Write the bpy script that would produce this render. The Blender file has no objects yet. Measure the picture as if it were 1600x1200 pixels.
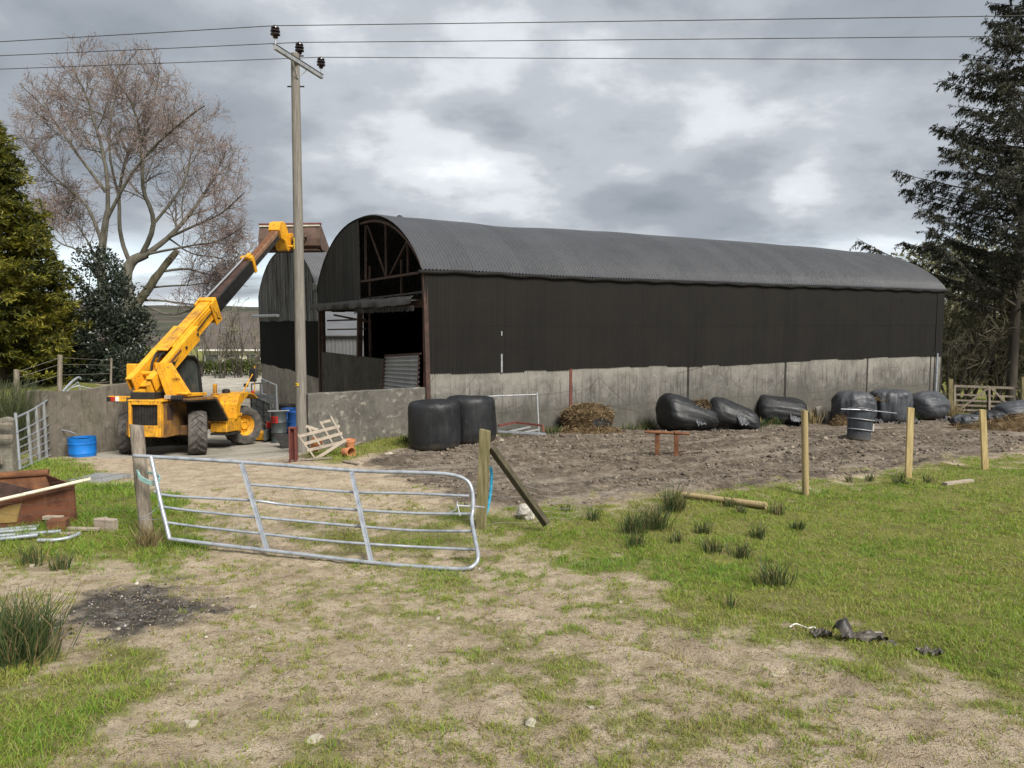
import bpy, bmesh, math, random
import numpy as np
from mathutils import Vector, Matrix, Euler

SC = bpy.context.scene
COL = SC.collection
R = math.radians
V = Vector
rnd = random.Random(7)

# ------------------------------------------------------------------ camera
F = 1150.0                 # focal length in pixels of a 1600 px wide picture
CZ = 2.5
PITCH = math.atan(93 / F)
cam_d = bpy.data.cameras.new("camera")
cam_d.sensor_width = 36
cam_d.lens = 36 * F / 1600
cam_d.clip_start = 0.05
cam_d.clip_end = 6000
cam = bpy.data.objects.new("camera", cam_d)
COL.objects.link(cam)
cam.location = (0, 0, CZ)
cam.rotation_euler = (math.pi / 2 - PITCH, 0, 0)
SC.camera = cam
_f = V((0, math.cos(PITCH), -math.sin(PITCH)))
_u = V((0, math.sin(PITCH), math.cos(PITCH)))


def ray(px, py):
    return _f + V((1, 0, 0)) * ((px - 800) / F) + _u * ((600 - py) / F)


def at(px, py, Y):
    d = ray(px, py)
    return V((0, 0, CZ)) + d * (Y / d.y)


# ------------------------------------------------------------------ noise and terrain
def _hash(ix, iy, seed):
    h = (ix * 374761393 + iy * 668265263 + seed * 362437) & 0x7FFFFFFF
    h = ((h ^ (h >> 13)) * 1274126177) & 0x7FFFFFFF
    return ((h ^ (h >> 16)) & 0xFFFF) / 65535.0


def vnoise(x, y, seed=0):
    x = np.asarray(x, float); y = np.asarray(y, float)
    ix = np.floor(x).astype(np.int64); iy = np.floor(y).astype(np.int64)
    fx = x - ix; fy = y - iy
    fx = fx * fx * fx * (fx * (fx * 6 - 15) + 10); fy = fy * fy * fy * (fy * (fy * 6 - 15) + 10)
    a = _hash(ix, iy, seed); b = _hash(ix + 1, iy, seed)
    c = _hash(ix, iy + 1, seed); d = _hash(ix + 1, iy + 1, seed)
    return (a * (1 - fx) + b * fx) * (1 - fy) + (c * (1 - fx) + d * fx) * fy


def fbm(x, y, octv=4, seed=0, gain=0.5):
    s = 0; a = 1; t = 0
    for i in range(octv):
        s = s + a * vnoise(x, y, seed + i * 17); t += a
        a *= gain; x = x * 2.03 + 5.1; y = y * 2.03 - 3.7
    return s / t


def sm(a, b, x):
    t = np.clip((np.asarray(x, float) - a) / (b - a), 0, 1)
    return t * t * (3 - 2 * t)


YS = [-30, 0, 2.5, 4, 5.5, 7, 8.2, 9.5, 11.9, 13.5, 14.7, 17, 19.5, 22.5, 28, 33, 60, 120, 4000]
ZS = [1.3, .82, .52, .33, .12, -.08, -.19, -.18, -.20, -.30, -.40, -.42, -.47, -.76, -1.2, -1.45, -1.7, -2.0, -2.0]
YL = [0, 12, 14, 18.9, 22, 30, 60, 120, 4000]
ZL = [0, -.2, -.38, -.86, -1.06, -1.25, -1.65, -2.0, -2.0]


def wallx(y):
    return np.where(y < 22.3, -11.55 + (y - 18) * .39, -9.87 - (y - 22.3) * .75)


def T(x, y):
    x = np.asarray(x, float); y = np.asarray(y, float)
    b = np.interp(y, YS, ZS)
    l = np.interp(y, YL, ZL)
    m = sm(-2.5, -7.5, x) * sm(12, 14, y)
    z = b * (1 - m) + l * m
    bank = np.interp(y, [0, 13.5, 15.2, 18, 24, 40, 70, 4000], [0, -.32, -.42, .12, .30, .05, -.9, -2.0])
    mb = sm(-.06, -.35, x - wallx(y)) * sm(17.6, 18.3, y) + sm(-11.2, -13.5, x) * (1 - sm(17.6, 18.3, y)) * sm(13, 15, y)
    z = z * (1 - mb) + bank * mb
    z = z - sm(17, 23, x) * sm(30, 37, y) * .5
    return z


def Tz(x, y):
    return float(T(x, y))


def on(px, py):
    d = ray(px, py)
    t = 2.0; p = V((0, 0, CZ))
    while t < 200:
        q = p + d * t
        if q.z < Tz(q.x, q.y):
            lo, hi = t - .25, t
            for _ in range(14):
                m = (lo + hi) / 2; q = p + d * m
                if q.z < Tz(q.x, q.y): hi = m
                else: lo = m
            return p + d * hi
        t += .25
    return p + d * 200


# ------------------------------------------------------------------ mesh helpers
WORLD = set()


def link(o):
    COL.objects.link(o); return o


def tag(o, label=None, cat=None, group=None, kind=None):
    if label: o["label"] = label
    if cat: o["category"] = cat
    if group: o["group"] = group
    if kind: o["kind"] = kind
    return o


def thing(name, label, cat, loc, rot=(0, 0, 0), group=None, world=True):
    o = link(bpy.data.objects.new(name, None))
    o.empty_display_size = .2
    o.location = loc; o.rotation_euler = rot
    if world: WORLD.add(o.name)
    return tag(o, label, cat, group)


def put(me, name, m, parent=None, origin=None):
    o = link(bpy.data.objects.new(name, me))
    if m is not None: me.materials.append(m)
    if parent is not None:
        o.parent = parent
        r = parent
        while r.parent is not None: r = r.parent
        if r.name in WORLD: me.transform(Matrix.Translation(-r.location))
    elif origin is not None:
        me.transform(Matrix.Translation(-V(origin))); o.location = origin
        if o.name not in WORLD: WORLD.add(o.name)
    return o


def np_mesh(name, verts, faces, smooth=False, tint=None):
    verts = np.asarray(verts, np.float32); faces = np.asarray(faces, np.int32)
    me = bpy.data.meshes.new(name)
    n, k = faces.shape
    me.vertices.add(len(verts)); me.vertices.foreach_set("co", verts.ravel())
    me.loops.add(n * k); me.loops.foreach_set("vertex_index", faces.ravel())
    me.polygons.add(n)
    me.polygons.foreach_set("loop_start", np.arange(0, n * k, k, dtype=np.int32))
    me.polygons.foreach_set("loop_total", np.full(n, k, np.int32))
    if smooth: me.polygons.foreach_set("use_smooth", np.ones(n, bool))
    if tint is not None:
        a = me.attributes.new("tint", 'FLOAT', 'POINT')
        a.data.foreach_set("value", np.asarray(tint, np.float32))
    me.update(calc_edges=True)
    return me


class MB:
    """collects shapes and links them as one mesh"""
    def __init__(s, M=None):
        s.v = []; s.f = []; s.M = M

    def add(s, vs, fs, M=None):
        b = len(s.v)
        for p in vs:
            p = V(p)
            if M is not None: p = M @ p
            if s.M is not None: p = s.M @ p
            s.v.append(p)
        for f in fs: s.f.append(tuple(b + i for i in f))
        return s

    def box(s, c, size, rot=None, bev=0.0):
        x, y, z = (a / 2 for a in size)
        M = Matrix.Translation(c)
        if rot is not None:
            M = M @ (rot if isinstance(rot, Matrix) else Euler(rot).to_matrix().to_4x4())
        if bev > 0:
            b = min(bev, x * .9, y * .9, z * .9)
            vs = []; idx = {}
            for sx in (-1, 1):
                for sy in (-1, 1):
                    for sz in (-1, 1):
                        for ax in range(3):
                            p = [sx * (x - b), sy * (y - b), sz * (z - b)]
                            p[ax] = (sx * x, sy * y, sz * z)[ax]
                            idx[sx, sy, sz, ax] = len(vs); vs.append(p)
            fs = []
            for sx in (-1, 1):
                a = [idx[sx, -1, -1, 0], idx[sx, 1, -1, 0], idx[sx, 1, 1, 0], idx[sx, -1, 1, 0]]
                fs.append(a if sx > 0 else a[::-1])
                a = [idx[-1, sx, -1, 1], idx[-1, sx, 1, 1], idx[1, sx, 1, 1], idx[1, sx, -1, 1]]
                fs.append(a if sx > 0 else a[::-1])
                a = [idx[-1, -1, sx, 2], idx[1, -1, sx, 2], idx[1, 1, sx, 2], idx[-1, 1, sx, 2]]
                fs.append(a if sx > 0 else a[::-1])
            for s1 in (-1, 1):
                for s2 in (-1, 1):
                    fs.append([idx[s1, s2, -1, 0], idx[s1, s2, -1, 1], idx[s1, s2, 1, 1], idx[s1, s2, 1, 0]])
                    fs.append([idx[s1, -1, s2, 0], idx[s1, -1, s2, 2], idx[s1, 1, s2, 2], idx[s1, 1, s2, 0]])
                    fs.append([idx[-1, s1, s2, 1], idx[-1, s1, s2, 2], idx[1, s1, s2, 2], idx[1, s1, s2, 1]])
                    for s3 in (-1, 1):
                        fs.append([idx[s1, s2, s3, 0], idx[s1, s2, s3, 1], idx[s1, s2, s3, 2]])
            return s.add(vs, fs, M)
        vs = [(a, b, c2) for a in (-x, x) for b in (-y, y) for c2 in (-z, z)]
        fs = [(0, 1, 3, 2), (4, 6, 7, 5), (0, 4, 5, 1), (2, 3, 7, 6), (0, 2, 6, 4), (1, 5, 7, 3)]
        return s.add(vs, fs, M)

    def beam(s, a, b, w, h, up=(0, 0, 1), bev=0.0):
        """a box from a to b, w wide and h high"""
        a = V(a); b = V(b); d = b - a; L = d.length; d.normalize()
        up = V(up)
        if abs(d.dot(up.normalized())) > .98: up = V((0, 1, 0)) if abs(d.y) < .9 else V((1, 0, 0))
        x = d.cross(up).normalized(); z = x.cross(d).normalized()
        M = Matrix((( x.x, d.x, z.x, 0), (x.y, d.y, z.y, 0), (x.z, d.z, z.z, 0), (0, 0, 0, 1)))
        M = Matrix.Translation((a + b) / 2) @ M
        return s.box((0, 0, 0), (w, L, h), M, bev)

    def tube(s, pts, r, n=8, caps=True):
        pts = [V(p) for p in pts]; k = len(pts)
        rs = r if isinstance(r, (list, tuple)) else [r] * k
        vs = []; fs = []
        nrm = None
        for i, p in enumerate(pts):
            t = (pts[min(i + 1, k - 1)] - pts[max(i - 1, 0)])
            if t.length < 1e-9: t = V((0, 0, 1))
            t.normalize()
            if nrm is None:
                nrm = t.cross(V((0, 0, 1)) if abs(t.z) < .9 else V((1, 0, 0))).normalized()
            else:
                nrm = (nrm - t * nrm.dot(t))
                nrm = nrm.normalized() if nrm.length > 1e-6 else t.orthogonal().normalized()
            bt = t.cross(nrm)
            for j in range(n):
                a = 2 * math.pi * j / n
                vs.append(p + (nrm * math.cos(a) + bt * math.sin(a)) * rs[i])
        for i in range(k - 1):
            for j in range(n):
                j2 = (j + 1) % n
                fs.append((i * n + j, i * n + j2, (i + 1) * n + j2, (i + 1) * n + j))
        if caps:
            fs.append(tuple(range(n - 1, -1, -1)))
            fs.append(tuple((k - 1) * n + j for j in range(n)))
        return s.add(vs, fs)

    def lathe(s, prof, n=24, M=None, closed=False):
        """prof: (radius, height) pairs, round the local z axis"""
        vs = []; fs = []; k = len(prof)
        for r, z in prof:
            for j in range(n):
                a = 2 * math.pi * j / n
                vs.append((r * math.cos(a), r * math.sin(a), z))
        for i in range(k if closed else k - 1):
            i2 = (i + 1) % k
            for j in range(n):
                j2 = (j + 1) % n
                fs.append((i * n + j, i * n + j2, i2 * n + j2, i2 * n + j))
        if not closed:
            if prof[0][0] > 1e-5: fs.append(tuple(range(n - 1, -1, -1)))
            if prof[-1][0] > 1e-5: fs.append(tuple((k - 1) * n + j for j in range(n)))
        return s.add(vs, fs, M)

    def prism(s, poly, x0, x1, M=None):
        """poly in the (y, z) plane, extruded along x"""
        n = len(poly)
        vs = [(x0, a, b) for a, b in poly] + [(x1, a, b) for a, b in poly]
        fs = [tuple(range(n))[::-1], tuple(range(n, 2 * n))]
        for i in range(n):
            j = (i + 1) % n
            fs.append((i, j, n + j, n + i))
        return s.add(vs, fs, M)

    def build(s, name, m, parent=None, origin=None, smooth=False):
        me = bpy.data.meshes.new(name)
        me.from_pydata([tuple(p) for p in s.v], [], s.f)
        bm = bmesh.new(); bm.from_mesh(me)
        bmesh.ops.recalc_face_normals(bm, faces=bm.faces)
        bm.to_mesh(me); bm.free()
        if smooth:
            me.polygons.foreach_set("use_smooth", np.ones(len(me.polygons), bool))
            try: me.set_sharp_from_angle(angle=R(40))
            except Exception: pass
        return put(me, name, m, parent, origin)


def dup(root, loc, rot=None, label=None, scale=None):
    c = root.copy(); COL.objects.link(c); c.location = loc
    if rot is not None: c.rotation_euler = rot
    if scale is not None: c.scale = scale
    if label: c["label"] = label
    for ch in root.children:
        d = ch.copy(); COL.objects.link(d); d.parent = c
        for g in ch.children:
            e = g.copy(); COL.objects.link(e); e.parent = d
    return c


# ------------------------------------------------------------------ materials
class NM:
    def __init__(s, name, rough=.8, metal=0.0, spec=.5):
        s.m = bpy.data.materials.new(name); s.m.use_nodes = True
        s.t = s.m.node_tree; s.b = s.t.nodes["Principled BSDF"]
        s.b.inputs["Roughness"].default_value = rough
        s.b.inputs["Metallic"].default_value = metal
        s.b.inputs["Specular IOR Level"].default_value = spec
        s.co = s.t.nodes.new("ShaderNodeTexCoord").outputs["Object"]

    def _in(s, sock, v):
        if isinstance(v, bpy.types.NodeSocket): s.t.links.new(v, sock)
        elif v is not None:
            if isinstance(v, (tuple, list)) and len(v) == 3 and sock.type == 'RGBA': v = (*v, 1)
            sock.default_value = v

    def map(s, scale=(1, 1, 1), rot=(0, 0, 0), vec=None):
        n = s.t.nodes.new("ShaderNodeMapping"); s._in(n.inputs[0], vec or s.co)
        n.inputs["Scale"].default_value = scale; n.inputs["Rotation"].default_value = rot
        return n.outputs[0]

    def noise(s, scale, detail=4, rough=.55, vec=None, dist=0.0):
        n = s.t.nodes.new("ShaderNodeTexNoise"); s._in(n.inputs["Vector"], vec or s.co)
        n.inputs["Scale"].default_value = scale; n.inputs["Detail"].default_value = detail
        n.inputs["Roughness"].default_value = rough; n.inputs["Distortion"].default_value = dist
        return n.outputs["Fac"]

    def vor(s, scale, vec=None, feat='F1', out="Distance"):
        n = s.t.nodes.new("ShaderNodeTexVoronoi"); n.feature = feat
        s._in(n.inputs["Vector"], vec or s.co); n.inputs["Scale"].default_value = scale
        return n.outputs[out]

    def ramp(s, f, stops):
        n = s.t.nodes.new("ShaderNodeValToRGB"); s._in(n.inputs[0], f)
        e = n.color_ramp.elements
        while len(e) < len(stops): e.new(.5)
        for i, (p, c) in enumerate(stops):
            e[i].position = p
            e[i].color = (c, c, c, 1) if not isinstance(c, (tuple, list)) else (*c[:3], 1)
        return n.outputs[0]

    def mix(s, f, a, b, mode='MIX'):
        n = s.t.nodes.new("ShaderNodeMix"); n.data_type = 'RGBA'; n.blend_type = mode
        s._in(n.inputs[0], f); s._in(n.inputs[6], a); s._in(n.inputs[7], b)
        return n.outputs[2]

    def math(s, op, a, b=None):
        n = s.t.nodes.new("ShaderNodeMath"); n.operation = op
        s._in(n.inputs[0], a); s._in(n.inputs[1], b)
        return n.outputs[0]

    def attr(s, name):
        n = s.t.nodes.new("ShaderNodeAttribute"); n.attribute_name = name
        return n.outputs["Fac"]

    def sep(s, vec=None):
        n = s.t.nodes.new("ShaderNodeSeparateXYZ"); s._in(n.inputs[0], vec or s.co); return n.outputs

    def bump(s, h, strength=.4, dist=.02):
        n = s.t.nodes.new("ShaderNodeBump"); s._in(n.inputs["Height"], h)
        n.inputs["Strength"].default_value = strength; n.inputs["Distance"].default_value = dist
        s.t.links.new(n.outputs[0], s.b.inputs["Normal"]); return s

    def col(s, c): s._in(s.b.inputs["Base Color"], c); return s
    def rough(s, r): s._in(s.b.inputs["Roughness"], r); return s

    def objrand(s):
        return s.t.nodes.new("ShaderNodeObjectInfo").outputs["Random"]


def m_noise(name, c1, c2, scale=3, rough=.8, metal=0.0, stretch=(1, 1, 1), c3=None, bump=.3, bd=.01, spec=.4, fine=60):
    k = NM(name, rough, metal, spec)
    vec = k.map(stretch)
    f = k.noise(scale, 6, .6, vec)
    c = k.ramp(f, [(.3, c1), (.68, c2)] if c3 is None else [(.28, c1), (.5, c2), (.72, c3)])
    g = k.noise(fine, 3, .6, vec)
    c = k.mix(k.ramp(g, [(.3, .0), (.8, .35)]), c, tuple(a * .55 for a in c1))
    k.col(c)
    if bump: k.bump(k.math('ADD', f, k.math('MULTIPLY', g, .6)), bump, bd)
    return k.m


M = {}
M['galv'] = m_noise("galvanised_steel", (.20, .22, .25), (.36, .39, .43), 9, .42, .35, c3=(.44, .47, .51), bump=.08, spec=.5)
M['galv_old'] = m_noise("dull_galvanised_steel", (.22, .23, .24), (.36, .37, .38), 7, .55, .3, c3=(.45, .46, .47), bump=.1)
M['rust'] = m_noise("rusty_steel", (.055, .020, .012), (.16, .062, .030), 4, .85, .1, c3=(.12, .045, .028), bump=.35)
M['rust_grey'] = m_noise("dull_brown_steel", (.055, .034, .027), (.125, .080, .062), 3, .75, .1, c3=(.16, .105, .082), bump=.25)
M['rust_orange'] = m_noise("orange_rust", (.085, .034, .017), (.20, .088, .038), 6, .9, 0, bump=.35)
M['rust_red'] = m_noise("red_oxide_steel", (.09, .028, .022), (.17, .052, .040), 5, .8, 0, bump=.2)
M['rust_dark'] = m_noise("dark_rusty_steel", (.030, .018, .014), (.085, .045, .034), 5, .8, .1, bump=.2)
M['wood_old'] = m_noise("weathered_wood", (.085, .066, .048), (.225, .19, .15), 3.2, .85, 0, (8, 8, .8), c3=(.32, .285, .235), bump=.5, fine=30)
M['wood_green'] = m_noise("mossy_wood", (.075, .065, .03), (.19, .165, .075), 3.2, .85, 0, (8, 8, .8), c3=(.30, .25, .15), bump=.5, fine=30)
M['wood_dark'] = m_noise("dark_wet_wood", (.03, .026, .016), (.09, .075, .04), 3.2, .85, 0, (6, 6, 1.2), bump=.5, fine=30)
M['wood_fresh'] = m_noise("fresh_sawn_wood", (.27, .195, .085), (.50, .38, .18), 3, .75, 0, (9, 9, .7), c3=(.62, .50, .27), bump=.2, fine=30)
M['wood_round'] = m_noise("treated_round_wood", (.17, .13, .065), (.36, .275, .14), 3, .75, 0, (9, 9, .7), c3=(.34, .27, .13), bump=.25, fine=30)
M['wood_pallet'] = m_noise("pallet_wood", (.18, .148, .115), (.35, .295, .235), 5, .8, 0, c3=(.28, .235, .18), bump=.3, fine=25)
M['wood_pole'] = m_noise("pole_wood", (.085, .076, .064), (.20, .182, .158), 2.4, .85, 0, (22, 22, .6), c3=(.28, .258, .225), bump=.5, fine=26)
M['black_pl'] = None
M['terracotta'] = m_noise("terracotta", (.42, .16, .07), (.58, .25, .12), 9, .8, 0, bump=.15)
M['rubber'] = m_noise("dusty_rubber", (.028, .026, .024), (.085, .078, .070), 7, .85, 0, c3=(.15, .135, .115), bump=.3)
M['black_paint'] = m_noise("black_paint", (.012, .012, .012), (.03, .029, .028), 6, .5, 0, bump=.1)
M['dark_metal'] = m_noise("dark_dirty_metal", (.02, .019, .018), (.06, .055, .05), 6, .6, .3, bump=.2)
M['stone'] = m_noise("field_stone", (.20, .18, .15), (.42, .39, .34), 9, .9, 0, c3=(.52, .49, .43), bump=.5)
M['stone_white'] = m_noise("pale_stone", (.27, .24, .185), (.42, .385, .315), 9, .9, 0, bump=.4)
M['blue_pl'] = m_noise("blue_plastic", (.005, .10, .36), (.01, .19, .62), 4, .45, 0, bump=.05)
M['blue_drum'] = m_noise("dark_blue_plastic", (.006, .045, .17), (.012, .075, .28), 4, .5, 0, bump=.05)
M['grey_drum'] = m_noise("grey_green_drum_paint", (.036, .045, .046), (.068, .082, .083), 4, .55, .1, bump=.1)
M['blue_rope'] = m_noise("pale_blue_rope", (.02, .30, .52), (.05, .44, .70), 12, .7, 0, bump=.2)
M['teal_rope'] = m_noise("teal_rope", (.16, .30, .29), (.32, .48, .46), 25, .9, 0, bump=.4)
M['white_worn'] = m_noise("worn_bright_edge", (.46, .43, .35), (.68, .66, .56), 8, .6, .1, bump=.2)
M['cream_plank'] = m_noise("pale_painted_plank", (.50, .45, .33), (.70, .66, .52), 5, .7, 0, bump=.1)
M['glass_dark'] = m_noise("dirty_dark_glass", (.03, .036, .035), (.085, .095, .09), 2.5, .14, 0, bump=.02, spec=.6)
M['chrome'] = m_noise("polished_steel_rod", (.6, .6, .6), (.8, .8, .8), 3, .22, .8, bump=0)
M['red_pl'] = m_noise("red_plastic", (.30, .015, .015), (.45, .03, .025), 5, .45, 0, bump=.05)
M['red_light'] = m_noise("red_lens", (.35, .02, .015), (.45, .035, .02), 5, .3, 0, bump=0)
M['white_pl'] = m_noise("white_plastic", (.60, .58, .54), (.75, .73, .70), 5, .5, 0, bump=.05)
M['yellow_sign'] = m_noise("yellow_sign_face", (.78, .50, .02), (.85, .58, .03), 5, .5, 0, bump=0)
M['porcelain'] = m_noise("brown_porcelain", (.014, .007, .006), (.026, .012, .010), 5, .2, 0, bump=0, spec=.6)
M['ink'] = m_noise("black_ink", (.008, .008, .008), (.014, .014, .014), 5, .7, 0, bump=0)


def yellow_mat(name, dirt=.5):
    k = NM(name, .5, 0, .45)
    f = k.noise(2.6, 6, .6); g = k.noise(15, 6, .65); h = k.noise(5, 5, .6, k.map((3, 3, .6)))
    c = k.ramp(f, [(.3, (.60, .265, .010)), (.65, (.78, .385, .016))])
    c = k.mix(k.ramp(h, [(.50, .0), (.72, dirt * .9)]), c, (.26, .115, .032))
    d2 = k.noise(1.1, 6, .65); c = k.mix(k.ramp(d2, [(.50, .0), (.66, dirt * .75)]), c, (.10, .065, .035))
    c = k.mix(k.ramp(g, [(.60 - dirt * .06, .0), (.67, .85)]), c, (.085, .034, .016))
    k.col(c); k.rough(k.ramp(g, [(.4, .42), (.7, .85)]))
    k.bump(g, .15, .01)
    return k.m


M['yellow'] = yellow_mat("worn_yellow_paint", .40)
M['yellow_filthy'] = m_noise("filthy_yellow_steel", (.055, .036, .022), (.17, .090, .034), 3.0, .8, 0, (1, 1, .7), c3=(.44, .21, .025), bump=.3)
M['rust_tan'] = m_noise("tan_rusted_steel", (.12, .062, .036), (.24, .135, .075), 3, .7, 0, (1, 1, 1), c3=(.30, .19, .12), bump=.15)
M['yellow_dirty'] = yellow_mat("dirty_yellow_paint", .95)


def conc_mat(name, base=(.25, .235, .205), dark=(.055, .050, .043), light=(.42, .39, .33), streak=.6, scale=1.0, moss=.0, barn=False):
    k = NM(name, .9, 0, .25)
    a = k.noise(.55 * scale, 7, .62); b = k.noise(3.0 * scale, 7, .66, None, .6); e = k.noise(70, 4, .6)
    st = k.noise(1.6 * scale, 6, .68, k.map((5.5, 5.5, .35) if barn else (6.5, 6.5, .6)))
    c = k.ramp(a, [(.30, tuple(x * .55 for x in base)), (.52, base), (.72, tuple(x * 1.35 for x in base))])
    orn = k.objrand()
    c = k.mix(k.ramp(orn, [(.2, .45), (.75, .0)]), c, tuple(x * .55 for x in base))
    big_ = k.noise(1.7 * scale, 8, .7, None, 1.0)
    c = k.mix(k.ramp(big_, [(.50, .0), (.62, .7)]), c, tuple(x * .45 for x in base))
    c = k.mix(k.ramp(st, [(.50, .0), (.68, streak)]), c, dark)
    c = k.mix(k.ramp(b, [(.55, .0), (.72, .75)]), c, light)
    c = k.mix(k.ramp(b, [(.25, .7), (.42, .0)]), c, tuple(x * 1.3 for x in dark))
    if barn:
        z_ = k.sep()[2]
        alg = k.ramp(k.math('ADD', z_, k.math('MULTIPLY', k.math('SUBTRACT', b, .5), -1.6)), [(.0, .70), (.25, .2), (.42, .0)])
        c = k.mix(alg, c, k.mix(a, (.055, .052, .042), (.105, .098, .082)))
        drip = k.noise(1.0, 5, .6, k.map((11, 11, .9)))
        dz_ = k.math('ADD', z_, k.math('MULTIPLY', drip, .75))
        c = k.mix(k.ramp(dz_, [(.98 if False else .9, .0), (1.0, .0)]), c, light)
        top = k.math('MULTIPLY', k.ramp(k.math('SUBTRACT', dz_, .55), [(.38, .0), (.85, .75)]), k.math('MULTIPLY', k.ramp(orn, [(.2, .1), (.6, .85)]), k.ramp(a, [(.35, .25), (.6, 1.0)])))
        c = k.mix(top, c, (.30, .283, .245))
        ln = k.math('ABSOLUTE', k.math('SUBTRACT', k.math('ADD', z_, k.math('MULTIPLY', a, .02)), .02))
        c = k.mix(k.ramp(ln, [(.0, .6), (.012, .0)]), c, dark)
        crk = k.vor(.55, k.map((1, 1, 1), (0, 0, 0)), 'DISTANCE_TO_EDGE')
        c = k.mix(k.ramp(crk, [(.0, .7), (.006, .0)]), c, dark)
    if moss:
        c = k.mix(k.ramp(k.noise(1.3, 6, .65), [(.5, .0), (.7, moss)]), c, (.10, .105, .05))
    c = k.mix(k.ramp(e, [(.35, .25), (.6, .0)]), c, dark)
    k.col(c); k.bump(k.math('ADD', b, k.math('MULTIPLY', e, .7)), .5, .012)
    return k.m


M['conc'] = conc_mat("stained_concrete", (.185, .176, .158), (.045, .042, .037), (.31, .295, .26), .9, 1.3, 0, True)
M['conc_wall'] = conc_mat("old_lichen_concrete", (.165, .155, .135), (.030, .028, .024), (.40, .38, .32), .18, 1.9)
M['conc_brown'] = conc_mat("brown_stained_concrete", (.20, .178, .145), (.055, .047, .038), (.30, .27, .225), .6, 1.5, .2)
M['conc_light'] = conc_mat("pale_cast_concrete", (.38, .34, .275), (.10, .085, .065), (.50, .455, .375), .5, 1.2)
M['conc_dark'] = conc_mat("dark_concrete", (.085, .078, .062), (.03, .027, .02), (.13, .12, .095), .6, 1.2)  # same concrete in a darker tone, for the infill wall
M['conc_post'] = conc_mat("old_grey_post", (.26, .24, .20), (.06, .055, .045), (.42, .39, .33), .5, 3, .4)


def clad_mat(name, c1, c2, streak=None, rough=.55, amt=.6, scol=(.2, .2, .2)):
    k = NM(name, rough, 0, .22 if 'black' in name else .45)
    f = k.noise(.8, 6, .6); st = k.noise(1.2, 7, .72, k.map((13, 13, .25))); g = k.noise(28, 4, .6)
    c = k.ramp(f, [(.3, c1), (.7, c2)])
    wnz = k.t.nodes.new("ShaderNodeTexWhiteNoise"); wnz.noise_dimensions = '1D'
    k.t.links.new(k.math('FLOOR', k.math('MULTIPLY', k.sep()[0], 1.32)), wnz.inputs["W"])
    c = k.mix(k.ramp(wnz.outputs["Value"], [(.55, .0), (1.0, .10)]), c, tuple(x * 1.9 for x in c2))
    c = k.mix(k.ramp(wnz.outputs["Value"], [(.0, .16), (.4, .0)]), c, tuple(x * .55 for x in c1))
    if streak:
        c = k.mix(k.ramp(st, [(.44, .0), (.68, amt)]), c, scol)
    c = k.mix(k.ramp(g, [(.3, .35), (.55, .0)]), c, tuple(x * .5 for x in c1))
    k.col(c); k.rough(k.ramp(st, [(.3, rough - .1), (.7, rough + .2)]))
    k.bump(g, .08, .004)
    return k.m


M['clad'] = clad_mat("black_brown_cladding", (.0080, .0070, .0060), (.0130, .0116, .0100), True, .58, .4, (.018, .0165, .0145))
M['clad_old'] = clad_mat("weathered_black_cladding", (.018, .0175, .017), (.045, .044, .043), True, .8, .95, (.46, .46, .45))
M['clad_gable'] = clad_mat("streaked_gable_cladding", (.013, .0125, .012), (.024, .023, .0215), True, .75, .8, (.085, .083, .078))
M['clad_black'] = clad_mat("fresh_black_cladding", (.0085, .0080, .0075), (.0145, .0138, .013), True, .8, .45, (.030, .029, .027))
M['roof'] = clad_mat("dark_grey_roof_sheet", (.050, .052, .057), (.070, .072, .078), True, .34, .35, (.085, .087, .092))
M['roof2'] = clad_mat("grey_roof_sheet", (.075, .077, .082), (.11, .112, .118), True, .45, .5, (.16, .16, .165))
M['shed_wall'] = clad_mat("dull_grey_sheet", (.075, .08, .085), (.13, .135, .14), True, .6, .6, (.05, .05, .05))
M['tin'] = clad_mat("bare_corrugated_iron", (.22, .23, .235), (.46, .47, .48), True, .35, .5, (.10, .085, .07))
# ------------------------------------------------------------------ sky, sun
SUN_EL, SUN_AZ = R(46), R(143)        # azimuth clockwise from +y
sun_dir = V((math.sin(SUN_AZ) * math.cos(SUN_EL), math.cos(SUN_AZ) * math.cos(SUN_EL), math.sin(SUN_EL)))
sd = bpy.data.lights.new("sun", 'SUN'); sd.energy = 2.35; sd.angle = R(26); sd.color = (1, .95, .87)
so = link(bpy.data.objects.new("sun", sd)); so.location = (30, -20, 40)
so.rotation_euler = (-sun_dir).to_track_quat('-Z', 'Y').to_euler()

W = bpy.data.worlds.new("World"); SC.world = W; W.use_nodes = True
nt = W.node_tree; nt.nodes.clear()
out = nt.nodes.new("ShaderNodeOutputWorld"); bg = nt.nodes.new("ShaderNodeBackground")
bg.inputs[1].default_value = .11
nt.links.new(bg.outputs[0], out.inputs[0])
sky = nt.nodes.new("ShaderNodeTexSky"); sky.sky_type = 'NISHITA'; sky.sun_disc = False
sky.sun_elevation = SUN_EL; sky.sun_rotation = SUN_AZ
tc = nt.nodes.new("ShaderNodeTexCoord")


def wn(t, **kw):
    n = nt.nodes.new(t)
    for k, v in kw.items(): setattr(n, k, v)
    return n


def wmath(op, a, b=None, c=None):
    n = wn("ShaderNodeMath", operation=op)
    for i, v in enumerate((a, b, c)):
        if v is None: continue
        if isinstance(v, bpy.types.NodeSocket): nt.links.new(v, n.inputs[i])
        else: n.inputs[i].default_value = v
    return n.outputs[0]


def wramp(f, stops, interp='EASE'):
    n = wn("ShaderNodeValToRGB"); nt.links.new(f, n.inputs[0]); e = n.color_ramp.elements
    n.color_ramp.interpolation = interp
    while len(e) < len(stops): e.new(.5)
    for i, (p, c) in enumerate(stops):
        e[i].position = p; e[i].color = (c, c, c, 1) if not isinstance(c, tuple) else (*c, 1)
    return n.outputs[0]


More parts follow.
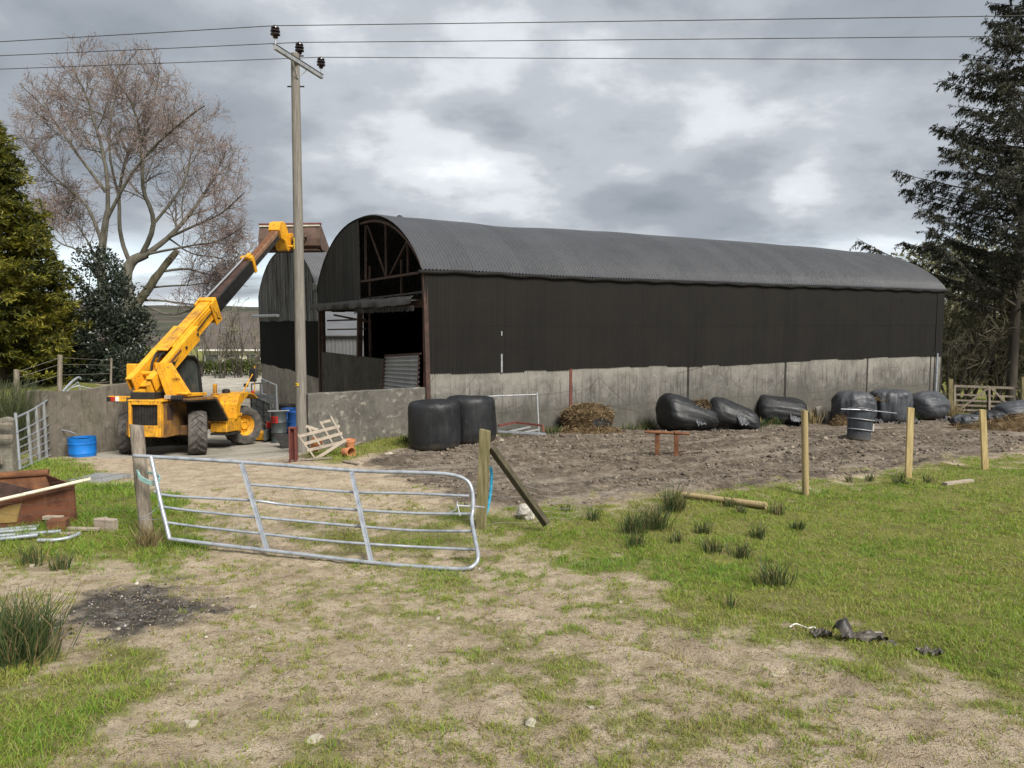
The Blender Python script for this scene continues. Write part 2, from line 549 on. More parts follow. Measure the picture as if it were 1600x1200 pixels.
def wmix(f, a, b, mode='MIX'):
    n = wn("ShaderNodeMix", data_type='RGBA', blend_type=mode)
    for i, v in ((0, f), (6, a), (7, b)):
        if isinstance(v, bpy.types.NodeSocket): nt.links.new(v, n.inputs[i])
        else: n.inputs[i].default_value = v if i == 0 else (*v, 1)
    return n.outputs[2]


sp = wn("ShaderNodeSeparateXYZ"); nt.links.new(tc.outputs["Generated"], sp.inputs[0])
zz = wmath('ADD', wmath('MAXIMUM', sp.outputs[2], 0.0), .30)
cx = wmath('DIVIDE', sp.outputs[0], zz); cy = wmath('DIVIDE', sp.outputs[1], zz)
cv = wn("ShaderNodeCombineXYZ"); nt.links.new(cx, cv.inputs[0]); nt.links.new(cy, cv.inputs[1])


def wnoise(scale, det, rough, dist=0.0, off=(0, 0, 0), sc=(1, 1, 1)):
    mp = wn("ShaderNodeMapping"); nt.links.new(cv.outputs[0], mp.inputs[0])
    mp.inputs["Location"].default_value = off; mp.inputs["Scale"].default_value = sc
    n = wn("ShaderNodeTexNoise"); nt.links.new(mp.outputs[0], n.inputs["Vector"])
    n.inputs["Scale"].default_value = scale; n.inputs["Detail"].default_value = det
    n.inputs["Roughness"].default_value = rough; n.inputs["Distortion"].default_value = dist
    return n.outputs["Fac"]


# a cloud deck: its thickness (dark, thick bellies against thin bright places)
SKO = (8.8, .6)
wv = wn("ShaderNodeTexNoise"); nt.links.new(cv.outputs[0], wv.inputs["Vector"]); wv.inputs["Scale"].default_value = 2.2; wv.inputs["Detail"].default_value = 4
wsc = wn("ShaderNodeVectorMath", operation='MULTIPLY_ADD'); nt.links.new(wv.outputs["Color"], wsc.inputs[0]); wsc.inputs[1].default_value = (.35, .35, .35); nt.links.new(cv.outputs[0], wsc.inputs[2])
vb = wn("ShaderNodeTexVoronoi"); vb.feature = 'SMOOTH_F1'; nt.links.new(wsc.outputs[0], vb.inputs["Vector"]); vb.inputs["Scale"].default_value = 3.4; vb.inputs["Smoothness"].default_value = .7
vb.inputs["Detail"].default_value = 1.0; vb.inputs["Roughness"].default_value = .55
big = wnoise(1.05, 2, .5, 0, (3.1 + SKO[0], 1.7 + SKO[1], 0), (1, 1.05, 1))
mid = wnoise(2.5, 8, .60, 0, (7.3 + SKO[0], 2.2 + SKO[1], 0), (1, 1.1, 1))
thick = wmath('ADD', wmath('MULTIPLY', big, .66), wmath('MULTIPLY', mid, .40))
thick = wmath('SUBTRACT', thick, wmath('MULTIPLY', wmath('SUBTRACT', vb.outputs["Distance"], .45), .16))
deck = wramp(thick, [(.27, (3.6, 3.7, 3.82)), (.37, (2.60, 2.73, 2.88)), (.445, (1.80, 1.93, 2.10)), (.54, (1.28, 1.41, 1.58)), (.68, (.94, 1.06, 1.21))])
# the sky's brighter clear band under the deck towards the horizon
hb = wramp(sp.outputs[2], [(.0, 1.0), (.06, .85), (.13, .0)])
low = wnoise(1.1, 5, .6, .2, (1.0, 9.0, 0), (.8, 2.2, 1))
hbm = wmath('MULTIPLY', hb, wramp(low, [(.36, .0), (.58, 1.0)]))
gap = wmix(.25, (3.9, 4.5, 4.9), sky.outputs[0])
skyc = wmix(wmath('MULTIPLY', hbm, .7), deck, gap)
skyc = wmix(wramp(thick, [(.16, .4), (.26, .0)]), skyc, sky.outputs[0])
nt.links.new(skyc, bg.inputs[0])
W.cycles.sampling_method = 'MANUAL'; W.cycles.sample_map_resolution = 512

SC.view_settings.view_transform = 'Standard'
SC.view_settings.look = 'None'
SC.view_settings.gamma = 1
SC.view_settings.exposure = 1.45
SC.cycles.max_bounces = 6
SC.cycles.diffuse_bounces = 3
SC.cycles.transparent_max_bounces = 8
SC.cycles.use_denoising = True

# ------------------------------------------------------------------ ground zones (world polygons)
def wp(lst): return np.array([on(a, b)[:2] if b > 540 else (a, b) for a, b in lst])


def sdist(poly, x, y):
    """signed distance to a polygon, positive inside"""
    d = np.full(x.shape, 1e9); inside = np.zeros(x.shape, bool)
    n = len(poly)
    for i in range(n):
        ax, ay = poly[i]; bx, by = poly[(i + 1) % n]
        ex, ey = bx - ax, by - ay
        t = np.clip(((x - ax) * ex + (y - ay) * ey) / (ex * ex + ey * ey + 1e-12), 0, 1)
        d = np.minimum(d, (x - ax - t * ex) ** 2 + (y - ay - t * ey) ** 2)
        c = ((ay > y) != (by > y)) & (x < (bx - ax) * (y - ay) / (by - ay + 1e-12) + ax)
        inside ^= c
    d = np.sqrt(d)
    return np.where(inside, d, -d)


P_MUD = wp([(556, 716), (640, 700), (700, 688), (860, 668), (1000, 668), (1250, 654), (1480, 648), (1800, 640), (2100, 660), (1800, 688), (1600, 710), (1500, 722), (1260, 756), (1060, 772), (930, 788), (800, 802), (690, 780), (600, 740)])
P_FIELD = wp([(752, 806), (870, 794), (930, 788), (1060, 773), (1260, 757), (1500, 722), (1600, 711), (1800, 688), (2100, 660), (2900, 640), (3000, 1500), (1800, 1230), (1640, 1135), (1450, 1075), (1300, 1035), (1130, 975), (960, 925), (860, 875), (780, 850)])
P_LEFT = wp([(-500, 700), (0, 715), (30, 735), (90, 705), (165, 735), (175, 765), (235, 775), (270, 800), (335, 852), (250, 872), (170, 872), (0, 893), (-500, 905)])
P_LOW = wp([(-600, 950), (0, 975), (70, 1010), (170, 1030), (240, 1080), (300, 1150), (330, 1260), (250, 1500), (-900, 1500)])
P_WALLG = wp([(468, 716), (470, 690), (560, 672), (645, 672), (640, 702), (575, 712), (520, 726)])
P_GATEG = wp([(455, 815), (560, 835), (700, 820), (735, 850), (640, 868), (520, 862)])
P_BURN = wp([(95, 955), (130, 930), (230, 918), (310, 930), (325, 948), (285, 975), (210, 988), (130, 985), (80, 1000)])
P_YARD = np.array([(-11.3, 18.2), (-9.5, 17.7), (-7.3, 17.1), (-5.15, 16.5), (-4.9, 17.9), (-6.5, 22), (-8, 30), (-14, 42), (-8, 64), (-70, 64), (-70, 46), (-26, 38), (-10.2, 22.4)])
P_STRIP = np.array([(-2.5, 18.9), (1, 20.3), (8, 24.0), (18, 30), (18, 31), (8, 26), (-2.3, 19.6)])


def zones(x, y):
    n1 = fbm(x * 1.1, y * 1.1, 5, 3) - .5
    n2 = fbm(x * 4.0, y * 4.0, 4, 31) - .5
    n3 = fbm(x * .35, y * .35, 3, 77) - .5
    w = {}
    r = np.hypot(x, y)

    def z(p, soft, a1, a2): return sm(-soft, soft, sdist(p, x, y) + n1 * a1 + n2 * a2)
    mud = z(P_MUD, .25, 1.0, .6)
    field = z(P_FIELD, .8, 2.2, 2.8)
    left = np.maximum(z(P_LEFT, .2, 1.2, .9), z(P_LOW, .7, 1.8, 2.4))
    far = sm(31, 33, y) * sm(14, 17, x) + sm(60, 66, y) + sm(-40, -44, x)
    far = np.maximum(far, sm(15, 16, x) * (1 - sm(16, 30, y)) * (1 - mud))
    bank = sm(-.1, -.4, x - wallx(y)) * sm(17, 18, y)
    bank = np.maximum(bank, sm(-10.8, -12.2, x + n1) * sm(9, 11, y) * (1 - sm(17.4, 18.2, y)))
    behind = sm(1.5, .5, y) * .6
    n4 = fbm(x * 11, y * 11, 3, 131) - .5
    patch = sm(.0, .26, n1 * .40 + n2 * .55 + n3 * .35 + n4 * .55) * (1 - sm(9, 12, y)) * .75
    g = np.maximum.reduce([field, left, np.minimum(far, 1), bank, behind, z(P_WALLG, .2, .5, .4), z(P_GATEG, .2, .6, .7) * .8, patch])
    yard = z(P_YARD, .12, .5, .35)
    strip = z(P_STRIP, .2, .5, .5)
    burn = z(P_BURN, .35, .8, .9)
    g = np.maximum(g, strip * .75)
    w['mud'] = mud * (1 - field)
    w['grass'] = g * (1 - np.maximum(w['mud'] * .97, burn)) * (1 - yard * .98)
    w['yard'] = yard * (1 - bank)
    w['burn'] = burn
    return w


def detail(x, y, w):
    d = (fbm(x * .9, y * .9, 4, 5) - .5) * .10
    d = d + (fbm(x * 5, y * 5, 4, 9) - .5) * .045 * (1 - w['yard'])
    # mud: lumps and wheel ruts along the barn
    u = x * .871 + y * .491; v = -x * .491 + y * .871
    rut = fbm(u * .35, v * 2.6, 3, 41) - .5
    lump = np.abs(fbm(x * 3.2, y * 3.2, 4, 15, .6) - .5)
    lump2 = fbm(x * 9, y * 9, 3, 19, .6) - .5
    d = d + w['mud'] * (rut * .16 + (.16 - lump) * .20 * sm(.35, .6, fbm(u * .5, v * 1.4, 3, 141)) + lump2 * .06)
    d = d + w['grass'] * .012
    d = d + w['burn'] * lump2 * .07
    # shallow wheel marks across the foreground dirt
    q = x * .80 + y * .60
    tr = np.exp(-((q - 4.05 + .15 * np.sin(x * 2)) / .10) ** 2) + np.exp(-((q - 5.3 + .12 * np.sin(y * 2)) / .11) ** 2)
    d = d - tr * .060 * (1 - w['yard']) * (1 - w['mud']) * sm(9, 7, y) * sm(.35, .6, vnoise(x * 1.3, y * 1.3, 8))
    r = np.hypot(x, y)
    d = d * (1 - w['yard'] * .8)
    return d * (1 - sm(45, 90, r))


def ground_at(x, y):
    x = np.atleast_1d(np.asarray(x, float)); y = np.atleast_1d(np.asarray(y, float))
    w = zones(x, y)
    return T(x, y) + detail(x, y, w), w


def gz(x, y): return float(ground_at(x, y)[0][0])


def gon(px, py):
    p = on(px, py); return V((p.x, p.y, gz(p.x, p.y)))


ang = np.concatenate([np.arange(-44, 44, .14), np.arange(44, 316, 4.0)]) * math.pi / 180
rad = np.concatenate([np.geomspace(.3, 1.6, 8)[:-1], np.geomspace(1.6, 46, 520)[:-1], np.geomspace(46, 3500, 46)])
AA, RR = np.meshgrid(ang, rad)
gx = (np.sin(AA) * RR).ravel(); gy = (np.cos(AA) * RR).ravel()
gzv, gw = ground_at(gx, gy)
na, nr = len(ang), len(rad)
i, j = np.meshgrid(np.arange(nr - 1), np.arange(na), indexing='ij')
j2 = (j + 1) % na
fq = np.stack([i * na + j, (i + 1) * na + j, (i + 1) * na + j2, i * na + j2], -1).reshape(-1, 4)[:, ::-1]
me = np_mesh("ground", np.stack([gx, gy, gzv], -1), fq, True)
for k in ('grass', 'mud', 'yard', 'burn'):
    a = me.attributes.new("w_" + k, 'FLOAT', 'POINT'); a.data.foreach_set("value", gw[k].astype(np.float32))

k = NM("earth_and_turf", .95, 0, .15)
n1 = k.noise(.9, 8, .62); n2 = k.noise(9, 7, .65); n3 = k.noise(70, 4, .65); n4 = k.noise(2.8, 7, .66, None, .5)
dirt = k.ramp(n4, [(.30, (.265, .205, .142)), (.48, (.435, .35, .25)), (.68, (.56, .47, .355))])
dirt = k.mix(k.ramp(n2, [(.32, .65), (.46, .0)]), dirt, (.17, .13, .085))
dirt = k.mix(k.ramp(n2, [(.60, .0), (.74, .6)]), dirt, (.50, .435, .33))
n6 = k.noise(150, 3, .7)
dirt = k.mix(k.ramp(n6, [(.32, .6), (.44, .0)]), dirt, (.15, .11, .07))
dirt = k.mix(k.ramp(n6, [(.55, .0), (.70, .7)]), dirt, (.56, .49, .37))
dirt = k.mix(k.ramp(n3, [(.32, .5), (.42, .0)]), dirt, (.17, .125, .08))
peb = k.vor(46)
peb2 = k.vor(120)
dirt = k.mix(k.ramp(peb2, [(.10, .75), (.26, .0)]), dirt, k.ramp(k.vor(120, None, 'F1', 'Color'), [(.0, (.12, .09, .06)), (.45, (.30, .24, .17)), (.8, (.50, .44, .35)), (1.0, (.66, .62, .54))]))
dirt = k.mix(k.ramp(peb, [(.14, .65), (.24, .0)]), dirt, k.ramp(k.vor(46, None, 'F1', "Color"), [(.0, (.16, .13, .095)), (.6, (.40, .34, .26)), (1.0, (.60, .56, .49))]))
mudc = k.ramp(n4, [(.32, (.085, .068, .052)), (.5, (.165, .133, .102)), (.68, (.29, .245, .192))])
mudc = k.mix(k.ramp(n2, [(.36, .85), (.54, .0)]), mudc, (.072, .058, .046))
rv = k.map((.28, 2.1, 1), (0, 0, 0), k.map((1, 1, 1), (0, 0, -R(29.4))))
n5 = k.noise(1.0, 6, .62, rv)
mudc = k.mix(k.ramp(n5, [(.50, .0), (.68, .65)]), mudc, k.mix(n2, (.24, .205, .165), (.34, .30, .25)))
mudc = k.mix(k.ramp(n5, [(.34, .8), (.46, .0)]), mudc, (.075, .060, .047))
mudc = k.mix(k.ramp(n3, [(.60, .0), (.78, .5)]), mudc, (.30, .26, .21))
yardc = k.ramp(n1, [(.34, (.30, .278, .235)), (.5, (.42, .392, .335)), (.66, (.52, .49, .425))])
yardc = k.mix(k.ramp(n4, [(.30, .7), (.44, .0)]), yardc, (.12, .105, .082))
yardc = k.mix(k.ramp(n3, [(.35, .4), (.6, .0)]), yardc, (.15, .13, .10))
turf = k.ramp(n4, [(.30, (.12, .125, .035)), (.5, (.17, .19, .042)), (.70, (.23, .215, .075))])
turf = k.mix(k.ramp(n2, [(.36, .6), (.52, .0)]), turf, (.15, .115, .062))
turf = k.mix(k.ramp(n3, [(.56, .0), (.78, .5)]), turf, (.21, .20, .085))
burnc = k.ramp(n2, [(.38, (.020, .019, .018)), (.56, (.07, .066, .062)), (.70, (.26, .245, .225))])
c = k.mix(k.attr("w_grass"), dirt, turf)
c = k.mix(k.attr("w_yard"), c, yardc)
c = k.mix(k.attr("w_mud"), c, mudc)
c = k.mix(k.math('MULTIPLY', k.attr("w_burn"), .92), c, burnc)
k.col(c)
k.rough(k.math('SUBTRACT', .95, k.math('MULTIPLY', k.attr("w_mud"), k.ramp(k.math('ADD', k.math('MULTIPLY', n5, .6), k.math('MULTIPLY', n1, .4)), [(.36, .62), (.46, .05)]))))
h = k.math('ADD', k.math('MULTIPLY', n2, 1.0), k.math('MULTIPLY', n3, .5))
h = k.math('SUBTRACT', h, k.math('MULTIPLY', k.ramp(peb, [(.10, 1.0), (.26, .0)]), -.35))
h = k.math('ADD', h, k.math('MULTIPLY', n6, .35))
k.bump(h, 1.0, .04)
ground = put(me, "ground", k.m)
tag(ground, kind="structure")

# far hills
hv = []; hf = []
NA = 220
ha = np.linspace(-75, 75, NA) * math.pi / 180
prof = [(-.12, 105), (.10, 190), (.22, 300), (.42, 450), (.75, 640), (1.0, 860), (.97, 1100)]
hh = 9 + 15 * fbm(ha * 3.2 + 4, ha * 0 + 1.3, 5, 55) + 8 * np.exp(-((ha + .5) / .22) ** 2)
for (t, r) in prof:
    rr = r + min(60, r * .1) * (fbm(ha * 6, ha * 0 + r * .01, 3, 12) - .5)
    zz_ = -2.5 + t * hh + t * 3.0 * (fbm(ha * 40, ha * 0 + r * .1, 3, 61) - .3)
    for a, q, z_ in zip(ha, rr, zz_): hv.append((math.sin(a) * q, math.cos(a) * q, z_))
for a in range(len(prof) - 1):
    for b in range(NA - 1): hf.append((a * NA + b, a * NA + b + 1, (a + 1) * NA + b + 1, (a + 1) * NA + b))
k = NM("moorland", .95, 0, .1)
c = k.ramp(k.noise(.012, 7, .6), [(.36, (.062, .052, .044)), (.48, (.105, .082, .068)), (.56, (.062, .070, .048)), (.68, (.13, .10, .082))])
c = k.mix(k.ramp(k.noise(.05, 8, .72), [(.44, .85), (.56, .0)]), c, (.030, .030, .024))
c = k.mix(k.ramp(k.noise(.03, 5, .6), [(.58, .0), (.66, .6)]), c, (.09, .10, .045))
k.col(c)
hills = put(np_mesh("hills", hv, hf, True), "hills", k.m); tag(hills, kind="structure")
# ------------------------------------------------------------------ barns
CX, CY = -2.30, 19.5
BA = math.atan2(.491, .871)
BW, BL = 10.55, 23.4
EAVE, RISE = 3.89, 1.98
BR = ((BW / 2) ** 2 + RISE ** 2) / (2 * RISE)


def bw(px, py):
    """where a ray meets the gable plane: (distance along the gable, height)"""
    d = ray(px, py)
    gx_, gy_ = -.491, .871
    # C + w*G = t*d
    det = d.x * (-gy_) - d.y * (-gx_)
    t = (CX * (-gy_) - CY * (-gx_)) / det
    w = (d.x * CY - d.y * CX) / det * -1
    p = d * t
    w = (p.x - CX) * gx_ + (p.y - CY) * gy_
    return w, CZ + d.z * t


def arc(w, W=BW, rise=RISE):
    u = np.abs((np.asarray(w, float) - W / 2) / (W / 2))
    return EAVE + rise * np.clip(1 - u ** 2.3, 0, None) ** .8


def sheet(name, m, parent, P, smooth=True):
    """P: an array (rows, cols, 3) of points"""
    n, k_, _ = P.shape
    a, b = np.meshgrid(np.arange(n - 1), np.arange(k_ - 1), indexing='ij')
    f = np.stack([a * k_ + b, a * k_ + b + 1, (a + 1) * k_ + b + 1, (a + 1) * k_ + b], -1).reshape(-1, 4)
    return put(np_mesh(name, P.reshape(-1, 3), f, smooth), name, m, parent)


def barn(root, y0, seed, first, W=BW):
    """local frame: x along the barn, y along the gable away from the near corner, z up"""
    s = np.arange(-.07, BL + .2, .019)
    cor = np.cos(s * 2 * math.pi / .105)
    sag = (fbm(s * .22, s * 0 + seed, 3, 70 + seed) - .5) * .22 + (fbm(s * .9, s * 0 + seed, 2, 80 + seed) - .5) * .06
    wob = (fbm(s * .22, s * 0 + 3 + seed, 2, 90 + seed) - .5) * .20
    q = .5 - .5 * np.cos(np.linspace(0, 1, 31) * math.pi)
    w = q * (W + .16) - .08
    th = (q - .5)
    S, Q = np.meshgrid(s, q, indexing='ij')
    z = arc(np.clip(w, 0.0, W), W)
    dz = np.gradient(arc(np.clip(w, .02, W - .02), W), w); nz = 1 / np.sqrt(1 + dz ** 2); nx = -dz * nz
    P = np.zeros((len(s), len(q), 3))
    amp = .0220 * cor
    P[..., 0] = S
    P[..., 1] = y0 + w[None, :] + nx[None, :] * amp[:, None]
    crown = np.sin(q * math.pi)[None, :]
    P[..., 2] = z[None, :] + .03 + nz[None, :] * amp[:, None] + sag[:, None] * crown * .8 + wob[:, None] * (1 - q[None, :]) ** 6 * .5
    r = sheet("roof", M['roof'] if first else M['roof2'], root, P)
    if first:
        for x in (9.0,):
            i = int((x + .07) / .019)
            k0 = 17
            MB().box((x, y0 + w[k0], P[i, 17, 2] + .02), (1.9, .5, .03), (0, 0, 0)).build("ridge_sheet", M['roof'], r)
    # eave edge, dark
    if first:
        pts = [(x, y0 - .075, float(np.interp(x, s, P[:, 0, 2])) - .055) for x in np.linspace(-.2, BL + .15, 70)]
        MB().tube(pts, .05, 8).build("gutter", M['clad_black'], root, smooth=True)
    # columns and trusses inside
    nb = 5
    for i in range(nb + 1):
        x = min(i * 4.63 + .12, BL - .12)
        for yy in (y0 + .22, y0 + W - .12):
            if not first and yy > y0 + 1: continue
            MB().box((x, yy, 1.4), (.13, .13, 5.0)).build("column", M['rust_red'] if (i < 2 and yy < y0 + 1) else M['rust_dark'], root)
        if i in (2, 3, 4) or (first is False and i == 1):
            t = MB(); pr = None
            for a in np.linspace(0, W, 15):
                p = (x, y0 + a, float(arc(a, W)) - .10)
                if pr: t.beam(pr, p, .06, .09)
                pr = p
            t.beam((x, y0 + .1, EAVE), (x, y0 + W - .1, EAVE), .06, .08)
            for a in (2.6, 5.33, 8.0): t.beam((x, y0 + a, EAVE), (x, y0 + a, float(arc(a, W)) - .1), .05, .05)
            t.build("truss", M['rust_dark'], root)
    return P


b1 = thing("round_roof_barn", "long black barn with curved corrugated roof and an open truss gable", "barn", (CX, CY, 0), (0, 0, BA), world=False)
barn(b1, 0, 1, True)


def vclad(name, m, root, x0, x1, y, z0, z1, axis='x', pitch=.0762, wob=0.0, rows=2, top=None, amp=.0155):
    """vertical corrugated sheeting in a plane along x (y fixed) or along y (x fixed)"""
    s = np.arange(x0, x1, pitch / 4)
    cor = np.cos(s * 2 * math.pi / pitch) * amp
    ob = []
    for r_ in range(rows):
        a = z0 + (z1 - z0) * r_ / rows - (.06 if r_ else 0); b = z0 + (z1 - z0) * (r_ + 1) / rows
        zs_ = np.array([a, (a + b) / 2, b])
        off = .006 * r_ * -1
        P = np.zeros((len(s), 3, 3))
        zt = np.repeat(zs_[None, :], len(s), 0)
        if r_ == 0:
            st = np.floor(s / .76); jag = _hash(st.astype(np.int64), st.astype(np.int64) * 0 + 5, 3) - .5
            zt[:, 0] += jag * .05 + wob * (fbm(s * .3, s * 0, 3, 21) - .5)
        if top is not None and r_ == rows - 1: zt[:, 2] = top(s)
        if top is not None: zt[:, 1] = (zt[:, 0] + zt[:, 2]) / 2
        bulge = (fbm(s * .8, s * 0 + 2.2, 3, 33) - .5) * .03
        pl = y + cor + off + bulge
        if axis == 'x':
            P[..., 0] = s[:, None]; P[..., 1] = pl[:, None]
        else:
            P[..., 1] = s[:, None]; P[..., 0] = pl[:, None]
        P[..., 2] = zt
        ob.append(sheet(name, m, root, P))
    return ob


vclad("side_cladding", M['clad'], b1, -.02, BL, -.03, 1.17, EAVE - .02, 'x', wob=.12)
# torn and bare strips on the side sheeting
MB().box((2.28, -.055, 1.42), (.05, .008, .52)).build("bare_strip", M['galv_old'], b1)
MB().box((2.28, -.055, 2.25), (.03, .008, .12)).build("bare_strip", M['galv_old'], b1)
MB().box((22.85, -.06, 2.62), (.05, .03, 2.5)).build("downpipe", M['clad_black'], b1)
MB().tube([(22.95, -.09, 1.3), (22.95, -.09, -1.5)], .045, 10).build("downpipe", M['galv'], b1, smooth=True)
# screws along the purlins
sc_ = MB()
for zz_ in (1.42, 2.55, 3.45):
    for i in range(int(BL / .305)):
        x = .1 + i * .305 + rnd.uniform(-.03, .03)
        if rnd.random() < .55: sc_.box((x, -.046, zz_ + rnd.uniform(-.015, .015)), (.012, .012, .012))
sc_.build("screw_heads", M['dark_metal'], b1)["kind"] = "stuff"
# concrete side wall, one cast panel per bay
posts_x = [.0, 4.63, 9.26, 13.88, 18.5, 22.65, BL]
for i in range(6):
    x0, x1 = posts_x[i] + .05, posts_x[i + 1] - .05
    p = MB(); p.box(((x0 + x1) / 2, .07 + .004 * (i % 3), -.1), (x1 - x0, .16, 2.62)).build("concrete_panel", M['conc'], b1)
for i, x in enumerate(posts_x):
    g = MB()
    if i < 2:
        g.box((x, -.015, -.1), (.09, .02, 2.62)); g.box((x, .05, -.1), (.02, .13, 2.62))
        g.build("steel_post", M['rust_red'], b1)
    else:
        g.box((x, .02, -.1), (.075, .05, 2.62)).build("steel_post", M['dark_metal'], b1)
# gable: sheeted far half, open near half
WMID = bw(563, 420)[0]
ZB = .5 * (bw(660, 467)[1] + bw(500, 480)[1])
vclad("gable_cladding", M['clad_gable'], b1, WMID, BW + .03, -.05, ZB + .02, EAVE, 'y', rows=1,
      top=lambda s: arc(np.clip(s, 0, BW)) - .02, amp=.012)
MB().beam((-.05, WMID, ZB), (-.05, WMID, float(arc(WMID))), .05, .07).build("gable_edge_trim", M['dark_metal'], b1)
far_g = vclad("end_cladding", M['clad_black'], b1, 0, BW, BL - .05, -1.6, EAVE, 'y', rows=1, top=lambda s: arc(np.clip(s, 0, BW)) - .02)
vclad("inner_side_cladding", M['clad_black'], b1, 6.2, BL, BW - .1, -1.6, EAVE, 'x', rows=1)
# open truss in the gable
tr = MB()
pr = None
for a in np.linspace(.12, WMID, 14):
    p = (.02, a, float(arc(a)) - .13)
    if pr: tr.beam(pr, p, .06, .07)
    pr = p
tr.build("truss_arch", M['rust_dark'], b1)


def strut(name, p, q, wd=.07, m=None, xo=.0):
    a = bw(*p); b = bw(*q)
    return MB().beam((xo, a[0], a[1]), (xo, b[0], b[1]), wd, wd).build(name, m or M['rust_dark'], b1)


strut("tie_beam", (661, 425), (565, 440), .065, M['rust_dark'])
strut("truss_strut", (601, 349), (602, 434), .05, None, .03)
strut("truss_strut", (572, 352), (601, 433), .045, None, .05)
strut("truss_strut", (605, 434), (636, 372), .045, None, .05)
strut("truss_strut", (635, 371), (636, 428), .045, None, .03)
strut("truss_strut", (570, 352), (570, 440), .06, None, .03)
strut("hanging_post", (573, 416), (573, 463), .05, None, .1)
strut("hanging_post", (622, 405), (622, 458), .05, None, .1)
strut("lattice_girder", (661, 456), (564, 468), .05, M['dark_metal'])
strut("lattice_girder", (661, 464), (564, 477), .05, M['dark_metal'])
for i in range(9):
    a = bw(655 - i * 10.5, 457 + i * 1.3); b = bw(655 - i * 10.5 - 5, 464 + i * 1.3 + .6)
    MB().beam((0, a[0], a[1]), (0, b[0], b[1]), .03, .03).build("lattice_bracing", M['dark_metal'], b1)
# lintel and ragged canopy of bent sheets
MB().beam((.06, .1, ZB - .12), (.06, BW - .05, ZB - .05), .14, .20).build("lintel_beam", M['rust_dark'], b1)
s = np.arange(.15, BW, .019)
cor = np.cos(s * 2 * math.pi / .0762) * .010
P = np.zeros((len(s), 4, 3))
drop = .10 + .08 * fbm(s * 1.3, s * 0, 3, 8)
for r_, (px_, pz_) in enumerate(((.0, .12), (-.22, .08), (-.32, .0), (-.34, -.14))):
    P[:, r_, 0] = px_ + cor * .5 + (fbm(s * 2, s * 0 + r_, 2, 14) - .5) * .10
    P[:, r_, 1] = s
    P[:, r_, 2] = ZB + pz_ + cor + (fbm(s * 1.5, s * 0 + 3, 2, 24) - .5) * .08
P[:, 3, 2] = P[:, 2, 2] - drop
sheet("bent_canopy_sheets", M['clad_gable'], b1, P)
# fringe of strips hanging under the near half
fr = MB()
for i in range(46):
    y = .15 + i * (WMID - .2) / 46 + rnd.uniform(-.01, .01)
    h = rnd.uniform(.13, .17)
    fr.box((-.26, y, ZB - .17 - h / 2), (.012, .06, h), (0, 0, rnd.uniform(-.15, .15)))
fr.build("hanging_strips", M['clad_gable'], b1)
# posts in the opening
strut("opening_post", (499, 484), (500, 620), .16, M['rust_dark'], .05)
strut("opening_post", (558, 480), (557, 560), .16, M['rust_dark'], .1)
strut("opening_post", (563.5, 480), (565, 560), .07, M['rust_dark'], .3)
strut("opening_post", (662, 430), (668, 640), .12, M['rust_dark'], .02)
strut("opening_rail", (500, 501), (558, 499), .06, M['rust_dark'], .3)
strut("opening_rail", (500, 515), (558, 514), .05, M['rust_dark'], .3)
strut("opening_rail", (504, 492), (556, 503), .06, M['rust_dark'], .45)
# concrete infill under the opening
w0 = bw(606, 580)[0]; ztop = .5 * (bw(500, 556)[1] + bw(606, 555)[1])
MB().box((.12, (w0 + BW) / 2, ztop / 2 - .75), (.16, BW - w0, ztop + 1.5)).build("infill_wall", M['conc_dark'], b1)

# a sheet of bare corrugated iron leaning in the gap: a thing of its own
c0 = V((CX, CY, 0)); L_ = V((.871, .491, 0)); G_ = V((-.491, .871, 0))


def bpt(x, w, z): return c0 + L_ * x + G_ * w + V((0, 0, z))


wa, za = bw(606, 556); wb, zb = bw(661, 553)
corners = []
sh = thing("corrugated_iron_sheet", "bare corrugated iron sheet with rusty edges leaning in the barn opening", "metal sheet", bpt(-.02, (wa + wb) / 2, .2))
zlo = .10
v = np.linspace(0, 1, 131); u = np.linspace(0, 1, 9)
P = np.zeros((131, 9, 3))
for a, vv in enumerate(v):
    for b_, uu in enumerate(u):
        w_ = wa * (1 - uu) + (wb + .12) * uu + (1 - vv) * .18 * (1 - uu)
        z_ = (za * (1 - uu) + zb * uu) * vv + zlo * (1 - vv)
        p = bpt(-.06 - .05 * (1 - vv) + .030 * math.cos(vv * 2 * math.pi * 13), w_, z_)
        P[a, b_] = p
sheet("sheet", M['tin'], sh, P)
MB().beam(bpt(-.09, wa + .02, za), bpt(-.16, wa + .2, zlo), .05, .05).build("frame_edge", M['rust_dark'], sh)
MB().beam(bpt(-.07, wa, za + .01), bpt(-.07, wb, zb + .01), .05, .05).build("frame_edge", M['rust_dark'], sh)
MB().beam(bpt(-.09, wb + .08, zb - .05), bpt(-.14, wb + .16, zlo), .035, .035).build("frame_edge", M['rust_dark'], sh)

# cowl on the ridge
vw = bpt(1.3, BW / 2 - .1, EAVE + RISE - .02)
vt = thing("roof_cowl", "small dark domed cowl on the black barn's ridge", "roof vent", vw)
g = MB(Matrix.Translation(vw)); g.lathe([(.10, -.15), (.10, .07), (.09, .08)], 16).build("pipe", M['rust_red'], vt, smooth=True)
g = MB(Matrix.Translation(vw)); g.lathe([(.09, .06), (.125, .10), (.12, .17), (.07, .23), (.0, .25)], 18).build("hood", M['dark_metal'], vt, smooth=True)

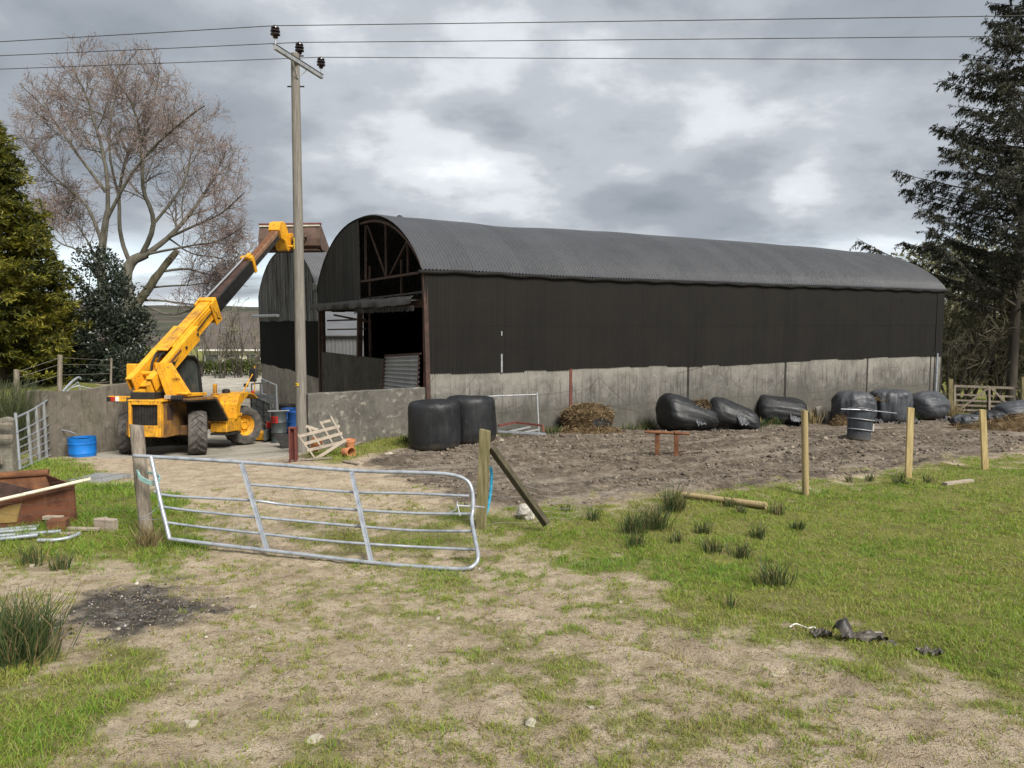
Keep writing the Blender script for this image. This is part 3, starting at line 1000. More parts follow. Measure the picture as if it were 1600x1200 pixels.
# red implement standing in the dark barn
ip = bpt(3.0, 3.0, gz(*(bpt(3.0, 3.0, 0)[:2])))
im_ = thing("farm_implement", "dark red farm implement standing inside the dark barn opening", "farm machine", ip, (0, 0, BA), world=False)
g = MB(); g.beam((-.6, 1.4, .5), (-.5, .9, 1.75), .22, .26).beam((-.5, .9, 1.75), (-.2, -.9, 1.45), .2, .24); g.build("boom_arm", M['red_pl'], im_)
g = MB(); g.box((0, 0, .75), (1.0, 1.6, .5), None, .05).build("chassis", M['rust_red'], im_)
for yy in (-.7, .7):
    g = MB(Matrix.Translation((.1, yy, .38)) @ Matrix.Rotation(R(90), 4, 'Y')); g.lathe([(.1, -.1), (.34, -.1), (.38, 0), (.34, .1), (.1, .1)], 20).build("wheel", M['rubber'], im_, smooth=True)

# second barn, alongside
b2 = thing("round_roof_barn", "smaller looking weathered black barn with streaked closed gable behind the pole", "barn", (CX, CY, 0), (0, 0, BA), world=False)
W2 = 11.7
barn(b2, BW + .12, 2, False, W2)
y2 = BW + .12
zt = .5 * (bw(408, 503)[1] + bw(495, 500)[1])
zb_l = bw(408, 571)[1]; zb_r = bw(495, 584)[1]
vclad("upper_gable_cladding", M['clad_old'], b2, y2, y2 + W2, -.05, zt, EAVE, 'y', rows=1, top=lambda s: arc(np.clip(s - y2, 0, W2), W2) - .02)
vclad("lower_gable_cladding", M['clad_black'], b2, y2 + .02, y2 + W2, -.02, .5 * (zb_l + zb_r), zt + .05, 'y', rows=1, wob=.10)
vclad("end_cladding", M['clad_black'], b2, y2, y2 + W2, BL - .05, -1.6, EAVE, 'y', rows=1, top=lambda s: arc(np.clip(s - y2, 0, W2), W2) - .02)
vclad("outer_side_cladding", M['clad_black'], b2, 0, 2.1, y2 + W2, -1.8, EAVE, 'x', rows=1)
vclad("outer_side_cladding", M['clad_black'], b2, 5.6, BL, y2 + W2, -1.8, EAVE, 'x', rows=1)
vclad("outer_side_cladding", M['clad_black'], b2, 2.1, 5.6, y2 + W2, 3.2, EAVE, 'x', rows=1)
nb = 4
for i in range(nb):
    a = y2 + W2 * i / nb; b = y2 + W2 * (i + 1) / nb
    MB().box((.06 + .003 * (i % 2), (a + b) / 2, -.55), (.14, b - a - .03, 2.5)).build("concrete_panel", M['conc_light'], b2)
    MB().box((.05, b - .0, -.55), (.05, .03, 2.5)).build("panel_joint", M['dark_metal'], b2)
a = bw(404, 494); b = bw(443, 493)
MB().tube([(-.25, a[0] + .3, a[1]), (-.25, b[0], b[1])], .07, 8).build("gable_rail", M['galv_old'], b2, smooth=True)
# small box lamp at the valley
a = bw(497, 449)
MB().box((-.16, a[0], a[1]), (.2, .22, .3), None, .03).build("valley_outlet", M['clad_old'], b2)

# a shed beyond, seen through the opening
sx = at(528, 540, 52)
shd = thing("grey_shed", "grey metal shed with low roof seen through the black barn's open bay", "shed", (sx.x, sx.y, -1.7), (0, 0, R(12)), world=False)
vclad("wall", M['shed_wall'], shd, -1.5, 2.6, 0, -.6, at(528, 525, 52).z + 1.7, 'x', rows=1, pitch=.25, amp=.03)
g = MB(); zr = at(528, 525, 52).z + 1.7
g.add([(-1.6, -.3, zr), (2.7, -.3, zr), (2.7, 6, zr + 1.75), (-1.6, 6, zr + 1.75), (-1.6, -.3, zr + .08), (2.7, -.3, zr + .08), (2.7, 6, zr + 1.83), (-1.6, 6, zr + 1.83)],
      [(0, 1, 2, 3), (4, 5, 6, 7), (0, 1, 5, 4), (1, 2, 6, 5), (2, 3, 7, 6), (3, 0, 4, 7)]); g.build("roof", M['roof2'], shd)
MB().box((.05, 5.8, .5), (3.1, .2, 3)).build("rear_wall", M['clad_black'], shd)

# ------------------------------------------------------------------ low concrete wall in front of the gable
pA = V((-4.98, 17.75)); pB = bpt(-.02, .02, 0).xy
lw = thing("low_concrete_wall", "low lichen stained concrete wall between the pole and the barn corner", "wall", (pA.x, pA.y, gz(pA.x, pA.y)))
n = 40; vs = []; fs = []
for i in range(n + 1):
    t = i / n; p = pA.lerp(pB, t)
    top = (.86 + .0 * t) * (1 - t) + .87 * t + (.035 if t < .36 else 0) * 0 + (fbm(np.array([t * 9.]), np.array([.3]), 3, 5)[0] - .5) * .06
    py_ = 615 + (604.5 - 615) * t
    top = at(480 + 186 * t, py_, p.y).z + (fbm(np.array([t * 14.]), np.array([.3]), 3, 5)[0] - .5) * .03
    d = (pB - pA).normalized(); nn = V((d.y, -d.x))
    for o, z_ in ((.11, -1.3), (.11, top - .015), (.095, top), (-.095, top), (-.11, top - .015), (-.11, -1.3)):
        q = p + nn * o; vs.append((q.x, q.y, z_))
for i in range(n):
    for j in range(5): fs.append((i * 6 + j, i * 6 + j + 1, i * 6 + 7 + j, i * 6 + 6 + j))
fs.append((0, 1, 2, 3, 4, 5)); fs.append(tuple(n * 6 + j for j in range(6)))
MB().add(vs, fs).build("wall_face", M['conc_wall'], lw)
# retaining wall by the left gate
rw = thing("retaining_wall", "brown stained concrete retaining wall behind the blue tub", "wall", (-11.5, 18.1, gz(-11, 18)))
vs = []; fs = []; n = 30
qa = V((-11.62, 17.85)); qb = V((-9.86, 22.35))
for i in range(n + 1):
    t = i / n; p = qa.lerp(qb, t); d = (qb - qa).normalized(); nn = V((d.y, -d.x))
    top = at(60 + 135 * min(t / .52, 2.0), 611 - 13 * max(0, min((t - .2) / .35, 1.6)), p.y).z + (fbm(np.array([t * 12.]), np.array([.7]), 3, 25)[0] - .5) * .05
    for o, z_ in ((.10, -1.6), (.10, top), (-.10, top), (-.10, -1.6)):
        q = p + nn * o; vs.append((q.x, q.y, z_))
for i in range(n):
    for j in range(3): fs.append((i * 4 + j, i * 4 + j + 1, i * 4 + 5 + j, i * 4 + 4 + j))
fs.append((0, 1, 2, 3)); fs.append(tuple(n * 4 + j for j in range(4)))
MB().add(vs, fs).build("wall_face", M['conc_brown'], rw)
e = at(62, 612, 17.8)
MB().box((qa.x - .02, qa.y - .03, (e.z - 1.6) / 2), (.30, .22, e.z + 1.66), (0, 0, R(20)), .02).build("end_pier", M['conc_brown'], rw)
# ------------------------------------------------------------------ telehandler (own frame: y forward, x right, z up)
th = thing("telehandler", "worn yellow telehandler with raised extended boom and rusty bucket parked on the yard", "telehandler", (-9.05, 18.9, -.86), (-.060, 0, -.096), world=False)
th.location.z = gz(-8.2, 18.9) + .02
Y_, YD = M['yellow'], M['yellow_dirty']


def wheel(x, y, steer, r=.575, w=.46):
    A = Matrix.Translation((x, y, r - .02)) @ Matrix.Rotation(steer, 4, 'Z') @ Matrix.Rotation(R(90), 4, 'Y')
    g = MB(A); h = w / 2
    g.lathe([(r * .52, -h * .70), (r * .60, -h * .92), (r * .78, -h), (r * .91, -h * .93), (r * .945, -h * .6), (r * .95, 0), (r * .945, h * .6), (r * .91, h * .93), (r * .78, h), (r * .60, h * .92), (r * .52, h * .70)], 40, None, True)
    N = 17
    for sd_ in (-1, 1):
        for i in range(N):
            a0 = 2 * math.pi * (i + (.5 if sd_ > 0 else 0)) / N
            pts = []
            for t in (0, .5, 1):
                zz_ = sd_ * (-.02 + t * h * 1.0); a = a0 + .40 * t ** .9
                pts.append((zz_, a))
            for (z0, a), (z1, b) in zip(pts, pts[1:]):
                for_v = []
                for zz_, an in ((z0, a), (z1, b)):
                    rr0 = r * .93 if abs(zz_) < h * .8 else r * .86
                    rr1 = r * 1.0 if abs(zz_) < h * .8 else r * .945
                    for da, rr in ((-.075, rr0), (-.055, rr1), (.055, rr1), (.075, rr0)):
                        for_v.append((rr * math.cos(an + da), rr * math.sin(an + da), zz_))
                g.add(for_v, [(0, 1, 5, 4), (1, 2, 6, 5), (2, 3, 7, 6), (0, 3, 2, 1), (4, 5, 6, 7)])
    o = g.build("wheel", M['rubber'], th, smooth=True)
    g = MB(A)
    prof = [(.0, h * .28), (r * .16, h * .28), (r * .18, h * .42), (r * .20, h * .42), (r * .22, h * .20), (r * .38, h * .12), (r * .44, h * .35), (r * .53, h * .72), (r * .56, h * .74), (r * .56, h * .60), (r * .50, h * .2), (r * .50, -h * .70), (r * .0, -h * .70)]
    g.lathe(prof, 36)
    for i in range(8):
        a = 2 * math.pi * i / 8
        g.box((r * .28 * math.cos(a), r * .28 * math.sin(a), h * .2), (.03, .03, .05))
    g.build("rim", YD if y < 1 else Y_, o, smooth=True)
    return o


wheel(-.95, .02, R(29)); wheel(.93, 0, R(29))
wheel(.88, 2.62, R(-27)); wheel(-.88, 2.62, R(-27))

g = MB()
g.box((-.42, 1.2, .70), (.16, 4.0, .34), None, .01).box((.42, 1.2, .70), (.16, 4.0, .34), None, .01)
g.box((0, 0, .62), (1.5, .26, .26), None, .03).box((0, 2.62, .62), (1.4, .26, .26), None, .03)
g.box((0, 1.3, .55), (.7, 2.6, .10)).box((0, 3.1, .8), (1.0, .16, .5), None, .02)
g.build("chassis", M['yellow_filthy'], th)
g = MB(); g.box((.0, 1.3, .88), (.70, 2.4, .55), None, .02); g.build("engine_block", M['dark_metal'], th)
# rear body
xl, xr, yr = -.36, .50, -.92
g = MB()
g.box((xl + .035, yr + .04, .97), (.07, .10, .92), None, .012)
g.box((xr - .05, yr + .04, .97), (.10, .12, .92), None, .012)
g.box(((xl + xr) / 2, yr + .03, 1.375), (xr - xl - .17, .10, .13), None, .012)
g.box(((xl + xr) / 2, yr + .02, .66), (xr - xl - .17, .12, .28), None, .012)
g.prism([(yr + .10, 1.44), (yr - .02, 1.44), (yr - .03, 1.40), (-.30, 1.40), (-.30, 1.46)], xl, xr + .06)
g.build("rear_frame", YD, th)
g = MB()
g.prism([(yr + .1, .50), (yr + .1, 1.40), (.35, 1.40), (.40, .9), (-.1, .52)], xr - .05, xr + .02)
g.build("side_panel", M['yellow_filthy'], th)
g = MB(); g.prism([(yr + .22, .92), (yr + .20, 1.30), (yr + .42, 1.30), (yr + .52, 1.1), (yr + .44, .92)], xr + .018, xr + .028); g.build("vent_panel", M['rust_dark'], th)
g = MB(); g.prism([(yr + .1, .52), (yr + .1, 1.40), (.35, 1.40), (.40, .6)], xl, xl + .05); g.build("side_panel", YD, th)
g = MB(); g.box(((xl + xr) / 2, yr + .09, 1.05), (xr - xl - .16, .04, .52))
gr = g.build("radiator_grille", M['black_paint'], th)
g = MB()
for i in range(17):
    g.box((xl + .10 + i * (xr - xl - .22) / 16, yr + .055, 1.05), (.018, .04, .52))
g.build("grille_fins", M['dark_metal'], gr)
g = MB(); g.box((.06, -.30, 1.0), (.70, .9, .72)); g.build("radiator_housing", M['black_paint'], th)
# lamp brackets
g = MB(); g.box((-.70, -.70, 1.50), (.62, .06, .035)).box((-.80, -.72, 1.44), (.50, .05, .13), None, .01); g.build("lamp_bracket", YD, th)
for x, m, w_ in ((-.98, M['black_paint'], .10), (-.87, M['red_light'], .11), (-.755, M['white_pl'], .10)):
    g = MB(); g.box((x, -.765, 1.44), (w_ - .012, .05, .12), None, .01); g.build("tail_lamp", m, th)
g = MB(); g.box((.57, -.72, 1.50), (.17, .12, .10), None, .01); g.build("lamp_bracket", M['wood_pallet'], th)
g = MB(); g.box((.80, -.72, 1.49), (.28, .10, .12), None, .02)
for x in (.72, .80, .88): g.lathe([(.045, 0), (.045, .03), (.0, .035)], 12, Matrix.Translation((x, -.77, 1.49)) @ Matrix.Rotation(R(90), 4, 'X'))
g.build("tail_lamp", M['black_paint'], th)
# right tower with lettering
g = MB()
vs = [(.46, -.62, 1.50), (.64, -.62, 1.50), (.66, .08, 1.50), (.58, .08, 1.50), (.16, -.66, 2.36), (.30, -.66, 2.36), (.34, -.32, 2.36), (.28, -.32, 2.36)]
g.add(vs, [(0, 1, 2, 3), (4, 5, 6, 7), (0, 1, 5, 4), (1, 2, 6, 5), (2, 3, 7, 6), (3, 0, 4, 7)])
g.build("boom_tower", Y_, th)
g = MB()
g.beam((.66, -.60, 1.5), (.33, -.64, 2.34), .05, .08)
g.build("tower_flange", Y_, th)
MB().beam((.69, .08, 1.5), (.37, -.33, 2.34), .05, .10).build("tower_flange", Y_, th)
g = MB(); g.box((.72, .1, 1.54), (.34, .95, .08), None, .01).box((.76, -.35, 1.58), (.30, .25, .07), None, .02); g.build("tower_base", YD, th)
tcu = bpy.data.curves.new("lettering", 'FONT'); tcu.body = "5-CE0 16"; tcu.size = .095; tcu.extrude = .003; tcu.align_x = 'CENTER'
to = bpy.data.objects.new("lettering", tcu); COL.objects.link(to)
dg = bpy.context.evaluated_depsgraph_get(); tm = bpy.data.meshes.new_from_object(to.evaluated_get(dg)); bpy.data.objects.remove(to)
p0 = V((.638 + .02, -.55, 1.5)); ux = V((.02, 1.0, 0)).normalized(); uz = V((-.33, .30, .86)); uz = (uz - ux * uz.dot(ux)).normalized(); un = ux.cross(uz)
Mx = Matrix((ux, uz, un)).transposed().to_4x4()
cpt = V((.50, -.30, 1.90)) + un * .05
tm.transform(Matrix.Translation(cpt) @ Mx)
put(tm, "lettering", M['ink'], th)
# left block
g = MB(); g.box((-.98, .30, 2.12), (.26, .34, .42), None, .03).box((-.80, .30, 1.7), (.12, .3, .7), None, .02); g.build("left_tower", Y_, th)

# boom
AL = math.atan(.652); cA, sA = math.cos(AL), math.sin(AL)
BXc = -.10


def bp(d, x=0, h=0):
    """a point on the boom: d forward of the tail, h above its axis"""
    return V((BXc + x, -.75 + d * cA - h * sA, 1.80 + d * sA + h * cA))


def bbox(g, d0, d1, x0, x1, h0, h1, bev=.01):
    return g.box(bp((d0 + d1) / 2, (x0 + x1) / 2, (h0 + h1) / 2), (x1 - x0, d1 - d0, h1 - h0), (AL, 0, 0), bev)


for x0, x1, nm_ in ((-.37, -.20, 0), (.16, .33, 1)):
    g = MB()
    bbox(g, -.02, 2.6, x0, x1, .16, .20, .004)
    bbox(g, -.02, 2.5, x0, x0 + .03, -.16, .16, .004); bbox(g, -.02, 2.5, x1 - .03, x1, -.16, .16, .004)
    bbox(g, .3, 2.5, x0, x1, -.19, -.16, .004)
    g.build("boom_side_beam", Y_, th)
g = MB()
g.prism([(-.80, 2.02), (-.84, 1.80), (-.78, 1.62), (-.66, 1.50), (-.52, 1.44), (-.40, 1.50), (-.32, 1.64), (-.28, 1.86), (-.32, 2.16), (-.55, 2.10)], BXc + .155, BXc + .27)
o = g.build("pivot_plate", Y_, th)
g = MB()
for q in range(7):
    a0 = -.2 - q * .26; a1 = a0 - .26
    c_ = V((0, -.60, 1.80))
    pa = c_ + V((BXc + .22, math.sin(a0) * .0 - .22 * math.cos(a0 + .9), .24 * math.sin(-a0 - .3)))
g.beam((BXc + .22, -.82, 1.93), (BXc + .22, -.60, 1.84), .07, .05).beam((BXc + .22, -.62, 1.85), (BXc + .22, -.42, 1.62), .07, .05)
g.build("rubber_strip", M['black_paint'], o)
g = MB(); g.lathe([(.05, 0), (.05, .02), (0, .022)], 14, Matrix.Translation((BXc + .21, -.74, 1.60)) @ Matrix.Rotation(R(60), 4, 'X')); g.build("pin_hole_disc", M['ink'], o)  # black disc painted in for the dark inside of the pin hole
g = MB(); bbox(g, .15, 1.6, -.20, .16, -.17, -.13, .004); g.box((BXc, -.60, 1.66), (.5, .30, .03), (AL * .3, 0, 0)); g.build("boom_floor_plate", Y_, th)
g = MB(); g.tube([bp(.45, -.3, .05), bp(.45, .3, .05)], .055, 12); g.build("cross_tube", Y_, th, smooth=True)
g = MB(); g.box((BXc + .02, -.55, 1.52), (.62, .5, .20), None, .02); g.build("shaded_void_box", M['black_paint'], th)  # black box standing in for the shaded void below the floor plate
for i, (x, c_) in enumerate(((-.08, .0), (.02, .1), (-.14, .16))):
    g = MB(); g.tube([bp(.55 + c_, x, -.1), bp(.7 + c_, x, .12), bp(.95 + c_, x + .02, .24), bp(1.25 + c_, x + .03, .15), bp(1.4 + c_, x, -.08)], .024, 8); g.build("hydraulic_hose", M['ink'], th, smooth=True)
g = MB(); bbox(g, 1.2, 1.5, -.1, .05, .05, .20); g.build("valve_block", M['dark_metal'], th)
dE = 4.02
g = MB(); bbox(g, 1.45, dE, -.19, .19, -.22, .24, .015); g.build("boom_outer_section", Y_, th)
g = MB(); bbox(g, 1.2, dE - .1, -.15, .15, .25, .285, .004); g.build("boom_wear_strip", YD, th)
g = MB()
bbox(g, 1.9, dE - .25, .19, .202, .10, .16, .002); bbox(g, 2.2, dE - .3, .19, .20, -.20, -.15, .002)
g.build("boom_side_rib", Y_, th)
g = MB(); bbox(g, dE - .16, dE + .04, -.25, .25, .20, .33); bbox(g, dE - .34, dE + .03, .21, .26, -.40, .30); bbox(g, dE - .34, dE + .03, -.26, -.21, -.40, .30); bbox(g, dE - .2, dE, -.25, .25, -.40, -.32)
g.build("boom_collar", Y_, th)
dI = 7.05
g = MB(); bbox(g, dE - .4, dI, -.165, .165, -.27, .17, .015); g.build("boom_inner_section", M['black_paint'], th)
g = MB(); bbox(g, dE - .2, dI - .02, -.14, .14, .17, .185, .003); g.build("boom_wear_strip", M['rust_dark'], th)
g = MB(); bbox(g, dI - .15, dI + .05, -.20, .20, .14, .27); bbox(g, dI - .10, dI + .05, .16, .21, -.30, .22); bbox(g, dI - .2, dI + .1, .0, .12, .25, .34)
g.build("boom_collar", Y_, th)
g = MB(); g.tube([bp(dE - .1, -.06, .30), bp(dI, -.06, .25)], .032, 12); g.build("extension_ram", M['chrome'], th, smooth=True)
dT = 9.75
g = MB(); bbox(g, dI - .4, dT, -.125, .125, -.22, .11, .015); g.build("boom_end_section", M['rust_tan'], th)
g = MB(); bbox(g, dI, dT - .1, -.10, .10, .11, .122, .003); g.build("boom_wear_strip", M['rust_orange'], th)
g = MB(); bbox(g, dI + .02, dT - .25, .125, .131, -.20, -.02, .002); g.build("boom_dark_strip", M['dark_metal'], th)  # darker strip along the end section's right side
g = MB(); g.tube([bp(dE - .3, .245, .18), bp(dE - .28, .25, .02), bp(dE - .2, .25, -.05), bp(dE - .22, .262, -.22), bp(dE - .1, .262, -.30)], .018, 6); g.build("hydraulic_hose", M['ink'], th, smooth=True)
g = MB(); g.tube([bp(.9, .35, -.05), bp(1.5, .30, .02), bp(2.3, .235, .0), bp(3.4, .225, .05), bp(3.75, .225, .05)], .016, 6); g.build("hydraulic_hose", M['ink'], th, smooth=True)
for d_ in (1.0, 1.75, 2.45):
    g = MB(); g.tube([bp(d_, .30, .02), bp(d_, .36, .02)], .04, 10); g.build("pin_boss", M['dark_metal'], th)
g = MB(); bbox(g, .25, 1.5, .335, .342, .06, .13, .001); g.build("worn_edge", M['rust_orange'], th)
g = MB(); g.tube([(.45, .8, 1.45), (.62, .9, 1.1), (.75, 1.2, .95)], .02, 6); g.tube([(.5, .3, 1.5), (.66, .5, 1.15), (.7, 1.1, .85)], .02, 6); g.build("hydraulic_hose", M['ink'], th, smooth=True)
g = MB(); g.tube([(-.15, .75, .5), (.5, .1, .55), (.7, 0, .6)], .05, 8); g.build("steering_ram", M['dark_metal'], th, smooth=True)
# head
tp = bp(dT, 0, 0); hy, hz = tp.y, tp.z
g = MB()
hp = [(hy - .30, hz + .00), (hy - .22, hz + .26), (hy + .06, hz + .36), (hy + .30, hz + .30), (hy + .46, hz + .08), (hy + .62, hz - .35), (hy + .58, hz - .62), (hy + .40, hz - .60), (hy + .20, hz - .30), (hy - .12, hz - .26)]
g.prism(hp, BXc - .20, BXc + .20); o = g.build("boom_head", Y_, th)
g = MB(); g.prism([(hy + .40, hz - .02), (hy + .75, hz + .08), (hy + .82, hz - .55), (hy + .55, hz - .55)], BXc + .20, BXc + .26).prism([(hy + .40, hz - .02), (hy + .75, hz + .08), (hy + .82, hz - .55), (hy + .55, hz - .55)], BXc + .38, BXc + .44)
g.tube([(BXc + .15, hy + .55, hz - .45), (BXc + .5, hy + .55, hz - .45)], .05, 10)
g.build("carriage_plate", Y_, th)
# bucket on the carriage
bx0, bx1 = -1.10, 1.22
by, bz = hy + .70, hz - .24
prof = [(by + .05, bz + .62), (by - .06, bz + .10), (by - .02, bz - .16), (by + .18, bz - .30), (by + .55, bz - .32), (by + 1.1, bz - .22)]
ip_ = [(a + .03 * (1 if i < 3 else .3), b + (.03 if i >= 2 else 0)) for i, (a, b) in enumerate(prof)]
poly = prof + ip_[::-1]
g = MB(); g.prism(poly, bx0, bx1)
bk = g.build("bucket", M['rust_grey'], th)
for x in (bx0, bx1 - .03):
    g = MB(); g.prism([(by + .06, bz + .60), (by - .05, bz + .10), (by - .01, bz - .15), (by + .18, bz - .29), (by + .55, bz - .31), (by + 1.1, bz - .21)], x - .012, x + .042); g.build("bucket_side", M['rust_grey'], bk)
g = MB(); g.box(((bx0 + bx1) / 2, by + .045, bz + .64), (bx1 - bx0 + .06, .07, .07), None, .012); g.build("bucket_edge", M['rust_red'], bk)
g = MB(); g.box(((bx0 + bx1) / 2, by + .005, bz + .57), (bx1 - bx0 - .02, .03, .05)); g.build("worn_edge", M['white_worn'], bk)
for x in (-.55, .62):
    g = MB(); g.prism([(by - .08, bz + .35), (by - .22, bz + .25), (by - .22, bz + .05), (by - .06, bz - .05)], x, x + .06); g.tube([(x - .1, by - .14, bz + .15), (x + .16, by - .14, bz + .15)], .05, 8); g.build("bucket_lug", M['rust_grey'], bk)
g = MB(); g.box(((bx0 + bx1) / 2, by + .14, bz - .33), (bx1 - bx0 - .1, .5, .05)); g.build("bucket_underside", M['rust_dark'], bk)
# cab, left of the boom
cx0, cx1, cy0, cy1, cz0, cz1 = -.86, -.02, .62, 1.80, 1.05, 2.52
g = MB()
g.prism([(cy0 + .04, cz0), (cy0, cz1 - .30), (cy0 + .06, cz1 - .10), (cy0 + .22, cz1 - .02), (cy1 - .25, cz1 - .02), (cy1 - .08, cz1 - .12), (cy1, cz1 - .3), (cy1 + .22, cz0)], cx0 + .03, cx1 - .03)
cb = g.build("cab", M['glass_dark'], th)
g = MB()
for x in (cx0, cx1):
    pl = [(cy0 + .02, cz0), (cy0 - .02, cz1 - .30), (cy0 + .05, cz1 - .08), (cy0 + .22, cz1 + .01), (cy1 - .25, cz1 + .01), (cy1 - .06, cz1 - .10), (cy1 + .02, cz1 - .3), (cy1 + .24, cz0)]
    g.tube([(x, a, b) for a, b in pl], .045, 8)
g.box(((cx0 + cx1) / 2, (cy0 + cy1) / 2, cz1 + .02), (cx1 - cx0, cy1 - cy0 - .45, .06), None, .02)
for zz_ in (1.5, 1.9, 2.2): g.box(((cx0 + cx1) / 2, cy0 - .01, zz_), (cx1 - cx0, .03, .02))
g.build("cab_frame", M['black_paint'], cb)
g = MB(); g.box(((cx0 + cx1) / 2, (cy0 + cy1) / 2 + .1, .95), (cx1 - cx0, cy1 - cy0 + .3, .25), None, .02); g.build("cab_base", YD, th)
g = MB(); g.box((.26, 2.2, 1.62), (.10, .10, .30), None, .02).box((.26, 2.2, 1.40), (.16, .2, .2), None, .02); g.build("marker_post", YD, th)
# right rear mudguard and step
g = MB()
g.prism([(-.62, 1.42), (-.62, 1.47), (.62, 1.47), (1.28, .84), (1.24, .80), (.60, 1.41)], .52, 1.14)
g.build("rear_mudguard", M['yellow_filthy'], th)
g = MB(); g.prism([(-.60, 1.405), (.59, 1.40), (1.22, .79), (1.19, .77), (.575, 1.37), (-.60, 1.38)], .53, 1.13); g.build("mudguard_shade_sheet", M['black_paint'], th)  # black sheet paints in the shade under the mudguard
g = MB(); g.prism([(.60, 1.42), (1.25, .80), (1.0, .60), (.35, .60), (.20, 1.40)], .50, .56); g.build("mudguard_skirt", M['black_paint'], th)
g = MB(); g.box((.84, 1.70, .66), (.48, .86, .42), None, .02); o = g.build("side_tank", M['yellow_dirty'], th)
g = MB(); g.box((.84, 1.70, .40), (.5, .8, .06)); g.build("tank_guard", M['dark_metal'], o)
# front mudguard
g = MB()
arcp = []
for i in range(11):
    a = R(168 - i * 11.5)
    arcp.append((2.62 + .82 * math.cos(a), .62 + .84 * math.sin(a) + .05))
inner = [(2.62 + (a - 2.62) * .965, .62 + (b - .62) * .965) for a, b in arcp]
g.prism(arcp + inner[::-1], .50, 1.12)
g.prism([(2.62 - .88, .80), (2.62 - .80, 1.25), (2.62 - .60, 1.50), (2.62 + .25, 1.53), (2.62 + .1, 1.2), (2.2, .9)], .50, .60)
g.prism([(2.62 - .88, .80), (2.62 - .84, 1.2), (2.62 - .66, 1.50), (2.62 - .1, 1.54), (2.62 - .2, 1.42), (2.62 - .6, 1.2), (2.62 - .72, .9)], .56, 1.13)
g.build("front_mudguard", YD, th)
g = MB(); g.box((.86, 1.98, .90), (.5, .34, .10), None, .02).box((.55, 2.1, 1.15), (.12, .8, .6), None, .02); g.build("front_body", YD, th)
g = MB(); g.lathe([(.10, 0), (.11, .04), (.11, .10), (.06, .13), (0, .13)], 14, Matrix.Translation((.62, 2.15, 1.50))); g.build("filler_cap", M['dark_metal'], th, smooth=True)
g = MB(); g.tube([(.95, 2.45, 1.45), (1.0, 2.85, 1.9), (1.02, 3.0, 2.05)], .02, 8); g.tube([(1.06, 3.05, 1.5), (1.06, 3.05, 2.3)], .014, 6); g.build("mirror_arm", YD, th, smooth=True)
g = MB(); g.box((1.02, 3.02, 2.02), (.26, .07, .40), (0, 0, R(-12)), .03); g.box((.86, 2.9, 1.72), (.12, .1, .10), None, .02); g.build("mirror", M['black_paint'], th)
g = MB(); g.box((1.0, 3.05, 1.50), (.10, .08, .10), None, .02); g.build("side_lamp", M['red_light'], th)
# front stabiliser
g = MB()
g.prism([(3.55, .03), (3.50, .26), (3.62, .30), (4.05, .20), (4.1, .03)], .55, 1.20)
st = g.build("stabiliser_foot", YD, th)
g = MB(); g.tube([(.62, 3.05, .75), (.80, 3.35, .55)], .055, 10); g.box((.62, 3.05, .7), (.2, .2, .3), None, .02); g.build("stabiliser_cylinder", YD, th, smooth=True)
g = MB(); g.tube([(.80, 3.35, .55), (1.08, 3.72, .26)], .030, 10); g.build("stabiliser_ram", M['chrome'], th, smooth=True)
# ------------------------------------------------------------------ power pole and wires
pt = at(461, 84, 17.9); pb = at(472, 690, 17.75)
pz = gz(pb.x, pb.y)
pole = thing("power_pole", "tall weathered wooden power pole with crossarm and three insulators", "power pole", (pb.x, pb.y, pz))
pts = [V((pb.x, pb.y, pz - .3)).lerp(pt, t) for t in np.linspace(0, 1, 14)]
MB().tube(pts, [.138 - .040 * t for t in np.linspace(0, 1, 14)], 18).build("pole", M['wood_pole'], pole, smooth=True)
aN = at(429, 72, 16.8); aF = at(503, 119, 19.1)
MB().beam(aN + V((0, 0, -.02)), aF + V((0, 0, -.02)), .075, .095).build("crossarm", M['galv_old'], pole)
MB().beam(aN + V((-.0, 0, .034)), aF + V((0, 0, .034)), .095, .010).build("crossarm_top", M['black_paint'], pole)
mid = aN.lerp(aF, .5)
for t, q in ((.33, (466, 124)), (.68, (466, 124))):
    e = at(*q, 17.88); MB().beam(aN.lerp(aF, t) + V((0, -.02, -.05)), e + V((0, -.08, 0)), .035, .02).build("brace", M['galv_old'], pole)
MB().tube([pt + V((-.2, 0, -.75)), pt + V((.2, 0, -.75))], .018, 8).build("bolt", M['dark_metal'], pole)
MB().tube([pt + V((-.2, 0, -.05)), pt + V((.2, 0, -.05))], .018, 8).build("bolt", M['dark_metal'], pole)
tops = []
for t in (.02, .5, .985):
    b = aN.lerp(aF, t) + V((0, 0, .04))
    o = MB().tube([b, b + V((0, 0, .16))], .018, 8).build("insulator_pin", M['galv_old'], pole)
    g = MB(Matrix.Translation(b + V((0, 0, .14))) @ Matrix.Scale(.78, 4))
    g.lathe([(.05, 0), (.075, .02), (.06, .05), (.085, .07), (.135, .09), (.135, .12), (.07, .135), (.07, .16), (.135, .18), (.135, .21), (.07, .225), (.07, .245), (.12, .265), (.11, .30), (.05, .32), (.05, .35), (.0, .36)], 20).build("insulator", M['porcelain'], pole, smooth=True)
    tops.append(b + V((0, 0, .41)))


def on_pole(px, py):
    d = ray(px, py); return at(px, py, pb.y - .12 + .0)


# warning plate and yellow band
c = at(461.5, 381.5, 17.9); t = (c.z - pz) / (pt.z - pz); ax_ = V((pb.x, pb.y, pz)).lerp(pt, t); rr = .138 - .04 * t
g = MB()


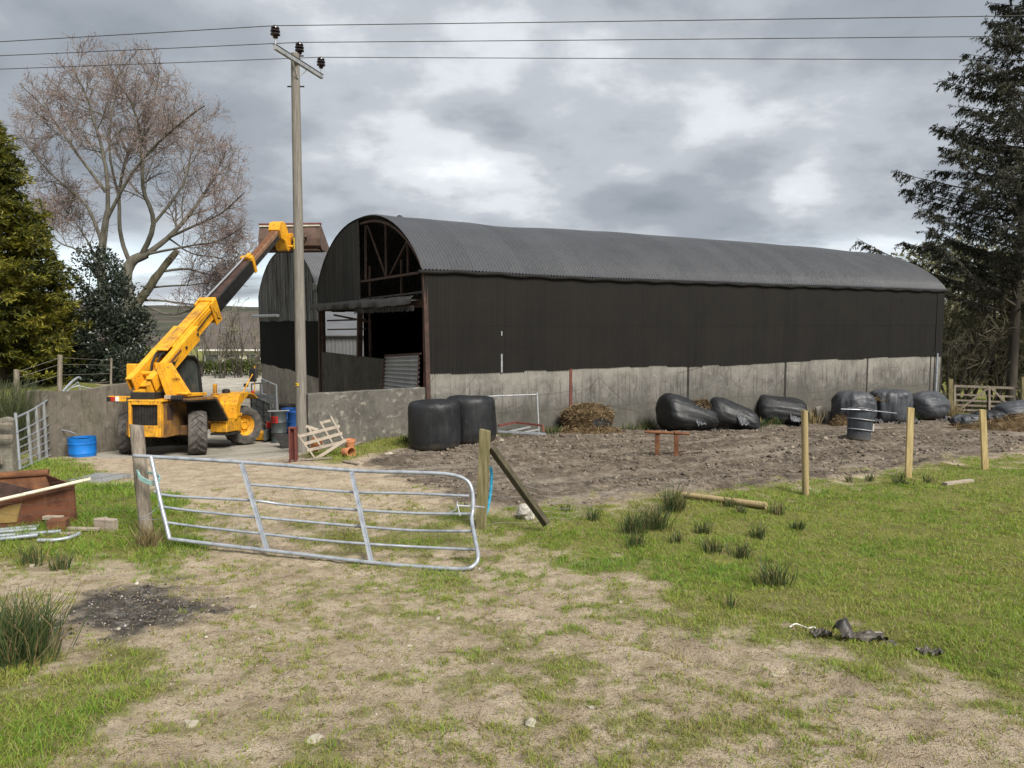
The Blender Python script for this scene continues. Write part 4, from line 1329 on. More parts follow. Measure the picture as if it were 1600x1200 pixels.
def curved_plate(g, axis, r, zc, h, a0, a1, thick=.004, n=8):
    vs = []; fs = []
    for i in range(n + 1):
        a = a0 + (a1 - a0) * i / n
        for q in (r, r + thick):
            for z_ in (zc - h / 2, zc + h / 2): vs.append((axis.x + q * math.sin(a), axis.y - q * math.cos(a), z_))
    for i in range(n):
        b = i * 4
        fs += [(b + 2, b + 6, b + 7, b + 3), (b, b + 1, b + 5, b + 4), (b + 1, b + 3, b + 7, b + 5), (b, b + 4, b + 6, b + 2)]
    return g.add(vs, fs + [(0, 2, 3, 1), (n * 4, n * 4 + 1, n * 4 + 3, n * 4 + 2)])


a0, a1 = R(-28 - 62), R(-28 - 2)
sg = curved_plate(MB(), ax_, rr + .004, c.z, .26, a0, a1).build("warning_sign", M['yellow_sign'], pole)
g = MB()
zc = c.z + .06
for i, (u, v_, w_, h_) in enumerate(((.5, .035, .5, .012), (.42, .0, .12, .055), (.56, -.01, .18, .05), (.5, -.035, .6, .014), (.3, -.02, .1, .03), (.45, -.075, .25, .02), (.55, -.135, .18, .035), (.7, -.16, .1, .02))):
    curved_plate(g, ax_, rr + .009, zc + v_, h_, a0 + (a1 - a0) * (u - w_ / 2), a0 + (a1 - a0) * (u + w_ / 2), .002, 3)
g.build("warning_symbol", M['ink'], sg)
c = at(468, 600, 17.8); t = (c.z - pz) / (pt.z - pz); ax_ = V((pb.x, pb.y, pz)).lerp(pt, t); rr = .138 - .04 * t
sg = curved_plate(MB(), ax_, rr + .004, c.z, .065, R(-28 - 80), R(-28 + 20)).build("yellow_band", M['yellow_sign'], pole)
curved_plate(MB(), ax_, rr + .009, c.z, .02, R(-28 - 40), R(-28 + 4), .002, 3).build("band_lettering", M['ink'], sg)

wl = ["nearest power line wire, highest in view, running over the barn", "middle power line wire of the three over the barn", "lowest of the three power line wires over the barn"]
ends = [((0, 64), 16.9, (1600, 23), 15.0), ((0, 86), 17.9, (1600, 55), 16.2), ((0, 107), 19.0, (1600, 92), 17.4)]
for i, (l, ly, r_, ry) in enumerate(ends):
    a = at(*l, ly); b = at(*r_, ry); m_ = tops[i]
    da = a + (a - m_) * 2.2; db = b + (b - m_) * 1.2
    pts = [da.lerp(m_, t) - V((0, 0, .02 * 4 * t * (1 - t))) for t in np.linspace(0, 1, 9)] + [m_.lerp(db, t) - V((0, 0, .02 * 4 * t * (1 - t))) for t in np.linspace(0, 1, 15)][1:]
    o = MB().tube(pts, .009, 5).build("power_line", M['dark_metal'], None, m_); tag(o, wl[i], "wire", "power lines on the wooden pole")

# ------------------------------------------------------------------ the front gate
def gp(px, py, Y): return at(px, py, Y)


gt = thing("field_gate", "dented galvanised field gate hanging crooked across the dirt track", "gate", gp(232, 712, 9.35))
TLx = gp(209, 712, 9.12); TL = gp(236, 714, 9.10); BLp = gp(265, 842, 8.70)
TR = gp(700, 741, 8.85); TR2 = gp(728, 750, 8.80); TR3 = gp(738, 768, 8.74); BR3 = gp(747, 870, 7.90); BR2 = gp(741, 883, 7.84); BRp = gp(722, 889, 7.82)
TM1 = gp(376, 722, 9.05); TM2 = gp(548, 735, 9.0)
BM1 = gp(417, 860, 8.42); BM2 = gp(580, 879, 8.10)


def smooth_path(ctrl, n=6):
    P = [ctrl[0]] + list(ctrl) + [ctrl[-1]]; out_ = []
    for i in range(1, len(P) - 2):
        for k_ in range(n):
            t = k_ / n
            a, b, c_, d_ = P[i - 1], P[i], P[i + 1], P[i + 2]
            out_.append(.5 * ((2 * b) + (c_ - a) * t + (2 * a - 5 * b + 4 * c_ - d_) * t * t + (3 * b - a - 3 * c_ + d_) * t ** 3))
    out_.append(P[-2]); return out_


G = M['galv']
MB().tube(smooth_path([TLx, TM1, TM2, gp(640, 738, 8.9), TR, TR2, TR3, gp(739, 795, 8.55), gp(737, 812, 8.45), gp(743, 845, 8.1), BR3, BR2, BRp, gp(660, 886, 7.94), BM2, BM1, gp(330, 850, 8.57), BLp], 7), .0235, 12).build("outer_rail", G, gt, smooth=True)
MB().tube([TL + V((0, 0, -.0)), gp(251, 785, 8.88), BLp], .026, 12).build("hinge_stile", G, gt, smooth=True)
MB().beam(TM1, BM1, .045, .012, (0, -1, .3)).build("brace_bar", G, gt)
MB().beam(TM2, BM2, .045, .012, (0, -1, .3)).build("brace_bar", G, gt)
MB().beam(TM1 + V((.025, 0, 0)), BM1 + V((.025, 0, 0)), .012, .04, (0, -1, .3)).build("brace_bar_flange", G, gt)
MB().beam(TM2 + V((.025, 0, 0)), BM2 + V((.025, 0, 0)), .012, .04, (0, -1, .3)).build("brace_bar_flange", G, gt)
bars = [[(390, 757, 9.05), (470, 763, 9.0), (553, 769, 8.9), (640, 771, 8.78), (733, 775, 8.66)],
        [(241, 768, 8.94), (270, 775, 8.93), (393, 782, 8.85), (450, 789, 8.9), (562, 797, 8.7), (650, 802, 8.6), (737, 803, 8.5)],
        [(248, 791, 8.86), (300, 798, 8.82), (400, 808, 8.70), (567, 823, 8.58), (650, 829, 8.46), (741, 830, 8.30)],
        [(258, 816, 8.79), (310, 823, 8.75), (409, 834, 8.56), (500, 844, 8.42), (574, 850, 8.28), (660, 855, 8.3), (744, 859, 8.15)]]
for b in bars:
    MB().tube(smooth_path([gp(*q) for q in b], 5), .0165, 10).build("bar", G, gt, smooth=True)
MB().tube([gp(714, 790, 8.6), gp(748, 792, 8.6), gp(757, 793, 8.75)], .013, 8).build("latch_bolt", M['galv_old'], gt, smooth=True)
MB().tube([gp(715, 783, 8.6), gp(712, 797, 8.58), gp(703, 800, 8.6), gp(700, 806, 8.6)], .009, 6).tube([gp(714, 786, 8.6), gp(719, 806, 8.5)], .008, 6).build("latch_handle", M['galv_old'], gt, smooth=True)


# ------------------------------------------------------------------ posts
def post(name, label, cat, base, top, r, m, square=False, group=None, cut=0.0, rows=10, seed=0, mtop=None):
    base = V(base); top = V(top); low = base + (base - top).normalized() * .25
    rn = random.Random(seed); g = MB()
    n = 4 if square else 12
    vs = []; fs = []
    d = (top - low)
    x = d.cross(V((0, 1, 0))).normalized(); y = x.cross(d.normalized())
    for i in range(rows + 1):
        t = i / rows; c_ = low + d * t
        for j in range(n):
            a = 2 * math.pi * (j + .5) / n + (.25 if square else 0)
            rr_ = r * (1.35 if square else 1) * (1 + rn.uniform(-.035, .035))
            p = c_ + (x * math.cos(a) + y * math.sin(a)) * rr_
            if i == rows: p += V((0, 0, cut * math.cos(a)))
            vs.append(p)
    for i in range(rows):
        for j in range(n):
            j2 = (j + 1) % n
            fs.append((i * n + j, i * n + j2, (i + 1) * n + j2, (i + 1) * n + j))
    fs.append(tuple(rows * n + j for j in range(n)))
    g.add(vs, fs)
    o = g.build(name, m, None, base, smooth=not square)
    return tag(o, label, cat, group)


b = gon(232, 853); b = V((at(230, 850, 9.22).x, 9.22, gz(at(230, 850, 9.22).x, 9.22)))
post("gate_post", "weathered grey split gate post tied with rope at the gate's left end", "post", b, at(213, 664, 9.42), .085, M['wood_old'], False, None, .02, 12, 3)
b = V((at(752, 822, 9.45).x, 9.45, gz(at(752, 822, 9.45).x, 9.45)))
sp_ = post("strainer_post", "square mossy green timber gate post with a diagonal stay", "post", b, at(758, 672, 9.45), .062, M['wood_green'], True, None, .015, 10, 4)
a = at(768, 700, 9.5); q = at(852, 816, 9.2); q = V((q.x, q.y, q.z))
o = MB().beam(a, a + (q - a) * 1.03, .075, .10, (0, -.4, 1), .006).build("fence_stay", M['wood_dark'], None, q); tag(o, "dark diagonal timber stay leaning against the mossy gate post", "timber stay")
fp = []
for i, (bx, by_, tx, ty, Y, sq, m, lb) in enumerate(((1259, 766, 1257, 641, 11.5, False, M['wood_round'], "round tan fence post nearest the standing barrel's left"),
                                                     (1419, 747, 1423, 637, 13.1, True, M['wood_fresh'], "square fresh yellow fence post between the two other bare posts"),
                                                     (1539, 740, 1535, 640, 14.3, True, M['wood_fresh'], "square fresh yellow fence post farthest right in the field"))):
    p = at(bx, by_, Y); zg = gz(p.x, p.y)
    post("fence_post", lb, "post", (p.x, p.y, zg), at(tx, ty, Y), .052, m, sq, "bare new fence posts along the field edge", .01, 8, 10 + i)
# rope and wire on the gate post
rp = thing("rope_tie", "frayed teal rope looped round the old gate post and gate", "rope", at(222, 740, 9.2))
c = at(222, 742, 9.2); d_ = at(247, 750, 9.16)
for k_ in range(3):
    z_ = -.018 * k_
    pts = [at(216, 737 + 3 * k_, 9.1), at(220, 744 + 3 * k_, 9.08), at(230, 750 + 2.5 * k_, 9.06), at(240, 752 + 3 * k_, 9.06), at(249, 748 + 2 * k_, 9.08), at(248, 742 + 2 * k_, 9.2), at(236, 738 + k_, 9.33), at(220, 735 + 2 * k_, 9.32), at(214, 735 + 3 * k_, 9.2), at(216, 737 + 3 * k_, 9.1)]
    MB().tube(smooth_path(pts, 4), .009, 6).build("strand", M['teal_rope'], rp, smooth=True)
wt = thing("wire_tie", "loose wire twisted between the gate stile and the old post", "wire", at(240, 800, 9.1))
MB().tube(smooth_path([at(249, 791, 9.08), at(238, 800, 9.02), at(228, 806, 8.98), at(218, 808, 9.0)], 4), .0035, 5).build("strand", M['galv'], wt)
MB().tube(smooth_path([at(257, 808, 9.0), at(246, 811, 8.97), at(232, 812, 8.95), at(219, 811, 9.0)], 4), .0035, 5).build("strand", M['galv'], wt)
# blue hose hanging behind the mossy post
o = MB().tube(smooth_path([at(766, 729, 9.6), at(768, 740, 9.6), at(767, 765, 9.58), at(763, 790, 9.56), at(759, 806, 9.55), at(758, 818, 9.55)], 4), .020, 8).build("blue_hose", M['blue_rope'], None, at(766, 730, 9.6), smooth=True)
tag(o, "bright blue length of pipe hanging behind the mossy gate post", "hose")


def netting(name, label, cat, path, hgt, nrow, m, sagf, vert=.15, r=.0022, seed=1):
    """stock netting between posts: horizontal strands and uprights"""
    rn = random.Random(seed)
    t = thing(name, label, cat, path[0])
    L = sum((path[i + 1] - path[i]).length for i in range(len(path) - 1))
    n = max(8, int(L / .12))
    pp = []
    for i in range(n + 1):
        s = i / n * (len(path) - 1); j = min(int(s), len(path) - 2); pp.append(path[j].lerp(path[j + 1], s - j))
    H = [hgt * (1 - sagf * (i / n)) for i in range(n + 1)]
    for rix in range(nrow):
        f = (rix / (nrow - 1)) ** .9
        MB().tube([p + V((0, 0, .03 + H[i] * f + .02 * math.sin(i * 1.3 + rix))) for i, p in enumerate(pp)], r, 4).build("line_wire", m, t)
    g = MB(); k_ = max(1, int(vert / .12))
    for i in range(0, n + 1, k_):
        p = pp[i]; g.tube([p + V((0, 0, .03)), p + V((rn.uniform(-.03, .03), 0, .03 + H[i]))], r * .8, 4)
    ob = g.build("upright_wires", m, t); ob["kind"] = "stuff"
    return t


M['fence_wire'] = m_noise("fence_wire", (.20, .19, .17), (.36, .34, .31), 9, .5, .3, bump=0)
M['fence_wire_dark'] = m_noise("rusty_fence_wire", (.07, .05, .04), (.14, .11, .09), 9, .7, .2, bump=0)
p0 = at(760, 815, 9.5); p1 = at(870, 806, 9.8); p2 = at(930, 800, 10.1)
pth = [V((p.x, p.y, gz(p.x, p.y))) for p in (p0, p1, p2)]
netting("wire_netting", "slack galvanised stock netting running right from the mossy gate post", "fence netting", pth, .78, 7, M['fence_wire'], .9, .24, .0022)
p0 = at(222, 850, 9.1); p1 = at(110, 850, 9.0); p2 = at(-40, 850, 8.9)
pth = [V((p.x, p.y, gz(p.x, p.y))) for p in (p0, p1, p2)]
netting("wire_netting", "rusty stock netting left of the old gate post in front of the rusty bucket", "fence netting", pth, .80, 6, M['fence_wire_dark'], .25, .24, .0020, 2)

# ------------------------------------------------------------------ left gate, old post, tub
p_n = at(97, 733, 14.6); p_f = at(264, 515, 18.3)
n0 = gon(32, 731); f0 = gon(79, 697)
n0 = at(31, 731, 14.6); f0 = at(79.5, 697, 18.2)
n0.z = gz(n0.x, n0.y) + .03; f0.z = gz(f0.x, f0.y) + .06
nt_ = V((n0.x - .03, n0.y, at(28, 645, 14.6).z)); ft_ = V((f0.x, f0.y, at(76, 624, 18.2).z))
gl = thing("field_gate", "long straight galvanised seven bar gate standing open beside the retaining wall", "gate", n0)
nt2 = V((nt_.x, nt_.y, at(29, 653, 14.6).z))
MB().tube([n0, nt_], .03, 10).build("hinge_stile", G, gl, smooth=True)
MB().tube([f0, ft_], .024, 10).build("end_stile", G, gl, smooth=True)
for i, f in enumerate((0, .13, .27, .41, .55, .72, 1.0)):
    a = n0.lerp(nt2, f); b = f0.lerp(ft_, f)
    mid_ = a.lerp(b, .5) + V((0, 0, -.03 * f))
    MB().tube(smooth_path([a, mid_, b], 5), .024 if f in (0, 1.0) else .017, 8).build("bar", G, gl, smooth=True)
for f in (.27, .53, .78):
    MB().beam(n0.lerp(f0, f) + V((.03, 0, 0)), nt2.lerp(ft_, f) + V((.03, 0, 0)), .05, .035).build("brace_bar", M['galv_old'], gl)
b = at(14, 752, 12.9); bz_ = gz(b.x, b.y)
op = thing("stone_gate_post", "thick old grey post with rounded top behind the rusty bucket", "post", (b.x, b.y, bz_))
g = MB()
tp_ = at(14, 652, 12.9).z
poly = []
for i in range(9):
    a = math.pi * i / 8; poly.append((.115 * math.cos(a), tp_ - .07 + .07 * math.sin(a)))
g2 = MB(Matrix.Translation((b.x, b.y, 0)) @ Matrix.Rotation(R(90 + 12), 4, 'Z'))
g2.prism([(.125, bz_ - .2)] + poly + [(-.125, bz_ - .2)], -.10, .10).build("post_shaft", M['conc_post'], op)
g2 = MB(Matrix.Translation((b.x, b.y, 0)) @ Matrix.Rotation(R(12), 4, 'Z')); g2.lathe([(.014, 0), (.014, .01), (0, .012)], 10, Matrix.Translation((.0, -.1, tp_ - .08)) @ Matrix.Rotation(R(90), 4, 'X')); g2.build("bolt_hole", M['ink'], op)
for py_, h_ in ((662, .05), (682, .075), (721, .09)):
    a = at(-80, py_, 12.6); c = at(12 if py_ > 700 else 20, py_ + 1, 12.68)
    if py_ > 700: c = at(4, py_, 12.7)
    o = MB().beam(a, c, .05, h_, (0, 0, 1), .006).build("fence_rail", M['wood_old'], None, a)
    tag(o, {662: "thin topmost wooden rail fixed to the old grey gate post", 682: "thick middle wooden rail with a knot on the old grey post", 721: "lowest short wooden rail beside the old grey post"}[py_], "rail")
# blue tub and hose
b = at(129, 706, 18.3); z_ = gz(b.x, b.y)
tb = thing("plastic_tub", "bright blue cut off plastic drum used as a water tub by the wall", "tub", (b.x, b.y, z_))
MB(Matrix.Translation((b.x, b.y, z_ - .02))).lathe([(.0, .0), (.29, .0), (.30, .02), (.305, .10), (.315, .11), (.315, .14), (.31, .15), (.315, .34), (.325, .35), (.325, .38), (.315, .39), (.32, .50), (.305, .50), (.295, .1), (.0, .1)], 32).build("body", M['blue_pl'], tb, smooth=True)
MB(Matrix.Translation((b.x, b.y, z_))).lathe([(.0, .42), (.29, .42)], 24).build("water", M['glass_dark'], tb)
hs = MB().tube(smooth_path([at(118, 678, 18.2), at(108, 674, 18.3), at(96, 672, 18.35), at(84, 673, 18.4), at(74, 676, 18.4), at(66, 684, 18.35), at(60, 692, 18.3)], 5), .014, 6).build("water_hose", M['galv'], None, at(118, 678, 18.2), smooth=True)
tag(hs, "thin pale blue hose feeding the blue tub from the open gate", "hose")
# galvanised hurdle lying on the bank top
p = at(120, 612, 21.0); p.z = gz(p.x, p.y)
hb_ = thing("metal_hurdle", "bent galvanised hurdle lying tilted on the bank behind the retaining wall", "hurdle", p)
q1 = [at(98, 612, 20.6), at(112, 597, 21), at(122, 590, 21.4), at(126, 592, 21.5)]
MB().tube(smooth_path(q1, 5), .035, 8).build("rail", M['galv'], hb_, smooth=True)
MB().tube([at(104, 612, 20.6), at(122, 597, 21.2), at(127, 614, 20.8)], .022, 8).build("rail", M['galv'], hb_, smooth=True)
MB().tube(smooth_path([at(110, 607, 20.8), at(122, 603, 21), at(136, 606, 21), at(150, 607, 21)], 4), .016, 6).build("rail", M['galv_old'], hb_, smooth=True)

# ------------------------------------------------------------------ rusty loader bucket on the grass
bk_z = gz(at(40, 830, 9.4).x, 9.4)
A = at(-70, 838, 9.2); B = at(118, 806, 9.75)     # lower front edge
A.z = gz(A.x, A.y) + .0; B.z = gz(B.x, B.y) + .02
T1 = at(-70, 790, 9.15); T2 = at(114, 758, 9.7)
T3 = at(-95, 752, 10.25); T4 = at(75, 741, 10.7)
lb_ = thing("loader_bucket", "big rusty brown loader bucket lying open on the grass", "loader bucket", A)
g = MB(); E1 = at(-95, 800, 10.2); E2 = at(95, 770, 10.6)
E1.z = gz(E1.x, E1.y) + .02; E2.z = gz(E2.x, E2.y) + .02


def plate(g, ps, off):
    n = len(ps); vs = list(ps) + [V(p) + V(off) for p in ps]
    fs = [tuple(range(n)), tuple(range(2 * n - 1, n - 1, -1))] + [(i, (i + 1) % n, n + (i + 1) % n, n + i) for i in range(n)]
    return g.add(vs, fs)


plate(g, [A, B, T2, T1], (0, .035, 0)); g.build("front_plate", M['rust'], lb_)
g = MB(); plate(g, [A + V((0, .04, 0)), B + V((0, .04, 0)), E2, E1], (0, 0, .02)); g.build("floor_plate", M['rust_dark'], lb_)
MID3 = at(68, 748, 10.3)
g = MB(); plate(g, [E1, E2, T4, T3], (0, .03, 0)); g.build("back_plate", M['rust_orange'], lb_)
g = MB(); plate(g, [B + V((-.01, .04, 0)), E2 + V((-.01, -.01, 0)), T4 + V((-.01, -.01, 0)), T2 + V((-.01, .04, 0))], (-.025, 0, 0)); g.build("side_plate", M['rust'], lb_)
xa = .40
def lr(p, q, t): return p.lerp(q, t)
g = MB(); plate(g, [lr(A, B, .60) + V((0, .04, 0)), lr(E1, E2, .30) + V((0, -.01, 0)), lr(T3, T4, .46) + V((0, -.01, -.02)), lr(T1, T2, .80) + V((0, .04, -.07))], (-.02, 0, 0)); g.build("divider_plate", M['rust_dark'], lb_)
MB().tube([lr(T3, T4, .3) + V((0, .02, .02)), T4 + V((0, .02, .02))], .055, 12).build("top_tube", M['rust_orange'], lb_, smooth=True)
c = at(38, 741, 10.9)
for dx in (-.10, .08):
    g = MB(Matrix.Translation((c.x + dx, c.y, c.z - .06)) @ Matrix.Rotation(R(90), 4, 'Y')); g.lathe([(.03, -.05), (.085, -.05), (.085, .05), (.03, .05)], 18, None, True)
    g.build("hinge_eye", M['rust'], lb_, smooth=True)
for dx in (-.14, .06):
    g = MB(); g.prism([(c.y - .1, c.z - .42), (c.y - .07, c.z - .05), (c.y + .07, c.z - .05), (c.y + .05, c.z - .42)], c.x + dx, c.x + dx + .05); g.build("hinge_lug", M['rust_orange'], lb_)
g = MB(); plate(g, [lr(A, T1, .25).lerp(lr(B, T2, .25), .30) + V((0, -.008, 0)), lr(A, T1, .2).lerp(lr(B, T2, .2), .50) + V((0, -.008, 0)), lr(A, T1, .75).lerp(lr(B, T2, .75), .55) + V((0, -.008, 0)), lr(A, T1, .72).lerp(lr(B, T2, .72), .44) + V((0, -.008, 0)), lr(A, T1, .62).lerp(lr(B, T2, .62), .30) + V((0, -.008, 0))], (0, .005, 0)); g.build("yellow_paint_patch", m_noise("faded_yellow_paint", (.20, .13, .04), (.36, .25, .09), 6, .8, 0, bump=.1), lb_)
# the pale plank lying on its edge
o = MB().beam(at(-70, 797, 9.05), at(142, 748, 9.72), .05, .02, (0, -.5, 1), .003).build("pale_plank", M['cream_plank'], None, at(60, 770, 9.3)); tag(o, "long pale plank lying along the rusty bucket's front edge", "plank")
# tubes lying in the grass
tubs = [((-60, 838), (62, 829), None), ((-60, 846), (58, 836), None), ((-60, 851), (96, 838), None), ((-70, 861), (60, 848), None)]
lbs = ["top galvanised tube of the stack lying below the rusty bucket", "second galvanised tube from the top lying below the rusty bucket", "galvanised tube lying third from the top below the rusty bucket", "lowest straight galvanised tube lying below the rusty bucket"]
for i, (a, b, _) in enumerate(tubs):
    pa = gon(*a); pb_ = gon(*b); z_ = .035 + .02 * (i % 2)
    o = MB().tube([pa + V((0, 0, z_)), pb_ + V((0, 0, z_))], .026, 10).build("steel_tube", M['galv'], None, pb_, smooth=True); tag(o, lbs[i], "tube", "galvanised tubes lying in the grass")
pts = [gon(x, y) + V((0, 0, .035)) for x, y in ((60, 853), (85, 852), (105, 849), (116, 846), (124, 843))]
o = MB().tube(smooth_path(pts, 4), .024, 10).build("steel_tube", M['galv'], None, pts[0], smooth=True); tag(o, "curved end of a galvanised tube lying nearest the wooden blocks", "tube", "galvanised tubes lying in the grass")
wb_ = [((83, 817), .34, .06, .04, 5, .14), ((84, 824), .26, .08, .05, -4, .08), ((92, 832), .22, .18, .14, 12, .0), ((120, 832), .62, .07, .04, -6, .02), ((158, 822), .16, .14, .11, 25, .0), ((166, 830), .30, .09, .16, -12, .0), ((100, 838), .42, .06, .03, 3, .0)]
wn_ = ["thin flat offcut on top of the wooden block pile below the bucket", "second flat offcut in the wooden block pile below the bucket", "brown square timber block at the front of the offcut pile", "long narrow batten pointing right from the offcut pile", "small cubic wooden block standing apart left of the old gate post", "upright chunky wooden block nearest the old gate post", "thin batten under the brown square timber block"]
for i, ((px, py), l, w_, h_, an, dz) in enumerate(wb_):
    p = gon(px, py)
    o = MB(Matrix.Translation(p + V((0, 0, dz + h_ / 2))) @ Matrix.Rotation(R(an), 4, 'Z')).box((0, 0, 0), (l, w_, h_), None, .006).build("wooden_block", M['rust_orange'] if i == 2 else M['wood_pallet'], None, p); tag(o, wn_[i], "timber", "wooden offcuts below the rusty bucket")
# drain grating
p = gon(156, 750)
gt2 = thing("metal_grating", "flat galvanised slatted grating lying on the dirt by the pale plank", "grating", p)
ux = V((1, -.15, 0)).normalized(); uy = V((.25, 1, 0)).normalized()
g = MB()
for i in range(11):
    c = p + ux * (-.33 + .066 * i); g.beam(c - uy * .3 + V((0, 0, .045)), c + uy * .3 + V((0, 0, .045)), .022, .045)
sl = g.build("slats", M['galv_old'], gt2)
for s_ in (-1, 1): MB().beam(p + uy * .31 * s_ - ux * .37 + V((0, 0, .04)), p + uy * .31 * s_ + ux * .37 + V((0, 0, .04)), .02, .06).build("frame_bar", M['galv_old'], gt2)
# ------------------------------------------------------------------ wrapped bales
def bale_mat(name, base, pale_tone, dust):
    k = NM(name, .42, 0, .45)
    f = k.noise(3, 6, .6); w_ = k.noise(2.2, 6, .62, k.map((7, 7, .7))); fine = k.noise(26, 4, .6, k.map((3, 3, .5)))
    c = k.ramp(f, [(.3, base), (.7, pale_tone)])  # noise blends the wrap between two tones
    c = k.mix(k.ramp(w_, [(.52, .0), (.72, .6)]), c, dust)
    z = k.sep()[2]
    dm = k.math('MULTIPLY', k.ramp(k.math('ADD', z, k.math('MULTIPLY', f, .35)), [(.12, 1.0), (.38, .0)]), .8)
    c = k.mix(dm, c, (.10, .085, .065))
    c = k.mix(k.ramp(k.noise(9, 5, .7, k.map((1, 1, 3.5))), [(.66, .0), (.74, .35)]), c, (.22, .22, .22))
    k.col(c); k.rough(k.ramp(f, [(.3, .42), (.7, .62)]))
    k.bump(k.math('ADD', w_, k.math('MULTIPLY', fine, .5)), .30, .025)
    return k.m


M['bale'] = bale_mat("black_bale_wrap", (.0075, .008, .0095), (.0135, .0145, .0165), (.035, .036, .038))
M['bale_grey'] = bale_mat("dusty_grey_bale_wrap", (.030, .032, .038), (.056, .060, .069), (.12, .125, .135))
k = NM("old_hay", .95, 0, .1)
c = k.ramp(k.noise(4, 6, .65), [(.32, (.04, .026, .014)), (.5, (.105, .072, .038)), (.7, (.20, .145, .082))])
c = k.mix(k.ramp(k.noise(30, 4, .6, k.map((1, 1, 4))), [(.4, .7), (.6, .0)]), c, (.05, .034, .018))
k.col(c).bump(k.noise(40, 4, .6, k.map((1, 1, 4))), .7, .03); M['hay'] = k.m
kt = NM("straw_strands", .9, 0, .1)
kt.col(kt.ramp(kt.attr("tint"), [(.0, (.05, .032, .016)), (.5, (.125, .086, .045)), (1, (.28, .21, .12))])); M['straw'] = kt.m


def bale(name, label, base, size, rotz=0, tilt=(0, 0), lying=False, mat='bale', seed=0, slump=0.0, skew=(0, 0), wr=.02, power=5.5, group="black wrapped silage bales"):
    """a wrapped bale: a rounded drum, standing or lying, creased and slumped"""
    rn = np.random.RandomState(seed)
    nu, nv = 72, 44
    u = np.linspace(0, 2 * math.pi, nu, endpoint=False); e = 2.0 / power
    cap = np.arccos(np.linspace(.0, .88, 12) ** (1 / e)); lim_ = cap[-1]
    v = np.concatenate([-cap, np.linspace(-lim_, lim_, 24)[1:-1], cap[::-1]]); nv = len(v)
    U, Vv = np.meshgrid(u, v, indexing='ij')
    e = 2.0 / power
    cr = np.abs(np.cos(Vv)) ** e; sz = np.sign(np.sin(Vv)) * np.abs(np.sin(Vv)) ** e
    x = cr * np.cos(U); y = cr * np.sin(U); z = sz
    # creases: vertical folds on the side, radial gathers on the ends
    fold = fbm(np.cos(U) * 5 + 9 + z * .8, np.sin(U) * 5 + z * .35, 4, seed) - .5
    crease = np.abs(fbm(np.cos(U) * 2.2 + z * 1.1 + seed, np.sin(U) * 2.2 - z * .7, 3, seed + 31) - .5)
    fold = fold - np.clip(.07 - crease, 0, 1) * (2.2 if wr > .015 else .5)
    lump = (fbm(x * 1.4 + 3, y * 1.4 + z * 1.2, 3, seed + 5) - .5) * (1.9 if lying else 1.0)
    gather = (fbm(np.cos(U) * 9 + 9, np.sin(U) * 9, 3, seed + 9) - .5) * (np.abs(z) > .8) * np.clip(cr * 1.5, 0, 1)
    rr = 1 + fold * wr * 3.4 + lump * .10
    x, y = x * rr, y * rr; z = z + gather * .05 + lump * .05
    if lying: x, y, z = z, x, y
    sx, sy, sz_ = size
    x = x * sx / 2; y = y * sy / 2; z = (z * .5 + .5)
    z = np.clip(z, 0, None)
    bul = 1 + slump * .45 * np.clip(1 - z, 0, 1) ** 1.2
    x = x * bul; y = y * bul
    z = z * sz_ * (1 + skew[0] * x / sx + skew[1] * y / sy)
    z = np.maximum(z, -.02)
    P = np.stack([x, y, z], -1).reshape(-1, 3)
    a, b = np.meshgrid(np.arange(nu), np.arange(nv - 1), indexing='ij'); a2 = (a + 1) % nu
    f = np.stack([a * nv + b, a2 * nv + b, a2 * nv + b + 1, a * nv + b + 1], -1).reshape(-1, 4)
    me = np_mesh(name, P, f, True)
    o = put(me, name, M[mat]); o.location = base; o.rotation_euler = (tilt[0], tilt[1], rotz)
    return tag(o, label, "bale", group)


def strands(name, center_fn, n, L, seed, parent=None, origin=None, wid=.007, tilt=.5):
    """loose straw: thin flat strands"""
    rn = np.random.RandomState(seed)
    C = np.array([center_fn(rn) for _ in range(n)])
    a = rn.uniform(0, 2 * math.pi, n); t = rn.normal(0, tilt, n)
    d = np.stack([np.cos(a) * np.cos(t), np.sin(a) * np.cos(t), np.sin(t)], -1)
    ln = L * rn.uniform(.5, 1.4, n)[:, None]
    s = np.cross(d, rn.normal(0, 1, (n, 3))); s /= np.linalg.norm(s, axis=1)[:, None] + 1e-9; s *= wid
    dn = rn.normal(0, .18, (n, 3)) * ln
    Vt = np.stack([C - d * ln / 2 - s, C - d * ln / 2 + s, C + dn * .5 + s, C + dn * .5 - s, C + d * ln / 2 + s * .5, C + d * ln / 2 - s * .5], 1).reshape(-1, 3)
    b = (np.arange(n) * 6)[:, None]
    f = np.concatenate([b + [[0, 1, 2, 3]], b + [[3, 2, 4, 5]]])
    me = np_mesh(name, Vt, f, False, np.repeat(rn.uniform(0, 1, n), 6))
    return put(me, name, M['straw'], parent, origin)


def bpix(cx, by, Y):
    p = at(cx, by, Y); return V((p.x, p.y, gz(p.x, p.y) - .03))


